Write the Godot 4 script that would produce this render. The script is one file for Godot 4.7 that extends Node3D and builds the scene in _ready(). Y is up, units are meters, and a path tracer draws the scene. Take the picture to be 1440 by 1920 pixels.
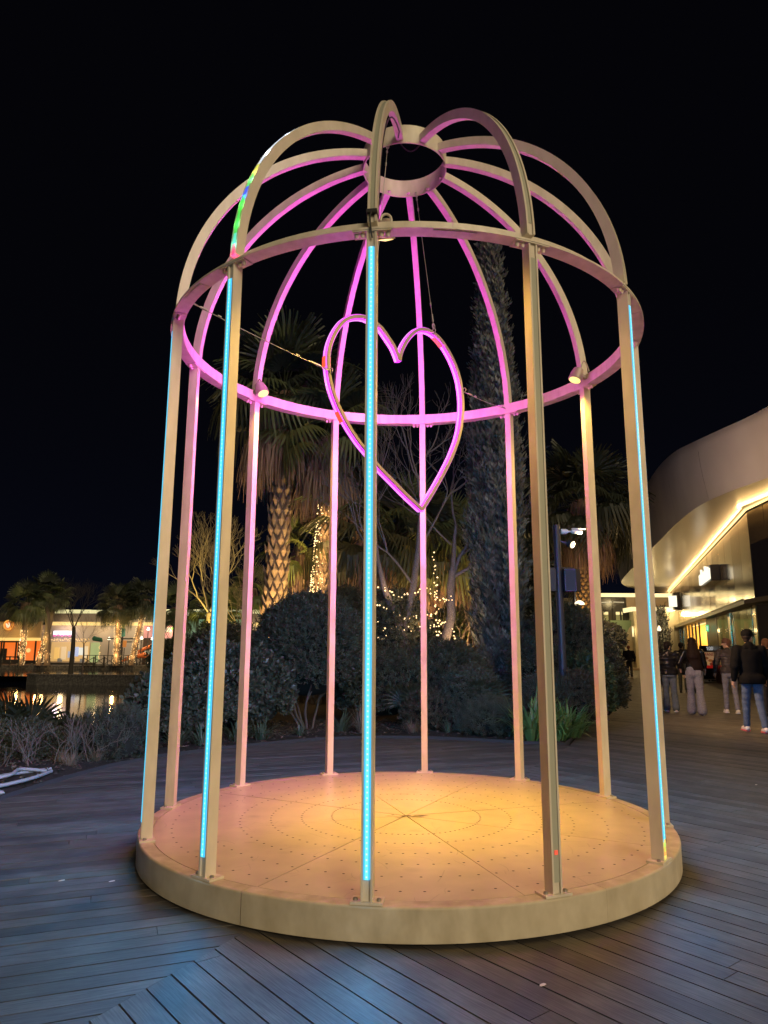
extends Node3D
# A birdcage light pavilion with a neon heart on a boardwalk at night, a planted bed, a lake and shops behind.

const TOP := 0.19          # platform top above the boardwalk
const R := 1.95            # radius on which the posts stand
const RING := 4.037        # height of the big ring
const PHI := -0.103        # azimuth of the front post
const YAW := 0.03047

var rng := RandomNumberGenerator.new()
var used := {}
var kids := {}
var M := {}
var fwd := Vector3(-0.02976, 0, -0.99956)
var rgt := Vector3(0.99956, 0, -0.02976)
var eye := Vector3(0, 1.503, 5.954)


class MB:
	var v := PackedVector3Array()
	var n := PackedVector3Array()
	var uv := PackedVector2Array()
	var c := PackedColorArray()
	var id := PackedInt32Array()
	var col := Color(1, 1, 1)

	func vert(p: Vector3, nn: Vector3, t := Vector2.ZERO) -> int:
		v.append(p)
		n.append(nn)
		uv.append(t)
		c.append(col)
		return v.size() - 1

	func face3(a: int, b: int, d: int) -> void:
		# Godot's front faces run clockwise; turn the face towards its own normal
		if (v[b] - v[a]).cross(v[d] - v[a]).dot(n[a] + n[b] + n[d]) > 0.0:
			id.append_array([a, d, b])
		else:
			id.append_array([a, b, d])

	func tri(a: Vector3, b: Vector3, d: Vector3, ta := Vector2.ZERO, tb := Vector2.ZERO, td := Vector2.ZERO) -> void:
		var nn := (b - a).cross(d - a).normalized()
		var i := vert(a, nn, ta)
		vert(b, nn, tb)
		vert(d, nn, td)
		face3(i, i + 1, i + 2)

	func quad(a: Vector3, b: Vector3, d: Vector3, e: Vector3, us := 1.0, vs := 1.0, uo := Vector2.ZERO) -> void:
		# counter-clockwise seen from outside
		var nn := (d - a).cross(e - b).normalized()
		var i := vert(a, nn, uo)
		vert(b, nn, uo + Vector2(us, 0))
		vert(d, nn, uo + Vector2(us, vs))
		vert(e, nn, uo + Vector2(0, vs))
		face3(i, i + 1, i + 2)
		face3(i, i + 2, i + 3)

	func box(x: Transform3D, s: Vector3) -> void:
		var h := s * 0.5
		var p := []
		for k in 8:
			p.append(x * Vector3(h.x if k & 1 else -h.x, h.y if k & 2 else -h.y, h.z if k & 4 else -h.z))
		quad(p[4], p[5], p[7], p[6], s.x, s.y)
		quad(p[1], p[0], p[2], p[3], s.x, s.y)
		quad(p[5], p[1], p[3], p[7], s.z, s.y)
		quad(p[0], p[4], p[6], p[2], s.z, s.y)
		quad(p[6], p[7], p[3], p[2], s.x, s.z)
		quad(p[0], p[1], p[5], p[4], s.x, s.z)

	func bx(at: Vector3, s: Vector3, turn := 0.0) -> void:
		box(Transform3D(Basis(Vector3.UP, turn), at), s)

	func bar(a: Vector3, b: Vector3, w: float, h: float, up := Vector3.UP) -> void:
		var z := (b - a).normalized()
		var x := up.cross(z)
		if x.length() < 0.01:
			x = Vector3.RIGHT.cross(z)
		x = x.normalized()
		box(Transform3D(Basis(x, z.cross(x), z), (a + b) * 0.5), Vector3(w, h, a.distance_to(b)))

	func tube(pts: Array, rad: Array, sides := 8, cap := true, vs := 1.0) -> void:
		var up := Vector3.UP
		var first := v.size()
		var run := 0.0
		for i in pts.size():
			var d: Vector3 = (pts[mini(i + 1, pts.size() - 1)] - pts[maxi(i - 1, 0)]).normalized()
			if i == 0 and absf(d.y) > 0.9:
				up = Vector3.RIGHT
			var x := up.cross(d)
			if x.length() < 0.001:
				x = Vector3.FORWARD.cross(d)
			x = x.normalized()
			var y := d.cross(x).normalized()
			up = y
			if i > 0:
				run += pts[i].distance_to(pts[i - 1])
			for k in sides + 1:
				var a := TAU * k / sides
				var o := x * cos(a) + y * sin(a)
				vert(pts[i] + o * float(rad[mini(i, rad.size() - 1)]), o, Vector2(float(k) / sides, run * vs))
		var w := sides + 1
		for i in pts.size() - 1:
			for k in sides:
				var a := first + i * w + k
				face3(a, a + 1, a + w + 1)
				face3(a, a + w + 1, a + w)
		if cap:
			for e in 2:
				var base := first if e == 0 else first + (pts.size() - 1) * w
				var p: Vector3 = pts[0] if e == 0 else pts[pts.size() - 1]
				var q: Vector3 = pts[1] if e == 0 else pts[pts.size() - 2]
				var nn := (p - q).normalized()
				var m := vert(p, nn)
				for k in sides:
					var a := vert(v[base + k], nn)
					var b := vert(v[base + k + 1], nn)
					face3(m, a, b)

	# closed outline (counter-clockwise in x, y) swept along frames; smooth along the way, sharp across
	func sweep(outline: Array, fr: Array, cap := true, smooth := false, open := false) -> void:
		var m := outline.size()
		var edges := m - 1 if open else m
		var run := [0.0]
		for i in range(1, fr.size()):
			run.append(run[i - 1] + fr[i].origin.distance_to(fr[i - 1].origin))
		for e in edges:
			var a: Vector2 = outline[e]
			var b: Vector2 = outline[(e + 1) % m]
			var d := (b - a).normalized()
			var na := Vector3(d.y, -d.x, 0)
			var nb := na
			if smooth:
				var pa: Vector2 = (a - Vector2(outline[(e + m - 1) % m])).normalized()
				var pb: Vector2 = (Vector2(outline[(e + 2) % m]) - b).normalized()
				if pa.dot(d) > 0.5:
					na = Vector3(d.y + pa.y, -d.x - pa.x, 0).normalized()
				if pb.dot(d) > 0.5:
					nb = Vector3(d.y + pb.y, -d.x - pb.x, 0).normalized()
			var first := v.size()
			for i in fr.size():
				var f: Transform3D = fr[i]
				vert(f * Vector3(a.x, a.y, 0), (f.basis * na).normalized(), Vector2(0, run[i]))
				vert(f * Vector3(b.x, b.y, 0), (f.basis * nb).normalized(), Vector2(1, run[i]))
			for i in fr.size() - 1:
				var k := first + i * 2
				face3(k, k + 1, k + 3)
				face3(k, k + 3, k + 2)
		if cap and not open:
			var flat := PackedVector2Array(outline)
			var t := Geometry2D.triangulate_polygon(flat)
			for e in 2:
				var f: Transform3D = fr[0] if e == 0 else fr[fr.size() - 1]
				var g: Transform3D = fr[1] if e == 0 else fr[fr.size() - 2]
				var nn := (f.origin - g.origin).normalized()
				var first := v.size()
				for p in flat:
					vert(f * Vector3(p.x, p.y, 0), nn, p)
				for i in range(0, t.size(), 3):
					face3(first + t[i], first + t[i + 1], first + t[i + 2])

	# flat polygon (x, y of the frame) with thickness along the frame's z
	func plate(outline: PackedVector2Array, f: Transform3D, thick: float) -> void:
		if Geometry2D.is_polygon_clockwise(outline):
			outline.reverse()
		var back := f * Transform3D(Basis(), Vector3(0, 0, -thick))
		sweep(Array(outline), [back, f], true)

	func blob(at: Vector3, s: Vector3, rings := 8, sides := 12, bump := 0.0, noise: FastNoiseLite = null, basis := Basis()) -> void:
		var first := v.size()
		for i in rings + 1:
			var t := PI * i / rings
			for k in sides + 1:
				var a := TAU * k / sides
				var d := Vector3(sin(t) * cos(a), cos(t), sin(t) * sin(a))
				var q := 1.0
				if noise:
					q += bump * noise.get_noise_3dv(d * 60.0 + at * 10.0)
				vert(at + basis * (d * s * q), (basis * (d / s)).normalized(), Vector2(float(k) / sides, float(i) / rings))
		for i in rings:
			for k in sides:
				var a := first + i * (sides + 1) + k
				face3(a, a + 1, a + sides + 2)
				face3(a, a + sides + 2, a + sides + 1)

	func done() -> ArrayMesh:
		var arr := []
		arr.resize(Mesh.ARRAY_MAX)
		arr[Mesh.ARRAY_VERTEX] = v
		arr[Mesh.ARRAY_NORMAL] = n
		arr[Mesh.ARRAY_TEX_UV] = uv
		arr[Mesh.ARRAY_COLOR] = c
		arr[Mesh.ARRAY_INDEX] = id
		var me := ArrayMesh.new()
		me.add_surface_from_arrays(Mesh.PRIMITIVE_TRIANGLES, arr)
		return me


# ------------------------------------------------------------------ scene helpers
func numbered(called: String) -> String:
	if not used.has(called):
		used[called] = 0
		return called
	used[called] += 1
	return "%s_%03d" % [called, used[called]]


func kid_name(p: Node, called: String) -> String:
	var key := "%d/%s" % [p.get_instance_id(), called]
	var k: int = kids.get(key, -1) + 1
	kids[key] = k
	return called if k == 0 else "%s_%03d" % [called, k]


func tag(o: Node3D, label: String, category: String, group := "") -> void:
	o.set_meta("label", label)
	o.set_meta("category", category)
	if group != "":
		o.set_meta("group", group)


func thing(called: String, label: String, category: String, at := Vector3.ZERO, turn := 0.0, group := "") -> Node3D:
	var o := Node3D.new()
	o.name = numbered(called)
	add_child(o)
	o.position = at
	o.rotation.y = turn
	tag(o, label, category, group)
	return o


func part(called: String, mesh: Mesh, m: Material, p: Node3D, x := Transform3D()) -> MeshInstance3D:
	var o := MeshInstance3D.new()
	o.mesh = mesh
	o.material_override = m
	o.name = kid_name(p, called) if p != self else numbered(called)
	o.transform = x
	p.add_child(o)
	return o


func struct(called: String, mesh: Mesh, m: Material, p: Node3D = self) -> MeshInstance3D:
	var o := part(called, mesh, m, p)
	o.set_meta("kind", "structure")
	return o


func many(called: String, mesh: Mesh, m: Material, xs: Array, p: Node3D, cols: Array = []) -> MultiMeshInstance3D:
	var mm := MultiMesh.new()
	mm.transform_format = MultiMesh.TRANSFORM_3D
	mm.use_colors = cols.size() > 0
	mm.mesh = mesh
	mm.instance_count = xs.size()
	for i in xs.size():
		mm.set_instance_transform(i, xs[i])
		if cols.size() > 0:
			mm.set_instance_color(i, cols[i])
	var o := MultiMeshInstance3D.new()
	o.multimesh = mm
	o.material_override = m
	o.name = kid_name(p, called) if p != self else numbered(called)
	o.set_meta("kind", "stuff")
	p.add_child(o)
	return o


func mat(r: float, g: float, b: float, rough := 0.6, metal := 0.0) -> StandardMaterial3D:
	var m := StandardMaterial3D.new()
	m.albedo_color = Color(r, g, b).linear_to_srgb()
	m.roughness = rough
	m.metallic = metal
	return m


func glow(r: float, g: float, b: float, energy := 1.0, base := Color(0.14, 0.14, 0.14)) -> StandardMaterial3D:
	var m := mat(base.r, base.g, base.b, 0.5)
	m.emission_enabled = true
	m.emission = Color(r, g, b).linear_to_srgb()
	m.emission_energy_multiplier = energy
	return m


func leafy(r: float, g: float, b: float, back := 0.25, rough := 0.55) -> StandardMaterial3D:
	var m := mat(r, g, b, rough)
	m.vertex_color_use_as_albedo = true
	m.backlight_enabled = true
	m.backlight = Color(back, back, back * 0.6)
	m.cull_mode = BaseMaterial3D.CULL_DISABLED
	return m


func omni(p: Node3D, at: Vector3, c: Color, e: float, size := 0.05) -> OmniLight3D:
	var l := OmniLight3D.new()
	l.name = kid_name(p, "lamp_light")
	l.light_color = c.linear_to_srgb()
	l.light_energy = e
	l.light_size = size
	l.omni_range = 40.0
	l.omni_attenuation = 2.0
	l.shadow_enabled = true
	p.add_child(l)
	l.position = at
	return l


func spot(p: Node3D, at: Vector3, to: Vector3, c: Color, e: float, angle: float, soft := 0.6, size := 0.05) -> SpotLight3D:
	var l := SpotLight3D.new()
	l.name = kid_name(p, "spot_light")
	l.light_color = c.linear_to_srgb()
	l.light_energy = e
	l.light_size = size
	l.spot_range = 40.0
	l.spot_attenuation = 2.0
	l.spot_angle = angle
	l.spot_angle_attenuation = soft
	l.shadow_enabled = true
	p.add_child(l)
	var z := (at - to).normalized()
	var up := Vector3.UP if absf(z.y) < 0.98 else Vector3.RIGHT
	l.transform = Transform3D(Basis.looking_at(-z, up), at)
	return l


func area(p: Node3D, at: Vector3, towards: Vector3, up: Vector3, w: float, h: float, c: Color, e: float) -> AreaLight3D:
	var l := AreaLight3D.new()
	l.name = kid_name(p, "area_light")
	l.light_color = c.linear_to_srgb()
	l.light_energy = e
	l.area_size = Vector2(w, h)
	l.area_range = 40.0
	l.area_attenuation = 2.0
	l.shadow_enabled = true
	p.add_child(l)
	l.transform = Transform3D(Basis.looking_at(towards.normalized(), up), at)
	return l


func far_frame(d: float) -> Vector3:
	return Vector3(eye.x, 0, eye.z) + fwd * d


func grain_image(w: int, h: int, seed_value: int, along: float, across: float, low: float, high: float) -> ImageTexture:
	var n1 := FastNoiseLite.new()
	n1.seed = seed_value
	n1.frequency = 1.0
	n1.fractal_octaves = 3
	var im := Image.create(w, h, false, Image.FORMAT_RGB8)
	for y in h:
		for x in w:
			var u := float(x) / w
			var t := 0.5 + 0.5 * n1.get_noise_2d(u * along, float(y) / h * across)
			var t2 := 0.5 + 0.5 * n1.get_noise_2d((u - 1.0) * along, float(y) / h * across)
			var f := lerpf(t, t2, u)
			f = clampf(lerpf(low, high, f), 0, 1)
			im.set_pixel(x, y, Color(f, f, f))
	return ImageTexture.create_from_image(im)


func noise_tex(seed_value: int, freq: float, low: Color, high: Color, size := 256) -> NoiseTexture2D:
	var nz := FastNoiseLite.new()
	nz.seed = seed_value
	nz.frequency = freq
	nz.fractal_octaves = 4
	var t := NoiseTexture2D.new()
	t.width = size
	t.height = size
	t.seamless = true
	t.noise = nz
	var g := Gradient.new()
	g.set_color(0, low)
	g.set_color(1, high)
	t.color_ramp = g
	return t


func _ready() -> void:
	rng.seed = 20240214
	# ---- camera
	var cam := Camera3D.new()
	cam.name = "camera"
	add_child(cam)
	cam.position = eye
	cam.rotation = Vector3(0.186637, YAW, 0.003831)
	cam.fov = 71.576
	cam.near = 0.05
	cam.far = 400.0
	cam.current = true
	# ---- night sky, a faint warm glow of the town from the right, exposure
	var sky_mat := ProceduralSkyMaterial.new()
	sky_mat.sky_top_color = Color(0.0012, 0.0012, 0.0022).linear_to_srgb()
	sky_mat.sky_horizon_color = Color(0.0022, 0.0030, 0.0075).linear_to_srgb()
	sky_mat.sky_curve = 0.12
	sky_mat.ground_bottom_color = Color(0.0012, 0.0013, 0.0022).linear_to_srgb()
	sky_mat.ground_horizon_color = Color(0.0022, 0.0030, 0.0075).linear_to_srgb()
	sky_mat.sun_angle_max = 0.0
	var sky := Sky.new()
	sky.sky_material = sky_mat
	var env := Environment.new()
	env.background_mode = Environment.BG_SKY
	env.sky = sky
	env.background_energy_multiplier = 1.0
	env.tonemap_mode = Environment.TONE_MAPPER_LINEAR
	env.tonemap_exposure = 1.0
	env.sdfgi_enabled = true
	env.ssao_enabled = true
	env.ssil_enabled = true
	var we := WorldEnvironment.new()
	we.name = "environment"
	we.environment = env
	add_child(we)
	var sun := DirectionalLight3D.new()
	sun.name = "town_glow"
	sun.light_color = Color(1.0, 0.80, 0.50).linear_to_srgb()
	sun.light_energy = 0.55
	sun.light_angular_distance = 32.0
	sun.sky_mode = DirectionalLight3D.SKY_MODE_LIGHT_ONLY
	sun.shadow_enabled = true
	add_child(sun)
	sun.look_at_from_position(Vector3(0.45, 0.38, 0.85), Vector3.ZERO)

	materials()
	plant_kit()
	palm_kit()
	ground()
	cage()
	heart()
	spot_lamps()
	wires()
	mall()
	end_building()
	lake_shops()
	palms()
	garden()
	people()
	litter()


func materials() -> void:
	M.paint = mat(0.80, 0.74, 0.65, 0.42)
	M.paint.albedo_texture = noise_tex(15, 0.02, Color(0.88, 0.87, 0.85), Color(1, 1, 1))
	M.paint.uv1_triplanar = true
	M.paint.uv1_world_triplanar = true
	M.paint.uv1_scale = Vector3(1.6, 0.5, 1.6)
	M.paint.roughness_texture = noise_tex(16, 0.03, Color(0.7, 0.7, 0.7), Color(1.0, 1.0, 1.0))
	M.rim = mat(0.66, 0.60, 0.48, 0.5)
	var stains := noise_tex(5, 0.012, Color(0.80, 0.78, 0.74), Color(1, 1, 1), 512)
	M.rim.albedo_texture = stains
	M.rim.uv1_triplanar = true
	M.rim.uv1_world_triplanar = true
	M.rim.uv1_scale = Vector3(0.9, 0.5, 0.9)
	M.floor = mat(0.68, 0.59, 0.46, 0.30)
	M.floor.albedo_texture = worn_floor()
	M.floor.uv1_triplanar = true
	M.floor.uv1_world_triplanar = true
	M.floor.uv1_scale = Vector3(0.25, 0.25, 0.25)
	M.floor.uv1_offset = Vector3(0.5, 0.5, 0.5)
	M.dark = mat(0.012, 0.011, 0.010, 0.7)
	M.steel = mat(0.45, 0.44, 0.42, 0.35, 0.9)
	M.channel = mat(0.22, 0.22, 0.17, 0.3)
	M.black = mat(0.02, 0.02, 0.024, 0.45)
	M.scuff = mat(0.10, 0.04, 0.015, 0.8)
	var strip_img := Image.create(8, 16, false, Image.FORMAT_RGB8)
	for y in 16:
		for x in 8:
			var dot := y in [5, 6, 7, 8, 9]
			var c := Color(0.0, 0.66, 0.90)
			if x in [2, 3, 4, 5]:
				c = Color(0.36, 0.97, 1.0)
				if dot and x in [3, 4]:
					c = Color(0.86, 1.0, 1.0)
			strip_img.set_pixel(x, y, c)
	var st := ImageTexture.create_from_image(strip_img)
	M.cyan = mat(0.2, 0.4, 0.45, 0.4)
	M.cyan.emission_enabled = true
	M.cyan.emission = Color.BLACK
	M.cyan.emission_texture = st
	M.cyan.emission_energy_multiplier = 1.25
	M.cyan.uv1_scale = Vector3(1, 36, 1)
	var strip2 := Image.create(4, 16, false, Image.FORMAT_RGB8)
	for y in 16:
		for x in 4:
			var dot := y in [6, 7, 8, 9]
			strip2.set_pixel(x, y, Color(1.0, 0.55, 1.0) if dot and x in [1, 2] else Color(0.80, 0.08, 0.96))
	M.magenta = mat(0.5, 0.2, 0.5, 0.4)
	M.magenta.emission_enabled = true
	M.magenta.emission = Color.BLACK
	M.magenta.emission_texture = ImageTexture.create_from_image(strip2)
	M.magenta.emission_energy_multiplier = 1.3
	M.magenta.uv1_scale = Vector3(1, 36, 1)
	M.frame = mat(0.40, 0.36, 0.31, 0.5)
	M.core = glow(1.0, 0.40, 1.0, 1.2)
	M.red_led = glow(1.0, 0.09, 0.03, 1.1)
	M.wood = []
	var grain := grain_image(512, 128, 3, 7.0, 60.0, 0.55, 1.25)
	var stain := noise_tex(71, 0.014, Color(0.74, 0.74, 0.74), Color(1, 1, 1), 512)
	var bump := grain_image(512, 128, 4, 6.0, 90.0, 0.0, 1.0)
	for k in 6:
		var t: Array = [[0.138, 0.122, 0.110], [0.104, 0.092, 0.083], [0.158, 0.142, 0.129], [0.132, 0.111, 0.096], [0.094, 0.084, 0.079], [0.146, 0.134, 0.127]][k]
		var w := mat(t[0], t[1], t[2], 0.62)
		w.albedo_texture = grain
		w.uv1_scale = Vector3(0.55, 1, 1)
		w.uv1_offset = Vector3(0.17 * k, 0.31 * k, 0)
		w.detail_enabled = true
		w.detail_albedo = stain
		w.detail_blend_mode = BaseMaterial3D.BLEND_MODE_MUL
		w.detail_uv_layer = BaseMaterial3D.DETAIL_UV_2
		w.uv2_triplanar = true
		w.uv2_world_triplanar = true
		w.uv2_scale = Vector3(0.4, 0.4, 0.4)
		w.heightmap_enabled = true
		w.heightmap_texture = bump
		w.heightmap_scale = 0.12
		M.wood.append(w)
	M.soil = mat(0.035, 0.028, 0.022, 0.95)
	M.soil.albedo_texture = noise_tex(12, 0.05, Color(0.5, 0.5, 0.5), Color(1, 1, 1))
	M.soil.uv1_triplanar = true
	M.soil.uv1_scale = Vector3(1.5, 1.5, 1.5)
	M.edge = mat(0.03, 0.03, 0.033, 0.8)


func worn_floor() -> ImageTexture:
	# scuffs, scratches and trodden dirt on the painted sheets, four metres across
	var g := RandomNumberGenerator.new()
	g.seed = 77
	var nz := FastNoiseLite.new()
	nz.seed = 78
	nz.frequency = 0.012
	var s := 1024
	var im := Image.create(s, s, false, Image.FORMAT_RGB8)
	for y in s:
		for x in s:
			var v := 0.965 + 0.05 * nz.get_noise_2d(x, y)
			im.set_pixel(x, y, Color(v, v, v * 0.99))
	for k in 420:
		var p := Vector2(g.randf() * s, g.randf() * s)
		var a := g.randf() * TAU
		var l := int(g.randf_range(6, 60))
		var dark := g.randf_range(0.84, 0.95)
		var bend := g.randf_range(-0.03, 0.03)
		for i in l:
			a += bend
			p += Vector2(cos(a), sin(a))
			var c := im.get_pixel(posmod(int(p.x), s), posmod(int(p.y), s))
			im.set_pixel(posmod(int(p.x), s), posmod(int(p.y), s), c * dark)
	for k in 70:
		var p := Vector2(g.randf() * s, g.randf() * s)
		var r := g.randf_range(6, 20)
		var e := g.randf_range(0.3, 0.9)
		var dark := g.randf_range(0.93, 0.98)
		for y in range(-20, 21):
			for x in range(-20, 21):
				var d := Vector2(x, y / e).length() / r
				if d < 1.0:
					var c := im.get_pixel(posmod(int(p.x) + x, s), posmod(int(p.y) + y, s))
					im.set_pixel(posmod(int(p.x) + x, s), posmod(int(p.y) + y, s), c * lerpf(dark, 1.0, d * d))
	return ImageTexture.create_from_image(im)


# ------------------------------------------------------------------ ground
func bed_poly() -> PackedVector2Array:
	return PackedVector2Array([Vector2(-4.6, 7.5), Vector2(-4.15, 2.0), Vector2(-4.02, 0.0), Vector2(-3.99, -1.33), Vector2(-3.9, -2.22), Vector2(-3.72, -3.21), Vector2(-3.35, -4.09), Vector2(-2.68, -4.9), Vector2(-2.0, -5.56), Vector2(-1.4, -6.02), Vector2(-0.54, -6.3), Vector2(0.35, -6.31), Vector2(1.2, -6.02), Vector2(1.83, -5.78), Vector2(2.47, -5.6), Vector2(3.06, -7.2), Vector2(3.95, -9.6), Vector2(5.68, -14.3), Vector2(8.1, -20.5), Vector2(9.8, -26), Vector2(11.5, -34), Vector2(12.5, -48), Vector2(-60, -48), Vector2(-60, 7.5)])


func soil_height(x: float, z: float, poly: PackedVector2Array) -> float:
	var p := Vector2(x, z)
	if not Geometry2D.is_point_in_polygon(p, poly):
		return -0.07
	var d := 1e9
	for i in 21:
		d = minf(d, p.distance_to(Geometry2D.get_closest_point_to_segment(p, poly[i], poly[i + 1])))
	var h := lerpf(-0.05, 0.05, clampf(d / 0.25, 0, 1))
	var shore := smoothstep(-5.2, -9.6, x)
	if z < -16.0:
		shore = maxf(shore, smoothstep(-3.0, -7.5, x) * smoothstep(-16.0, -20.0, z))
	return h - 1.25 * shore + 0.03 * sin(x * 3.1) * sin(z * 2.7)


func ground() -> void:
	var poly := bed_poly()
	# garden soil
	var b := MB.new()
	var xs := []
	var x := -16.0
	while x < 14.0:
		xs.append(x)
		x += 0.25 if x < 4 else 0.5
	var zs := []
	var z := 7.0
	while z > -40.0:
		zs.append(z)
		z -= 0.25 if z > -10.0 else 0.7
	var nz := FastNoiseLite.new()
	nz.seed = 3
	nz.frequency = 1.4
	for j in zs.size():
		for i in xs.size():
			var h := soil_height(xs[i], zs[j], poly) + (0.015 * nz.get_noise_2d(xs[i], zs[j]))
			b.vert(Vector3(xs[i], h, zs[j]), Vector3.UP)
	for j in zs.size() - 1:
		for i in xs.size() - 1:
			var a := j * xs.size() + i
			b.face3(a, a + 1, a + xs.size())
			b.face3(a + 1, a + xs.size() + 1, a + xs.size())
	struct("garden_soil", b.done(), M.soil)
	# steel edging of the bed
	b = MB.new()
	var fr := []
	for i in range(0, 17):
		var p := poly[i]
		var q0 := poly[maxi(i - 1, 0)]
		var q1 := poly[mini(i + 1, 16)]
		var d := (q1 - q0).normalized()
		fr.append(Transform3D(Basis(Vector3(d.y, 0, -d.x), Vector3.UP, Vector3(-d.x, 0, -d.y)), Vector3(p.x, 0, p.y)))
	b.sweep([Vector2(-0.006, -0.1), Vector2(0.006, -0.1), Vector2(0.006, 0.045), Vector2(-0.006, 0.045)], fr)
	var ed := part("bed_edging", b.done(), M.edge, self)
	tag(ed, "dark steel edging along the border of the planted bed", "edging")
	# the boardwalk: two fields of planks that meet on a slanting seam
	var deck := Node3D.new()
	deck.name = "boardwalk"
	add_child(deck)
	deck.set_meta("kind", "structure")
	var sh := deg_to_rad(24.6)
	var sd := Vector2(sin(sh), -cos(sh))
	var so := Vector2(-0.02 * cos(sh), -0.02 * sin(sh))
	var left_poly := PackedVector2Array([so - sd * 7.0, so + sd * 6.15])
	for i in range(14, -1, -1):
		left_poly.append(poly[i])
	var right_poly := PackedVector2Array([so + sd * 6.15, so - sd * 7.0, Vector2(14, 7.5), Vector2(26, -52), Vector2(12.6, -52)])
	for i in range(21, 14, -1):
		right_poly.append(poly[i])
	var under := MB.new()
	for pl in [left_poly, right_poly]:
		var t := Geometry2D.triangulate_polygon(pl)
		for i in range(0, t.size(), 3):
			under.tri(Vector3(pl[t[i]].x, -0.045, pl[t[i]].y), Vector3(pl[t[i + 1]].x, -0.045, pl[t[i + 1]].y), Vector3(pl[t[i + 2]].x, -0.045, pl[t[i + 2]].y))
	var sub := part("joist_bed", under.done(), M.dark, deck)
	sub.set_meta("kind", "structure")
	var planks := []
	for field in 2:
		var head := deg_to_rad(67.0 if field == 0 else 140.0)
		var dir := Vector2(sin(head), -cos(head))
		var nor := Vector2(cos(head), sin(head))
		var pitch := 0.128 if field == 0 else 0.1415
		var phase := 0.083 if field == 0 else 0.0785
		var pl := left_poly if field == 0 else right_poly
		var lo := 1e9
		var hi := -1e9
		for p in pl:
			lo = minf(lo, p.dot(nor))
			hi = maxf(hi, p.dot(nor))
		for row in range(floori((lo - phase) / pitch), ceili((hi - phase) / pitch)):
			var o := phase + row * pitch
			var s := -70.0 + rng.randf() * 3.0
			while s < 70.0:
				var l := rng.randf_range(2.2, 4.4)
				var mid := nor * (o + pitch * 0.5) + dir * (s + l * 0.5)
				if mid.length() < 75.0:
					var q := PackedVector2Array([nor * (o + 0.0045) + dir * (s + 0.002), nor * (o + pitch - 0.0045) + dir * (s + 0.002), nor * (o + pitch - 0.0045) + dir * (s + l - 0.002), nor * (o + 0.0045) + dir * (s + l - 0.002)])
					for piece in Geometry2D.intersect_polygons(q, pl):
						if piece.size() < 3:
							continue
						var c := Vector2.ZERO
						for p in piece:
							c += p
						c /= piece.size()
						var inside := true
						for p in piece:
							inside = inside and p.length() < 1.9
						if inside:
							continue   # below the platform
						var near := Vector2(0, eye.z)
						var f := Vector2(fwd.x, fwd.z)
						var rel := c - near
						var deep := rel.dot(f)
						var side := absf(rel.dot(Vector2(-f.y, f.x)))
						var score := rel.length() + (50.0 if deep < 2.5 or side > deep * 0.60 + 0.4 else 0.0)
						planks.append([score, piece, dir, nor, o, field])
				s += l
	planks.sort_custom(func(a, bb): return a[0] < bb[0])
	var rest := []
	for k in 6:
		rest.append(MB.new())
	for i in planks.size():
		var e: Array = planks[i]
		var k := rng.randi() % 6
		var m: MB = MB.new() if i < 300 else rest[k % 3]
		var y := rng.randf_range(-0.0012, 0.0012)
		var piece: PackedVector2Array = e[1]
		var uo := rng.randf() * 7.0
		var vo := rng.randf()
		var t := Geometry2D.triangulate_polygon(piece)
		var first := m.v.size()
		var inset := []
		for p in piece:
			inset.append(p)
		for p in piece:
			m.vert(Vector3(p.x, y, p.y), Vector3.UP, Vector2(p.dot(e[2]) + uo, vo + (p.dot(e[3]) - e[4]) * 2.2))
		for j in range(0, t.size(), 3):
			m.face3(first + t[j], first + t[j + 1], first + t[j + 2])
		if i < 1500:
			for j in piece.size():
				var a: Vector2 = piece[j]
				var d: Vector2 = piece[(j + 1) % piece.size()]
				m.quad(Vector3(a.x, y, a.y), Vector3(d.x, y, d.y), Vector3(d.x, y - 0.024, d.y), Vector3(a.x, y - 0.024, a.y), 0.1, 0.05)
		if i < 300:
			part("plank", m.done(), M.wood[k], deck)
	for k in 3:
		var o := part("far_planks", rest[k].done(), M.wood[k], deck)
		o.set_meta("kind", "stuff")
	# the lake
	var wm := mat(0.004, 0.006, 0.007, 0.06)
	wm.metallic_specular = 0.6
	wm.normal_enabled = true
	var wn := FastNoiseLite.new()
	wn.seed = 8
	wn.frequency = 0.02
	wn.fractal_octaves = 3
	var wt := NoiseTexture2D.new()
	wt.width = 512
	wt.height = 512
	wt.seamless = true
	wt.as_normal_map = true
	wt.bump_strength = 3.0
	wt.noise = wn
	wm.normal_texture = wt
	wm.normal_scale = 0.07
	wm.uv1_scale = Vector3(14, 34, 1)
	b = MB.new()
	b.quad(Vector3(-70, -0.78, 6), Vector3(-4, -0.78, 6), Vector3(-4, -0.78, -52), Vector3(-70, -0.78, -52))
	struct("lake", b.done(), wm)
	# quay across the lake and the paving behind it
	var stone := mat(0.10, 0.095, 0.09, 0.85)
	stone.albedo_texture = noise_tex(21, 0.03, Color(0.45, 0.45, 0.45), Color(1, 1, 1))
	stone.uv1_triplanar = true
	stone.uv1_scale = Vector3(0.7, 0.7, 0.7)
	b = MB.new()
	b.box(Transform3D(Basis(Vector3.UP, YAW), far_frame(64) + Vector3(-26, -0.17, 0)), Vector3(64, 0.30, 20))
	struct("far_quay_paving", b.done(), stone)
	b = MB.new()
	b.quad(Vector3(-36, -0.3, -35.9), Vector3(-12.5, -0.3, -35.9), Vector3(-12.5, -0.3, -50), Vector3(-36, -0.3, -50))
	struct("basin_water", b.done(), wm)
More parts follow.
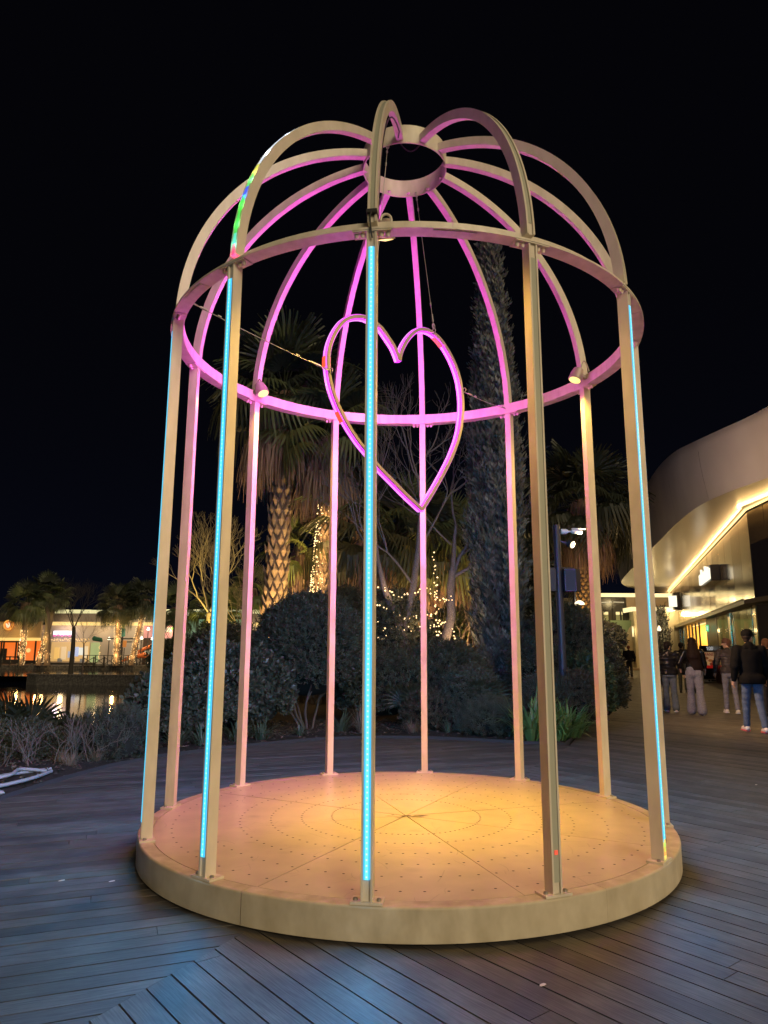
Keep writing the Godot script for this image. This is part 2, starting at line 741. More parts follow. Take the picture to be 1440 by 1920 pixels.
	# low curved retaining wall of an island in the lake, coping stones on top
	var wall := thing("lake_retaining_wall", "low dark stone wall that rings a basin in the lake", "wall")
	fr = []
	for i in 15:
		var t := i / 14.0
		var px := lerpf(-22.6, -13.0, t)
		var pz := -35.6 + 0.6 * t - 1.1 * sin(t * PI) * 0.2 - 2.2 * pow(maxf(0.0, 0.12 - t) / 0.12, 2.0)
		fr.append(Vector3(px, 0, pz))
	for i in 14:
		b = MB.new()
		var a: Vector3 = fr[i]
		var d: Vector3 = fr[i + 1]
		b.bar(a + Vector3(0, -0.62, 0), d + Vector3(0, -0.62, 0), 0.35, 0.75)
		part("wall_block", b.done(), stone, wall)
		b = MB.new()
		b.bar(a + Vector3(0, -0.205, 0), d + Vector3(0, -0.205, 0), 0.45, 0.08)
		part("coping_stone", b.done(), stone, wall)


# ------------------------------------------------------------------ the birdcage
func arc_frames(r: float, y: float, a0: float, a1: float, steps: int) -> Array:
	# frames whose x points outwards, y up, z along the circle
	var fr := []
	for i in steps + 1:
		var a := lerpf(a0, a1, float(i) / steps)
		var o := Vector3(sin(a), 0, cos(a))
		fr.append(Transform3D(Basis(o, Vector3.UP, o.cross(Vector3.UP)), o * r + Vector3(0, y, 0)))
	return fr


func cage() -> void:
	var t := thing("birdcage_pavilion", "tall cream birdcage of steel posts and dome ribs on a round platform", "pavilion")
	# rim panels with a rounded upper edge
	var prof := []
	for k in 6:
		var a := k * PI / 10
		prof.append(Vector2(2.008 - 0.014 + 0.014 * cos(a), TOP - 0.014 + 0.014 * sin(a)))
	prof.append(Vector2(1.915, TOP))
	prof.append(Vector2(1.915, TOP - 0.012))
	prof.append(Vector2(1.99, TOP - 0.02))
	prof.append(Vector2(1.998, 0.022))
	prof.append(Vector2(2.0075, 0.018))
	for k in 6:
		var b := MB.new()
		var a0 := deg_to_rad(-26.5 + 60 * k) + 0.0007
		b.sweep(prof, arc_frames(0.0, 0.0, a0, a0 + deg_to_rad(60) - 0.0014, 24), true, true)
		part("rim_panel", b.done(), M.rim, t)
	var b2 := MB.new()
	b2.sweep([Vector2(1.93, 0.0), Vector2(1.93, TOP - 0.03), Vector2(0.02, TOP - 0.03), Vector2(0.02, 0.0)], arc_frames(0, 0, 0, TAU, 48), false)
	part("plinth", b2.done(), M.dark, t)
	# floor: eight sheet sectors, every second joint wide
	for k in 8:
		var a0 := deg_to_rad(-25.5 + 45 * k)
		var wide0 := 0.004 if k % 2 == 0 else 0.0011
		var wide1 := 0.0011 if k % 2 == 0 else 0.004
		var pts := PackedVector2Array()
		var a1 := a0 + PI / 4
		var d0 := Vector2(sin(a0), cos(a0))
		var d1 := Vector2(sin(a1), cos(a1))
		var mid := Vector2(sin((a0 + a1) / 2), cos((a0 + a1) / 2))
		pts.append(mid * 0.012)
		for i in 15:
			var a := lerpf(a0, a1, i / 14.0)
			var p := Vector2(sin(a), cos(a)) * 1.909
			if i == 0:
				p += Vector2(d0.y, -d0.x) * wide0
			if i == 14:
				p -= Vector2(d1.y, -d1.x) * wide1
			pts.append(p)
		var bb := MB.new()
		var fl := Transform3D(Basis(Vector3.RIGHT, Vector3(0, 0, 1), Vector3.UP), Vector3(0, TOP - 0.001, 0))
		var lift := Transform3D(Basis(), Vector3(0, 0.0006 * (k % 2), 0))
		var first := bb.v.size()
		for p in pts:
			bb.vert(lift * (fl * Vector3(p.x, p.y, 0)), Vector3.UP)
		var tr := Geometry2D.triangulate_polygon(pts)
		for i in range(0, tr.size(), 3):
			bb.face3(first + tr[i], first + tr[i + 1], first + tr[i + 2])
		for i in pts.size():
			var p := pts[i]
			var q := pts[(i + 1) % pts.size()]
			bb.quad(Vector3(p.x, TOP - 0.001, p.y), Vector3(q.x, TOP - 0.001, q.y), Vector3(q.x, TOP - 0.02, q.y), Vector3(p.x, TOP - 0.02, p.y))
		part("floor_panel", bb.done(), M.floor, t)
	# drilled drain holes: dark cups with a slightly raised lip, six rings of eighty-four
	var hb := MB.new()
	var ring := []
	for k in 8:
		ring.append(Vector3(0.0088 * cos(k * TAU / 8), 0, 0.0072 * sin(k * TAU / 8)))
	for k in 8:
		hb.tri(Vector3(0, -0.001, 0), ring[k], ring[(k + 1) % 8])
	var spots := []
	for r in [0.583, 0.817, 1.053, 1.285, 1.526, 1.774]:
		for k in 84:
			var a := deg_to_rad(-1.0 + k * 360.0 / 84)
			spots.append(Transform3D(Basis(), Vector3(sin(a) * r, TOP + 0.0022, cos(a) * r)))
	many("drain_holes", hb.done(), M.dark, spots, t)
	for k in 9:
		var sb := MB.new()
		var a := rng.randf() * TAU
		var c := Vector3([-0.13, -0.1, 0.06, 0.1, 0.02, -0.02, 0.09, -0.06, 0.13][k], TOP + 0.0035 + 0.0006 * k, [0.03, 0.0, 0.05, 0.04, 0.02, 0.05, 0.045, 0.09, 0.03][k])
		var l := rng.randf_range(0.03, 0.075)
		var w := rng.randf_range(0.006, 0.022)
		var dx := Vector3(cos(a * 0.15), 0, sin(a * 0.15) * 0.4)
		var dz := Vector3(-dx.z, 0, dx.x)
		sb.tri(c - dx * l, c + dz * w, c + dx * l * 0.8)
		sb.tri(c - dx * l, c + dx * l * 0.8, c - dz * w * 0.6)
		part("scuff_mark", sb.done(), M.scuff, t)
	# posts, with a groove for the light strip on the outer face
	var post_outline := [Vector2(0.040, 0.031), Vector2(-0.036, 0.031), Vector2(-0.036, -0.031), Vector2(0.040, -0.031), Vector2(0.040, -0.0195), Vector2(0.028, -0.0195), Vector2(0.028, 0.0195), Vector2(0.040, 0.0195)]
	var pb := MB.new()
	var up_frame := Basis(Vector3(0, 0, 1), Vector3(1, 0, 0), Vector3.UP)
	pb.sweep(post_outline, [Transform3D(up_frame, Vector3(0, TOP + 0.012, 0)), Transform3D(up_frame, Vector3(0, RING - 0.012, 0))])
	var post_mesh := pb.done()
	pb = MB.new()
	pb.box(Transform3D(Basis(), Vector3(0, TOP + 0.0075, 0)), Vector3(0.17, 0.013, 0.105))
	var foot_mesh := pb.done()
	pb = MB.new()
	pb.tube([Vector3(0, 0, 0), Vector3(0, 0.006, 0), Vector3(0, 0.012, 0), Vector3(0, 0.0145, 0)], [0.0135, 0.0135, 0.0115, 0.006], 8)
	var bolt_mesh := pb.done()
	pb = MB.new()
	pb.box(Transform3D(), Vector3(0.025, 3.58, 0.009))
	# strip texture runs along its length
	var strip := strip_bar(0.034, 3.6, 0.014)
	var spent := strip_bar(0.036, 3.66, 0.006)
	var rib_outline := [Vector2(0.04, 0.0295), Vector2(-0.034, 0.0295), Vector2(-0.034, -0.0295), Vector2(0.04, -0.0295), Vector2(0.04, -0.016), Vector2(0.029, -0.016), Vector2(0.029, 0.016), Vector2(0.04, 0.016)]
	var rb := MB.new()
	var fr := []
	for i in 33:
		var th := lerpf(0.028, 1.372, i / 32.0)
		var o := Vector3(0, sin(th), cos(th))
		fr.append(Transform3D(Basis(o, Vector3.RIGHT, o.cross(Vector3.RIGHT)), Vector3(0, RING, 0) + o * (R - 0.012)))
	rb.sweep(rib_outline, fr)
	var rib_mesh := rb.done()
	rb = MB.new()
	rb.sweep([Vector2(0.033, 0.013), Vector2(0.029, 0.013), Vector2(0.029, -0.013), Vector2(0.033, -0.013)], fr.slice(1, 32))
	var rib_off := rb.done()
	var diffuser := mat(0.42, 0.43, 0.36, 0.3)
	var cable_mat := mat(0.02, 0.018, 0.02, 0.5)
	for k in 12:
		var a := PHI + k * PI / 6
		var o := Vector3(sin(a), 0, cos(a))
		var x := Transform3D(Basis(Vector3.UP, a), o * R)
		var post := part("post", post_mesh, M.paint, t, x)
		var foot := part("foot_plate", foot_mesh, M.paint, post)
		for s in [-1, 1]:
			part("bolt", bolt_mesh, M.steel, post, Transform3D(Basis(), Vector3(0.062 * s, TOP + 0.014, 0.018)))
		if k == 1:
			part("led_strip", spent, diffuser, post, Transform3D(Basis(), Vector3(0, TOP + 1.9, 0.033)))
			var red := MB.new()
			red.box(Transform3D(), Vector3(0.02, 0.022, 0.005))
			part("standby_led", red.done(), glow(1.0, 0.06, 0.02, 0.9), post, Transform3D(Basis(), Vector3(0, TOP + 0.22, 0.038)))
		else:
			part("led_strip", strip, M.cyan, post, Transform3D(Basis(), Vector3(0, TOP + 1.92, 0.0365)))
			area(post, Vector3(0, TOP + 1.92, 0.047), Vector3(0, 0, 1), Vector3.UP, 0.025, 3.6, Color(0.02, 0.46, 1.0), 6.0)
			if k == 2:
				for j in 4:
					var lo := MB.new()
					lo.box(Transform3D(), Vector3(0.034, 0.05, 0.014))
					part("led_strip_end", lo.done(), glow([1.0, 1.0, 0.4, 1.0][j], [0.8, 0.35, 0.9, 0.85][j], [0.15, 0.06, 0.1, 0.2][j], 1.0), post, Transform3D(Basis(), Vector3(0, TOP + 0.03 + 0.015 + j * 0.022, 0.0366)))
		# the rib above
		var rib := part("dome_rib", rib_mesh, M.paint, t, Transform3D(Basis(Vector3.UP, a), Vector3.ZERO))
		if k == 11:
			lit_rib(rib, fr)
		else:
			part("led_strip", rib_off, diffuser, rib)
	# the ring: an angle section, its upright leg inside
	var ring_outline := [Vector2(0.05, -0.012), Vector2(0.05, 0.002), Vector2(-0.038, 0.002), Vector2(-0.038, 0.088), Vector2(-0.05, 0.088), Vector2(-0.05, -0.012)]
	for k in 6:
		var b := MB.new()
		var a0 := PHI + PI / 12 + k * PI / 3
		b.sweep(ring_outline, arc_frames(R, RING, a0 + 0.0008, a0 + PI / 3 - 0.0008, 20))
		part("ring_segment", b.done(), M.paint, t)
		b = MB.new()
		b.sweep([Vector2(0.03, -0.0165), Vector2(0.03, -0.0125), Vector2(-0.045, -0.0125), Vector2(-0.045, -0.0165)], arc_frames(R, RING, a0 - 0.07, a0 + 0.07, 6))
		part("splice_plate", b.done(), M.paint, t)
	for k in 12:
		var a := PHI + k * PI / 6
		var b := MB.new()
		b.sweep([Vector2(0.046, -0.021), Vector2(0.046, -0.0128), Vector2(-0.046, -0.0128), Vector2(-0.046, -0.021)], arc_frames(R, RING, a - 0.062, a + 0.062, 4))
		var pl := part("joint_plate", b.done(), M.paint, t)
		for s in [-0.05, -0.03, 0.03, 0.05]:
			var q := Transform3D(Basis(Vector3.UP, a) * Basis(Vector3.RIGHT, PI), Vector3.ZERO)
			q.origin = Vector3(sin(a + s), 0, cos(a + s)) * (R + 0.01) + Vector3(0, RING - 0.021, 0)
			part("bolt", bolt_mesh, M.paint, pl, q.scaled_local(Vector3(1.1, 1.7, 1.1)))
	# the crown ring that closes the dome
	var cb := MB.new()
	cb.sweep([Vector2(0.004, -0.09), Vector2(0.004, 0.09), Vector2(-0.004, 0.09), Vector2(-0.004, -0.09)], arc_frames(0.386, 5.965, 0, TAU, 48), false)
	var crown := part("crown_ring", cb.done(), M.paint, t)
	for k in 12:
		var a := PHI + k * PI / 6 + 0.0
		var q := Transform3D(Basis(Vector3.UP, a) * Basis(Vector3.RIGHT, -PI / 2), Vector3(sin(a), 0, cos(a)) * 0.382 + Vector3(0, 5.91, 0))
		part("bolt", bolt_mesh, M.paint, crown, q.scaled_local(Vector3(1.1, 1.5, 1.1)))
	# supply cable draped from the crown down the front rib
	cb = MB.new()
	var pts := []
	for i in 13:
		var u := i / 12.0
		pts.append(Vector3(lerpf(0.16, -0.06, u), 5.93 - 0.07 * sin(u * PI), lerpf(0.33, 0.36, u) - 0.05 * sin(u * PI)))
	for i in 12:
		var th := lerpf(1.33, 0.05, (i + 1) / 12.0)
		pts.append(Vector3(sin(PHI) * cos(th) * 1.86 + 0.02, RING + sin(th) * 1.87, cos(PHI) * cos(th) * 1.86))
	cb.tube(pts, [0.006], 6)
	part("supply_cable", cb.done(), cable_mat, t)
	cb = MB.new()
	cb.tube([Vector3(-0.205, RING + 0.12, 1.982), Vector3(-0.215, RING + 0.07, 1.997), Vector3(-0.212, RING + 0.02, 2.006), Vector3(-0.206, RING - 0.03, 1.996), Vector3(-0.2, RING - 0.07, 1.985)], [0.006], 6)
	cb.bx(Vector3(-0.201, RING + 0.115, 1.948), Vector3(0.066, 0.022, 0.086), PHI)
	part("supply_cable", cb.done(), cable_mat, t)
	cb = MB.new()
	var cl := []
	for i in 10:
		var u := i / 9.0 * PI * 1.25
		cl.append(Vector3(-0.118 - 0.035 * cos(u), RING + 0.1 + 0.045 * sin(u), 1.9))
	cb.tube(cl, [0.008], 6)
	part("cable_loop", cb.done(), M.paint, t)


func strip_bar(w: float, h: float, d: float) -> ArrayMesh:
	var b := MB.new()
	var x := w / 2
	var y := h / 2
	var z := d / 2
	b.quad(Vector3(-x, -y, z), Vector3(x, -y, z), Vector3(x, y, z), Vector3(-x, y, z), 1, h)
	b.quad(Vector3(x, -y, z), Vector3(x, -y, -z), Vector3(x, y, -z), Vector3(x, y, z), 0.01, h)
	b.quad(Vector3(-x, -y, -z), Vector3(-x, -y, z), Vector3(-x, y, z), Vector3(-x, y, -z), 0.01, h)
	b.quad(Vector3(-x, y, z), Vector3(x, y, z), Vector3(x, y, -z), Vector3(-x, y, -z), 0.01, 0.01)
	b.quad(Vector3(-x, -y, -z), Vector3(x, -y, -z), Vector3(x, -y, z), Vector3(-x, -y, z), 0.01, 0.01)
	return b.done()


func lit_rib(rib: Node3D, fr: Array) -> void:
	# this rib shows a running pattern: magenta, teal, green, blue, green, yellow, then white
	var cols := [[1, Color(1.0, 0.05, 0.2)], [2, Color(0.1, 0.85, 0.6)], [4, Color(0.05, 0.7, 0.08)], [6, Color(0.05, 0.75, 0.05)], [7, Color(0.05, 0.1, 0.95)], [9, Color(0.1, 0.7, 0.15)], [10, Color(0.8, 0.8, 0.1)], [14, Color(0.75, 0.85, 1.0)], [18, Color(0.7, 0.8, 1.0)], [20, Color(0.45, 0.6, 1.0)], [22, Color(0.5, 0.6, 0.75)]]
	var from := 0
	for e in cols:
		var b := MB.new()
		b.sweep([Vector2(0.0415, 0.013), Vector2(0.030, 0.013), Vector2(0.030, -0.013), Vector2(0.0415, -0.013)], fr.slice(from, e[0] + 1))
		var c: Color = e[1]
		var s := part("led_strip", b.done(), glow(c.r, c.g, c.b, 1.0), rib)
		var at: Transform3D = fr[(from + int(e[0])) / 2]
		omni(s, at * Vector3(0.037, 0, 0), c, 0.018 * (int(e[0]) - from), 0.03)
		from = e[0]
	var rest := MB.new()
	rest.sweep([Vector2(0.033, 0.013), Vector2(0.029, 0.013), Vector2(0.029, -0.013), Vector2(0.033, -0.013)], fr.slice(22, 32))
	part("led_strip", rest.done(), mat(0.42, 0.43, 0.36, 0.3), rib)


func heart() -> void:
	var psi := deg_to_rad(40.0)
	var u := Vector3(cos(psi), 0, -sin(psi))
	var nn := Vector3(-sin(psi), 0, -cos(psi))
	var t := thing("heart_light", "neon heart glowing magenta, hung in the middle of the birdcage", "neon sign")
	var P := [[-0.063, 3.982], [-0.118, 4.083], [-0.211, 4.176], [-0.289, 4.238], [-0.405, 4.266], [-0.482, 4.266], [-0.592, 4.226], [-0.678, 4.158], [-0.752, 4.046], [-0.803, 3.911], [-0.817, 3.785], [-0.803, 3.668], [-0.772, 3.553], [-0.712, 3.426], [-0.614, 3.284], [-0.494, 3.155], [-0.394, 3.072], [-0.281, 2.972], [-0.141, 2.878], [0.027, 2.767], [0.188, 2.671], [0.327, 2.859], [0.474, 3.077], [0.581, 3.262], [0.66, 3.449], [0.699, 3.639], [0.704, 3.803], [0.676, 3.974], [0.614, 4.115], [0.526, 4.232], [0.421, 4.322], [0.318, 4.36], [0.214, 4.356], [0.13, 4.316], [0.046, 4.229], [-0.016, 4.130], [-0.052, 4.045]]
	# smooth each lobe, keep the valley and the tip sharp
	var halves := [[], []]
	for i in 21:
		halves[0].append(Vector2(P[i][0], P[i][1]))
	for i in range(20, 37):
		halves[1].append(Vector2(P[i][0], P[i][1]))
	halves[1].append(Vector2(P[0][0], P[0][1]))
	var tube_i := 0
	for h in 2:
		var raw: Array = halves[h]
		var cv := Curve2D.new()
		for i in raw.size():
			var tan := Vector2.ZERO
			if i > 0 and i < raw.size() - 1:
				tan = (raw[i + 1] - raw[i - 1]) / 6.0
			cv.add_point(raw[i], -tan, tan)
		cv.bake_interval = 0.01
		var total := cv.get_baked_length()
		var n := 60
		var fr := []
		for i in n + 1:
			var s := total * i / n
			var p := cv.sample_baked(s, true)
			var q := cv.sample_baked(minf(s + 0.03, total), true) - cv.sample_baked(maxf(s - 0.03, 0), true)
			var d := (u * q.x + Vector3.UP * q.y).normalized()
			fr.append(Transform3D(Basis(d.cross(nn), nn, d), u * p.x + Vector3.UP * p.y))
		var b := MB.new()
		b.sweep([Vector2(0.0125, -0.014), Vector2(0.0125, 0.0), Vector2(-0.0125, 0.0), Vector2(-0.0125, -0.014)], fr)
		part("heart_frame", b.done(), M.frame, t)
		for sx in [-1, 1]:
			b = MB.new()
			b.sweep([Vector2(0.0250 * sx, 0.018), Vector2(0.0250 * sx, 0.036), Vector2(0.0210 * sx, 0.036), Vector2(0.0210 * sx, 0.018)], fr)
			part("neon_core", b.done(), M.core, t)
		var seg := 12 if h == 0 else 10
		for k in seg:
			var i0 := int(round(float(n) * k / seg))
			var i1 := int(round(float(n) * (k + 1) / seg))
			b = MB.new()
			var out := []
			for j in 10:
				var a := PI * j / 9.0
				out.append(Vector2(0.0235 * cos(a), 0.038 + 0.0235 * sin(a)))
			out.append(Vector2(-0.0235, 0.0008))
			out.append(Vector2(0.0235, 0.0008))
			b.sweep(out, fr.slice(i0, i1 + 1), true, true)
			var red := (h == 0 and k in [9 - 4, 7]) or (h == 1 and k == 7)
			var led := part("neon_tube", b.done(), M.magenta, t)
			var mid: Transform3D = fr[(i0 + i1) / 2]
			omni(led, mid * Vector3(0, 0.036, 0), Color(1.0, 0.07, 0.92), 0.21, 0.02)
			area(led, mid * Vector3(0, 0.062, 0), nn, Vector3.UP, 0.10, 0.04, Color(1.0, 0.07, 0.95), 0.22)
			if red:
				b = MB.new()
				var wider := []
				for p in out:
					wider.append(Vector2(p.x * 1.12, p.y * 1.08))
				b.sweep(wider, fr.slice(i0, i0 + (i1 - i0) * 2 / 3), true, true)
				part("neon_tube_red_patch", b.done(), M.red_led, t)
			tube_i += 1
	for e in [[Vector3(-0.385, 4.275, 0), 0], [Vector3(0.33, 4.37, 0), 0], [Vector3(-0.80, 3.69, 0), 1], [Vector3(0.71, 3.88, 0), 1]]:
		var b := MB.new()
		var c := []
		var at: Vector3 = u * e[0].x + Vector3.UP * e[0].y - nn * 0.022
		for k in 11:
			var a := TAU * k / 10.0
			c.append(at + (Vector3.UP * cos(a) + nn * sin(a)) * 0.022)
		b.tube(c, [0.005], 5, false)
		part("eye_bolt", b.done(), M.steel, t)


func spot_lamps() -> void:
	var lens := glow(1.0, 0.72, 0.20, 1.7)
	var shell := mat(0.42, 0.36, 0.32, 0.4, 0.2)
	var which := [[0, "front spotlight clamped under the ring beside the nearest post"], [4, "right spotlight on the ring at the back right post, aimed down"], [8, "left spotlight on the ring at the back left post, aimed down"]]
	for e in which:
		var a: float = PHI + float(e[0]) * PI / 6
		var off: float = [0.03, -0.05, 0.035][which.find(e)]
		var o := Vector3(sin(a + off), 0, cos(a + off))
		var at := o * (R - 0.16) + Vector3(0, RING + [0.10, 0.06, 0.07][which.find(e)], 0)
		var to: Vector3 = [Vector3(0.3, TOP, -0.45), Vector3(0.1, TOP, -0.1), Vector3(0.4, TOP, -0.05)][which.find(e)]
		var d := (to - at).normalized()
		var t := thing("spotlight", e[1], "spotlight", Vector3.ZERO, 0.0, "spotlights round the cage ring")
		var x := o.cross(Vector3.UP).normalized()
		var b := MB.new()
		b.tube([at - d * 0.075, at - d * 0.07, at - d * 0.02, at + d * 0.05], [0.03, 0.05, 0.062, 0.066], 16)
		part("housing", b.done(), shell, t)
		b = MB.new()
		for k in 16:
			var f0 := TAU * k / 16
			var f1 := TAU * (k + 1) / 16
			var y := d.cross(x)
			b.tri(at + d * 0.062, at + d * 0.053 + (x * cos(f0) + y * sin(f0)) * 0.055, at + d * 0.053 + (x * cos(f1) + y * sin(f1)) * 0.055)
		part("lens_glass", b.done(), lens, t)
		b = MB.new()
		b.bar(at - d * 0.02, o * (R - 0.05) + Vector3(0, at.y - 0.01, 0), 0.035, 0.03)
		part("bracket", b.done(), shell, t)
		b = MB.new()
		var c := []
		for k in 11:
			var f := PI * k / 10.0
			c.append(at + o * (0.10 * (1 - k / 10.0)) - d * 0.05 + Vector3(0, 0.10 * sin(f), 0) + x * 0.04)
		b.tube(c, [0.006], 6)
		part("flex_cable", b.done(), shell, t)
		spot(t, at + d * 0.06, to, Color(1.0, 0.58, 0.0), 10.0, 25.0, 1.0, 0.05)
		spot(t, at + d * 0.065, to, Color(1.0, 0.57, 0.09), 2.9, 80.0, 0.6, 0.05)


func chain(t: Node3D, a: Vector3, d: Vector3, turn_a: float, turn_b: float) -> void:
	# steel wire with a shackle, a turnbuckle and ferrules at its two ends
	var b := MB.new()
	var l := (d - a)
	var sag := Vector3(0, -0.012 * l.length() if absf(l.normalized().y) < 0.8 else 0.0, 0)
	var pts := []
	for i in 9:
		var s := i / 8.0
		pts.append(a + l * s + sag * 4.0 * s * (1 - s))
	b.tube(pts, [0.0035], 5)
	part("wire", b.done(), M.steel, t)
	for e in [[0.0, turn_a], [1.0, turn_b]]:
		var s0: float = e[0]
		var dir := l.normalized() * (1.0 if s0 == 0.0 else -1.0)
		var from := a if s0 == 0.0 else d
		b = MB.new()
		var side := dir.cross(Vector3(0.3, 0.8, 0.5)).normalized()
		var loop := []
		for k in 11:
			var f := TAU * k / 10.0
			loop.append(from + dir * (0.02 - 0.03 * cos(f)) + side * 0.014 * sin(f))
		b.tube(loop, [0.0045], 5, false)
		part("shackle", b.done(), M.steel, t)
		b = MB.new()
		b.tube([from + dir * 0.06, from + dir * 0.075, from + dir * (0.06 + float(e[1])), from + dir * (0.075 + float(e[1]))], [0.004, 0.010, 0.010, 0.004], 6)
		part("turnbuckle", b.done(), M.steel, t)
		b = MB.new()
		b.tube([from + dir * (0.16 + float(e[1])), from + dir * (0.19 + float(e[1]))], [0.009], 6)
		part("ferrule", b.done(), M.steel, t)


func wires() -> void:
	var psi := deg_to_rad(40.0)
	var u := Vector3(cos(psi), 0, -sin(psi))
	var nn := Vector3(-sin(psi), 0, -cos(psi))
	var f := -nn * 0.022
	var t := thing("hanging_wire", "steel wire from the crown ring down to the left lobe of the heart", "wire", Vector3.ZERO, 0.0, "wires that hold the heart")
	chain(t, Vector3(-0.15, 5.90, 0.348), u * -0.385 + Vector3(0, 4.30, 0) + f, 0.02, 0.08)
	t = thing("hanging_wire", "steel wire from the crown ring down to the right lobe of the heart", "wire", Vector3.ZERO, 0.0, "wires that hold the heart")
	chain(t, Vector3(0.112, 5.90, -0.36), u * 0.33 + Vector3(0, 4.395, 0) + f, 0.02, 0.08)
	t = thing("stay_wire", "steel stay wire from the left of the ring to the heart's left flank", "wire", Vector3.ZERO, 0.0, "wires that hold the heart")
	chain(t, Vector3(-1.63, 4.08, 0.955), u * -0.82 + Vector3(0, 3.69, 0) + f, 0.05, 0.10)
	t = thing("stay_wire", "short slack stay wire from the heart's right flank to the back of the ring", "wire", Vector3.ZERO, 0.0, "wires that hold the heart")
	chain(t, Vector3(1.09, 4.08, -1.54), u * 0.73 + Vector3(0, 3.86, 0) + f, 0.02, 0.10)


# ------------------------------------------------------------------ the mall on the right
const F0 := Vector3(10.55, 0, -15.93)
const FD := Vector3(0.2812, 0, -0.9597)
const FN := Vector3(-0.9597, 0, -0.2812)


func panel_box(b: MB, a: Vector3, d: Vector3, y0: float, y1: float, thick: float, out: Vector3) -> void:
	var x := (d - a).normalized()
	b.box(Transform3D(Basis(x, Vector3.UP, x.cross(Vector3.UP)), (a + d) * 0.5 + Vector3(0, (y0 + y1) / 2, 0) + out * (-thick / 2)), Vector3(a.distance_to(d), y1 - y0, thick))


func mall() -> void:
	var t := thing("mall_building", "curving shopping arcade with a white swooping canopy and gold mirrored front", "building")
	var gold := []
	for k in 3:
		gold.append(mat([0.46, 0.42, 0.38][k], [0.37, 0.34, 0.31][k], [0.22, 0.21, 0.20][k], [0.16, 0.20, 0.13][k], 0.85))
	var mirror := []
	for k in 3:
		mirror.append(mat([0.40, 0.30, 0.34][k], [0.34, 0.30, 0.30][k], [0.20, 0.18, 0.20][k], 0.08, 0.9))
	var dark_metal := mat(0.03, 0.026, 0.02, 0.35, 0.5)
	var ledge := mat(0.16, 0.13, 0.09, 0.35, 0.6)
	# solid core behind the cladding
	var b := MB.new()
	panel_box(b, F0 - FN * 0.3, F0 + FD * 13.0 - FN * 0.3, 0.0, 6.2, 0.3, FN)
	panel_box(b, F0 + FD * 13.0 - FN * 0.3, F0 + FD * 24.6 - FN * 0.3, 2.9, 6.2, 0.3, FN)
	panel_box(b, F0 + FD * 24.6 - FN * 0.3, F0 + FD * 38.0 - FN * 0.3, 0.0, 6.2, 0.3, FN)
	part("wall", b.done(), dark_metal, t)
	# upper cladding
	for i in 20:
		b = MB.new()
		var s := 0.03 + i * 1.822
		var tilt := rng.randf_range(-0.004, 0.004)
		panel_box(b, F0 + FD * s + FN * tilt, F0 + FD * (s + 1.810) - FN * tilt, 2.98, 5.60, 0.05, FN)
		part("cladding_panel", b.done(), gold[i % 3], t)
	# lower mirror panels, each slightly out of true
	for i in 48:
		var s := 0.05 + i * 0.76
		if s > 9.1 and s < 24.2:
			continue
		b = MB.new()
		var tilt := rng.randf_range(-0.022, 0.022)
		panel_box(b, F0 + FD * s + FN * tilt, F0 + FD * (s + 0.752) - FN * tilt, 0.02, 2.78, 0.03, FN)
		part("mirror_panel", b.done(), mirror[i % 3], t)
	# ledge between the storeys
	b = MB.new()
	panel_box(b, F0 + FN * 0.3, F0 + FD * 36.4 + FN * 0.3, 2.80, 2.93, 0.34, FN)
	part("ledge", b.done(), ledge, t)
	b = MB.new()
	panel_box(b, F0 + FN * 0.34, F0 + FD * 36.4 + FN * 0.34, 2.935, 2.965, 0.05, FN)
	part("ledge_trim", b.done(), mat(0.35, 0.29, 0.18, 0.3, 0.7), t)
	# glazed front on this side of the kink, running on towards the right of the viewer
	var near := [F0 + Vector3(-0.02, 0, 0.06), Vector3(10.25, 0, -12.4), Vector3(10.0, 0, -8.0), Vector3(9.95, 0, -2.0), Vector3(9.95, 0, 4.0), Vector3(9.95, 0, 9.0)]
	var glass := mat(0.02, 0.02, 0.022, 0.05, 0.0)
	glass.metallic_specular = 0.9
	for i in 5:
		var a: Vector3 = near[i]
		var d: Vector3 = near[i + 1]
		var o := Vector3((d - a).z, 0, -(d - a).x).normalized()
		if o.x > 0:
			o = -o
		var n := int(ceil(a.distance_to(d) / 1.6))
		for j in n:
			var p := a.lerp(d, float(j) / n)
			var q := a.lerp(d, float(j + 1) / n - 0.012)
			b = MB.new()
			panel_box(b, p, q, 2.98, 4.6, 0.04, o)
			part("window_pane", b.done(), glass, t)
			b = MB.new()
			panel_box(b, p, q, 4.62, 5.60, 0.06, o)
			part("cladding_panel", b.done(), gold[(i + j) % 3], t)
			b = MB.new()
			panel_box(b, p + o * rng.randf_range(-0.012, 0.012), q + o * rng.randf_range(-0.012, 0.012), 0.02, 2.78, 0.03, o)
			part("mirror_panel", b.done(), mirror[j % 3], t)
		b = MB.new()
		panel_box(b, a - o * 0.2, d - o * 0.2, 0.0, 6.2, 0.3, o)
		part("wall", b.done(), dark_metal, t)
		b = MB.new()
		panel_box(b, a + o * 0.3, d + o * 0.3, 2.80, 2.93, 0.34, o)
		part("ledge", b.done(), ledge, t)
	# the doorway: a bright golden lobby behind glass
	var lobby := mat(0.55, 0.38, 0.14, 0.35, 0.3)
	b = MB.new()
	var c0 := F0 + FD * 13.05
	var c1 := F0 + FD * 24.5
	panel_box(b, c0 - FN * 3.2, c1 - FN * 3.2, 0.0, 2.9, 0.1, FN)
	panel_box(b, c0 - FN * 3.2, c0, 0.0, 2.9, 0.1, -FD)
	panel_box(b, c1 - FN * 3.2, c1, 0.0, 2.9, 0.1, -FD)
	part("lobby_wall", b.done(), lobby, t)
	b = MB.new()
	for i in 9:
		var s := 13.5 + i * 1.25
		panel_box(b, F0 + FD * s - FN * 3.05, F0 + FD * (s + 0.5) - FN * 3.05, 0.0, 2.8, 0.08, FN)
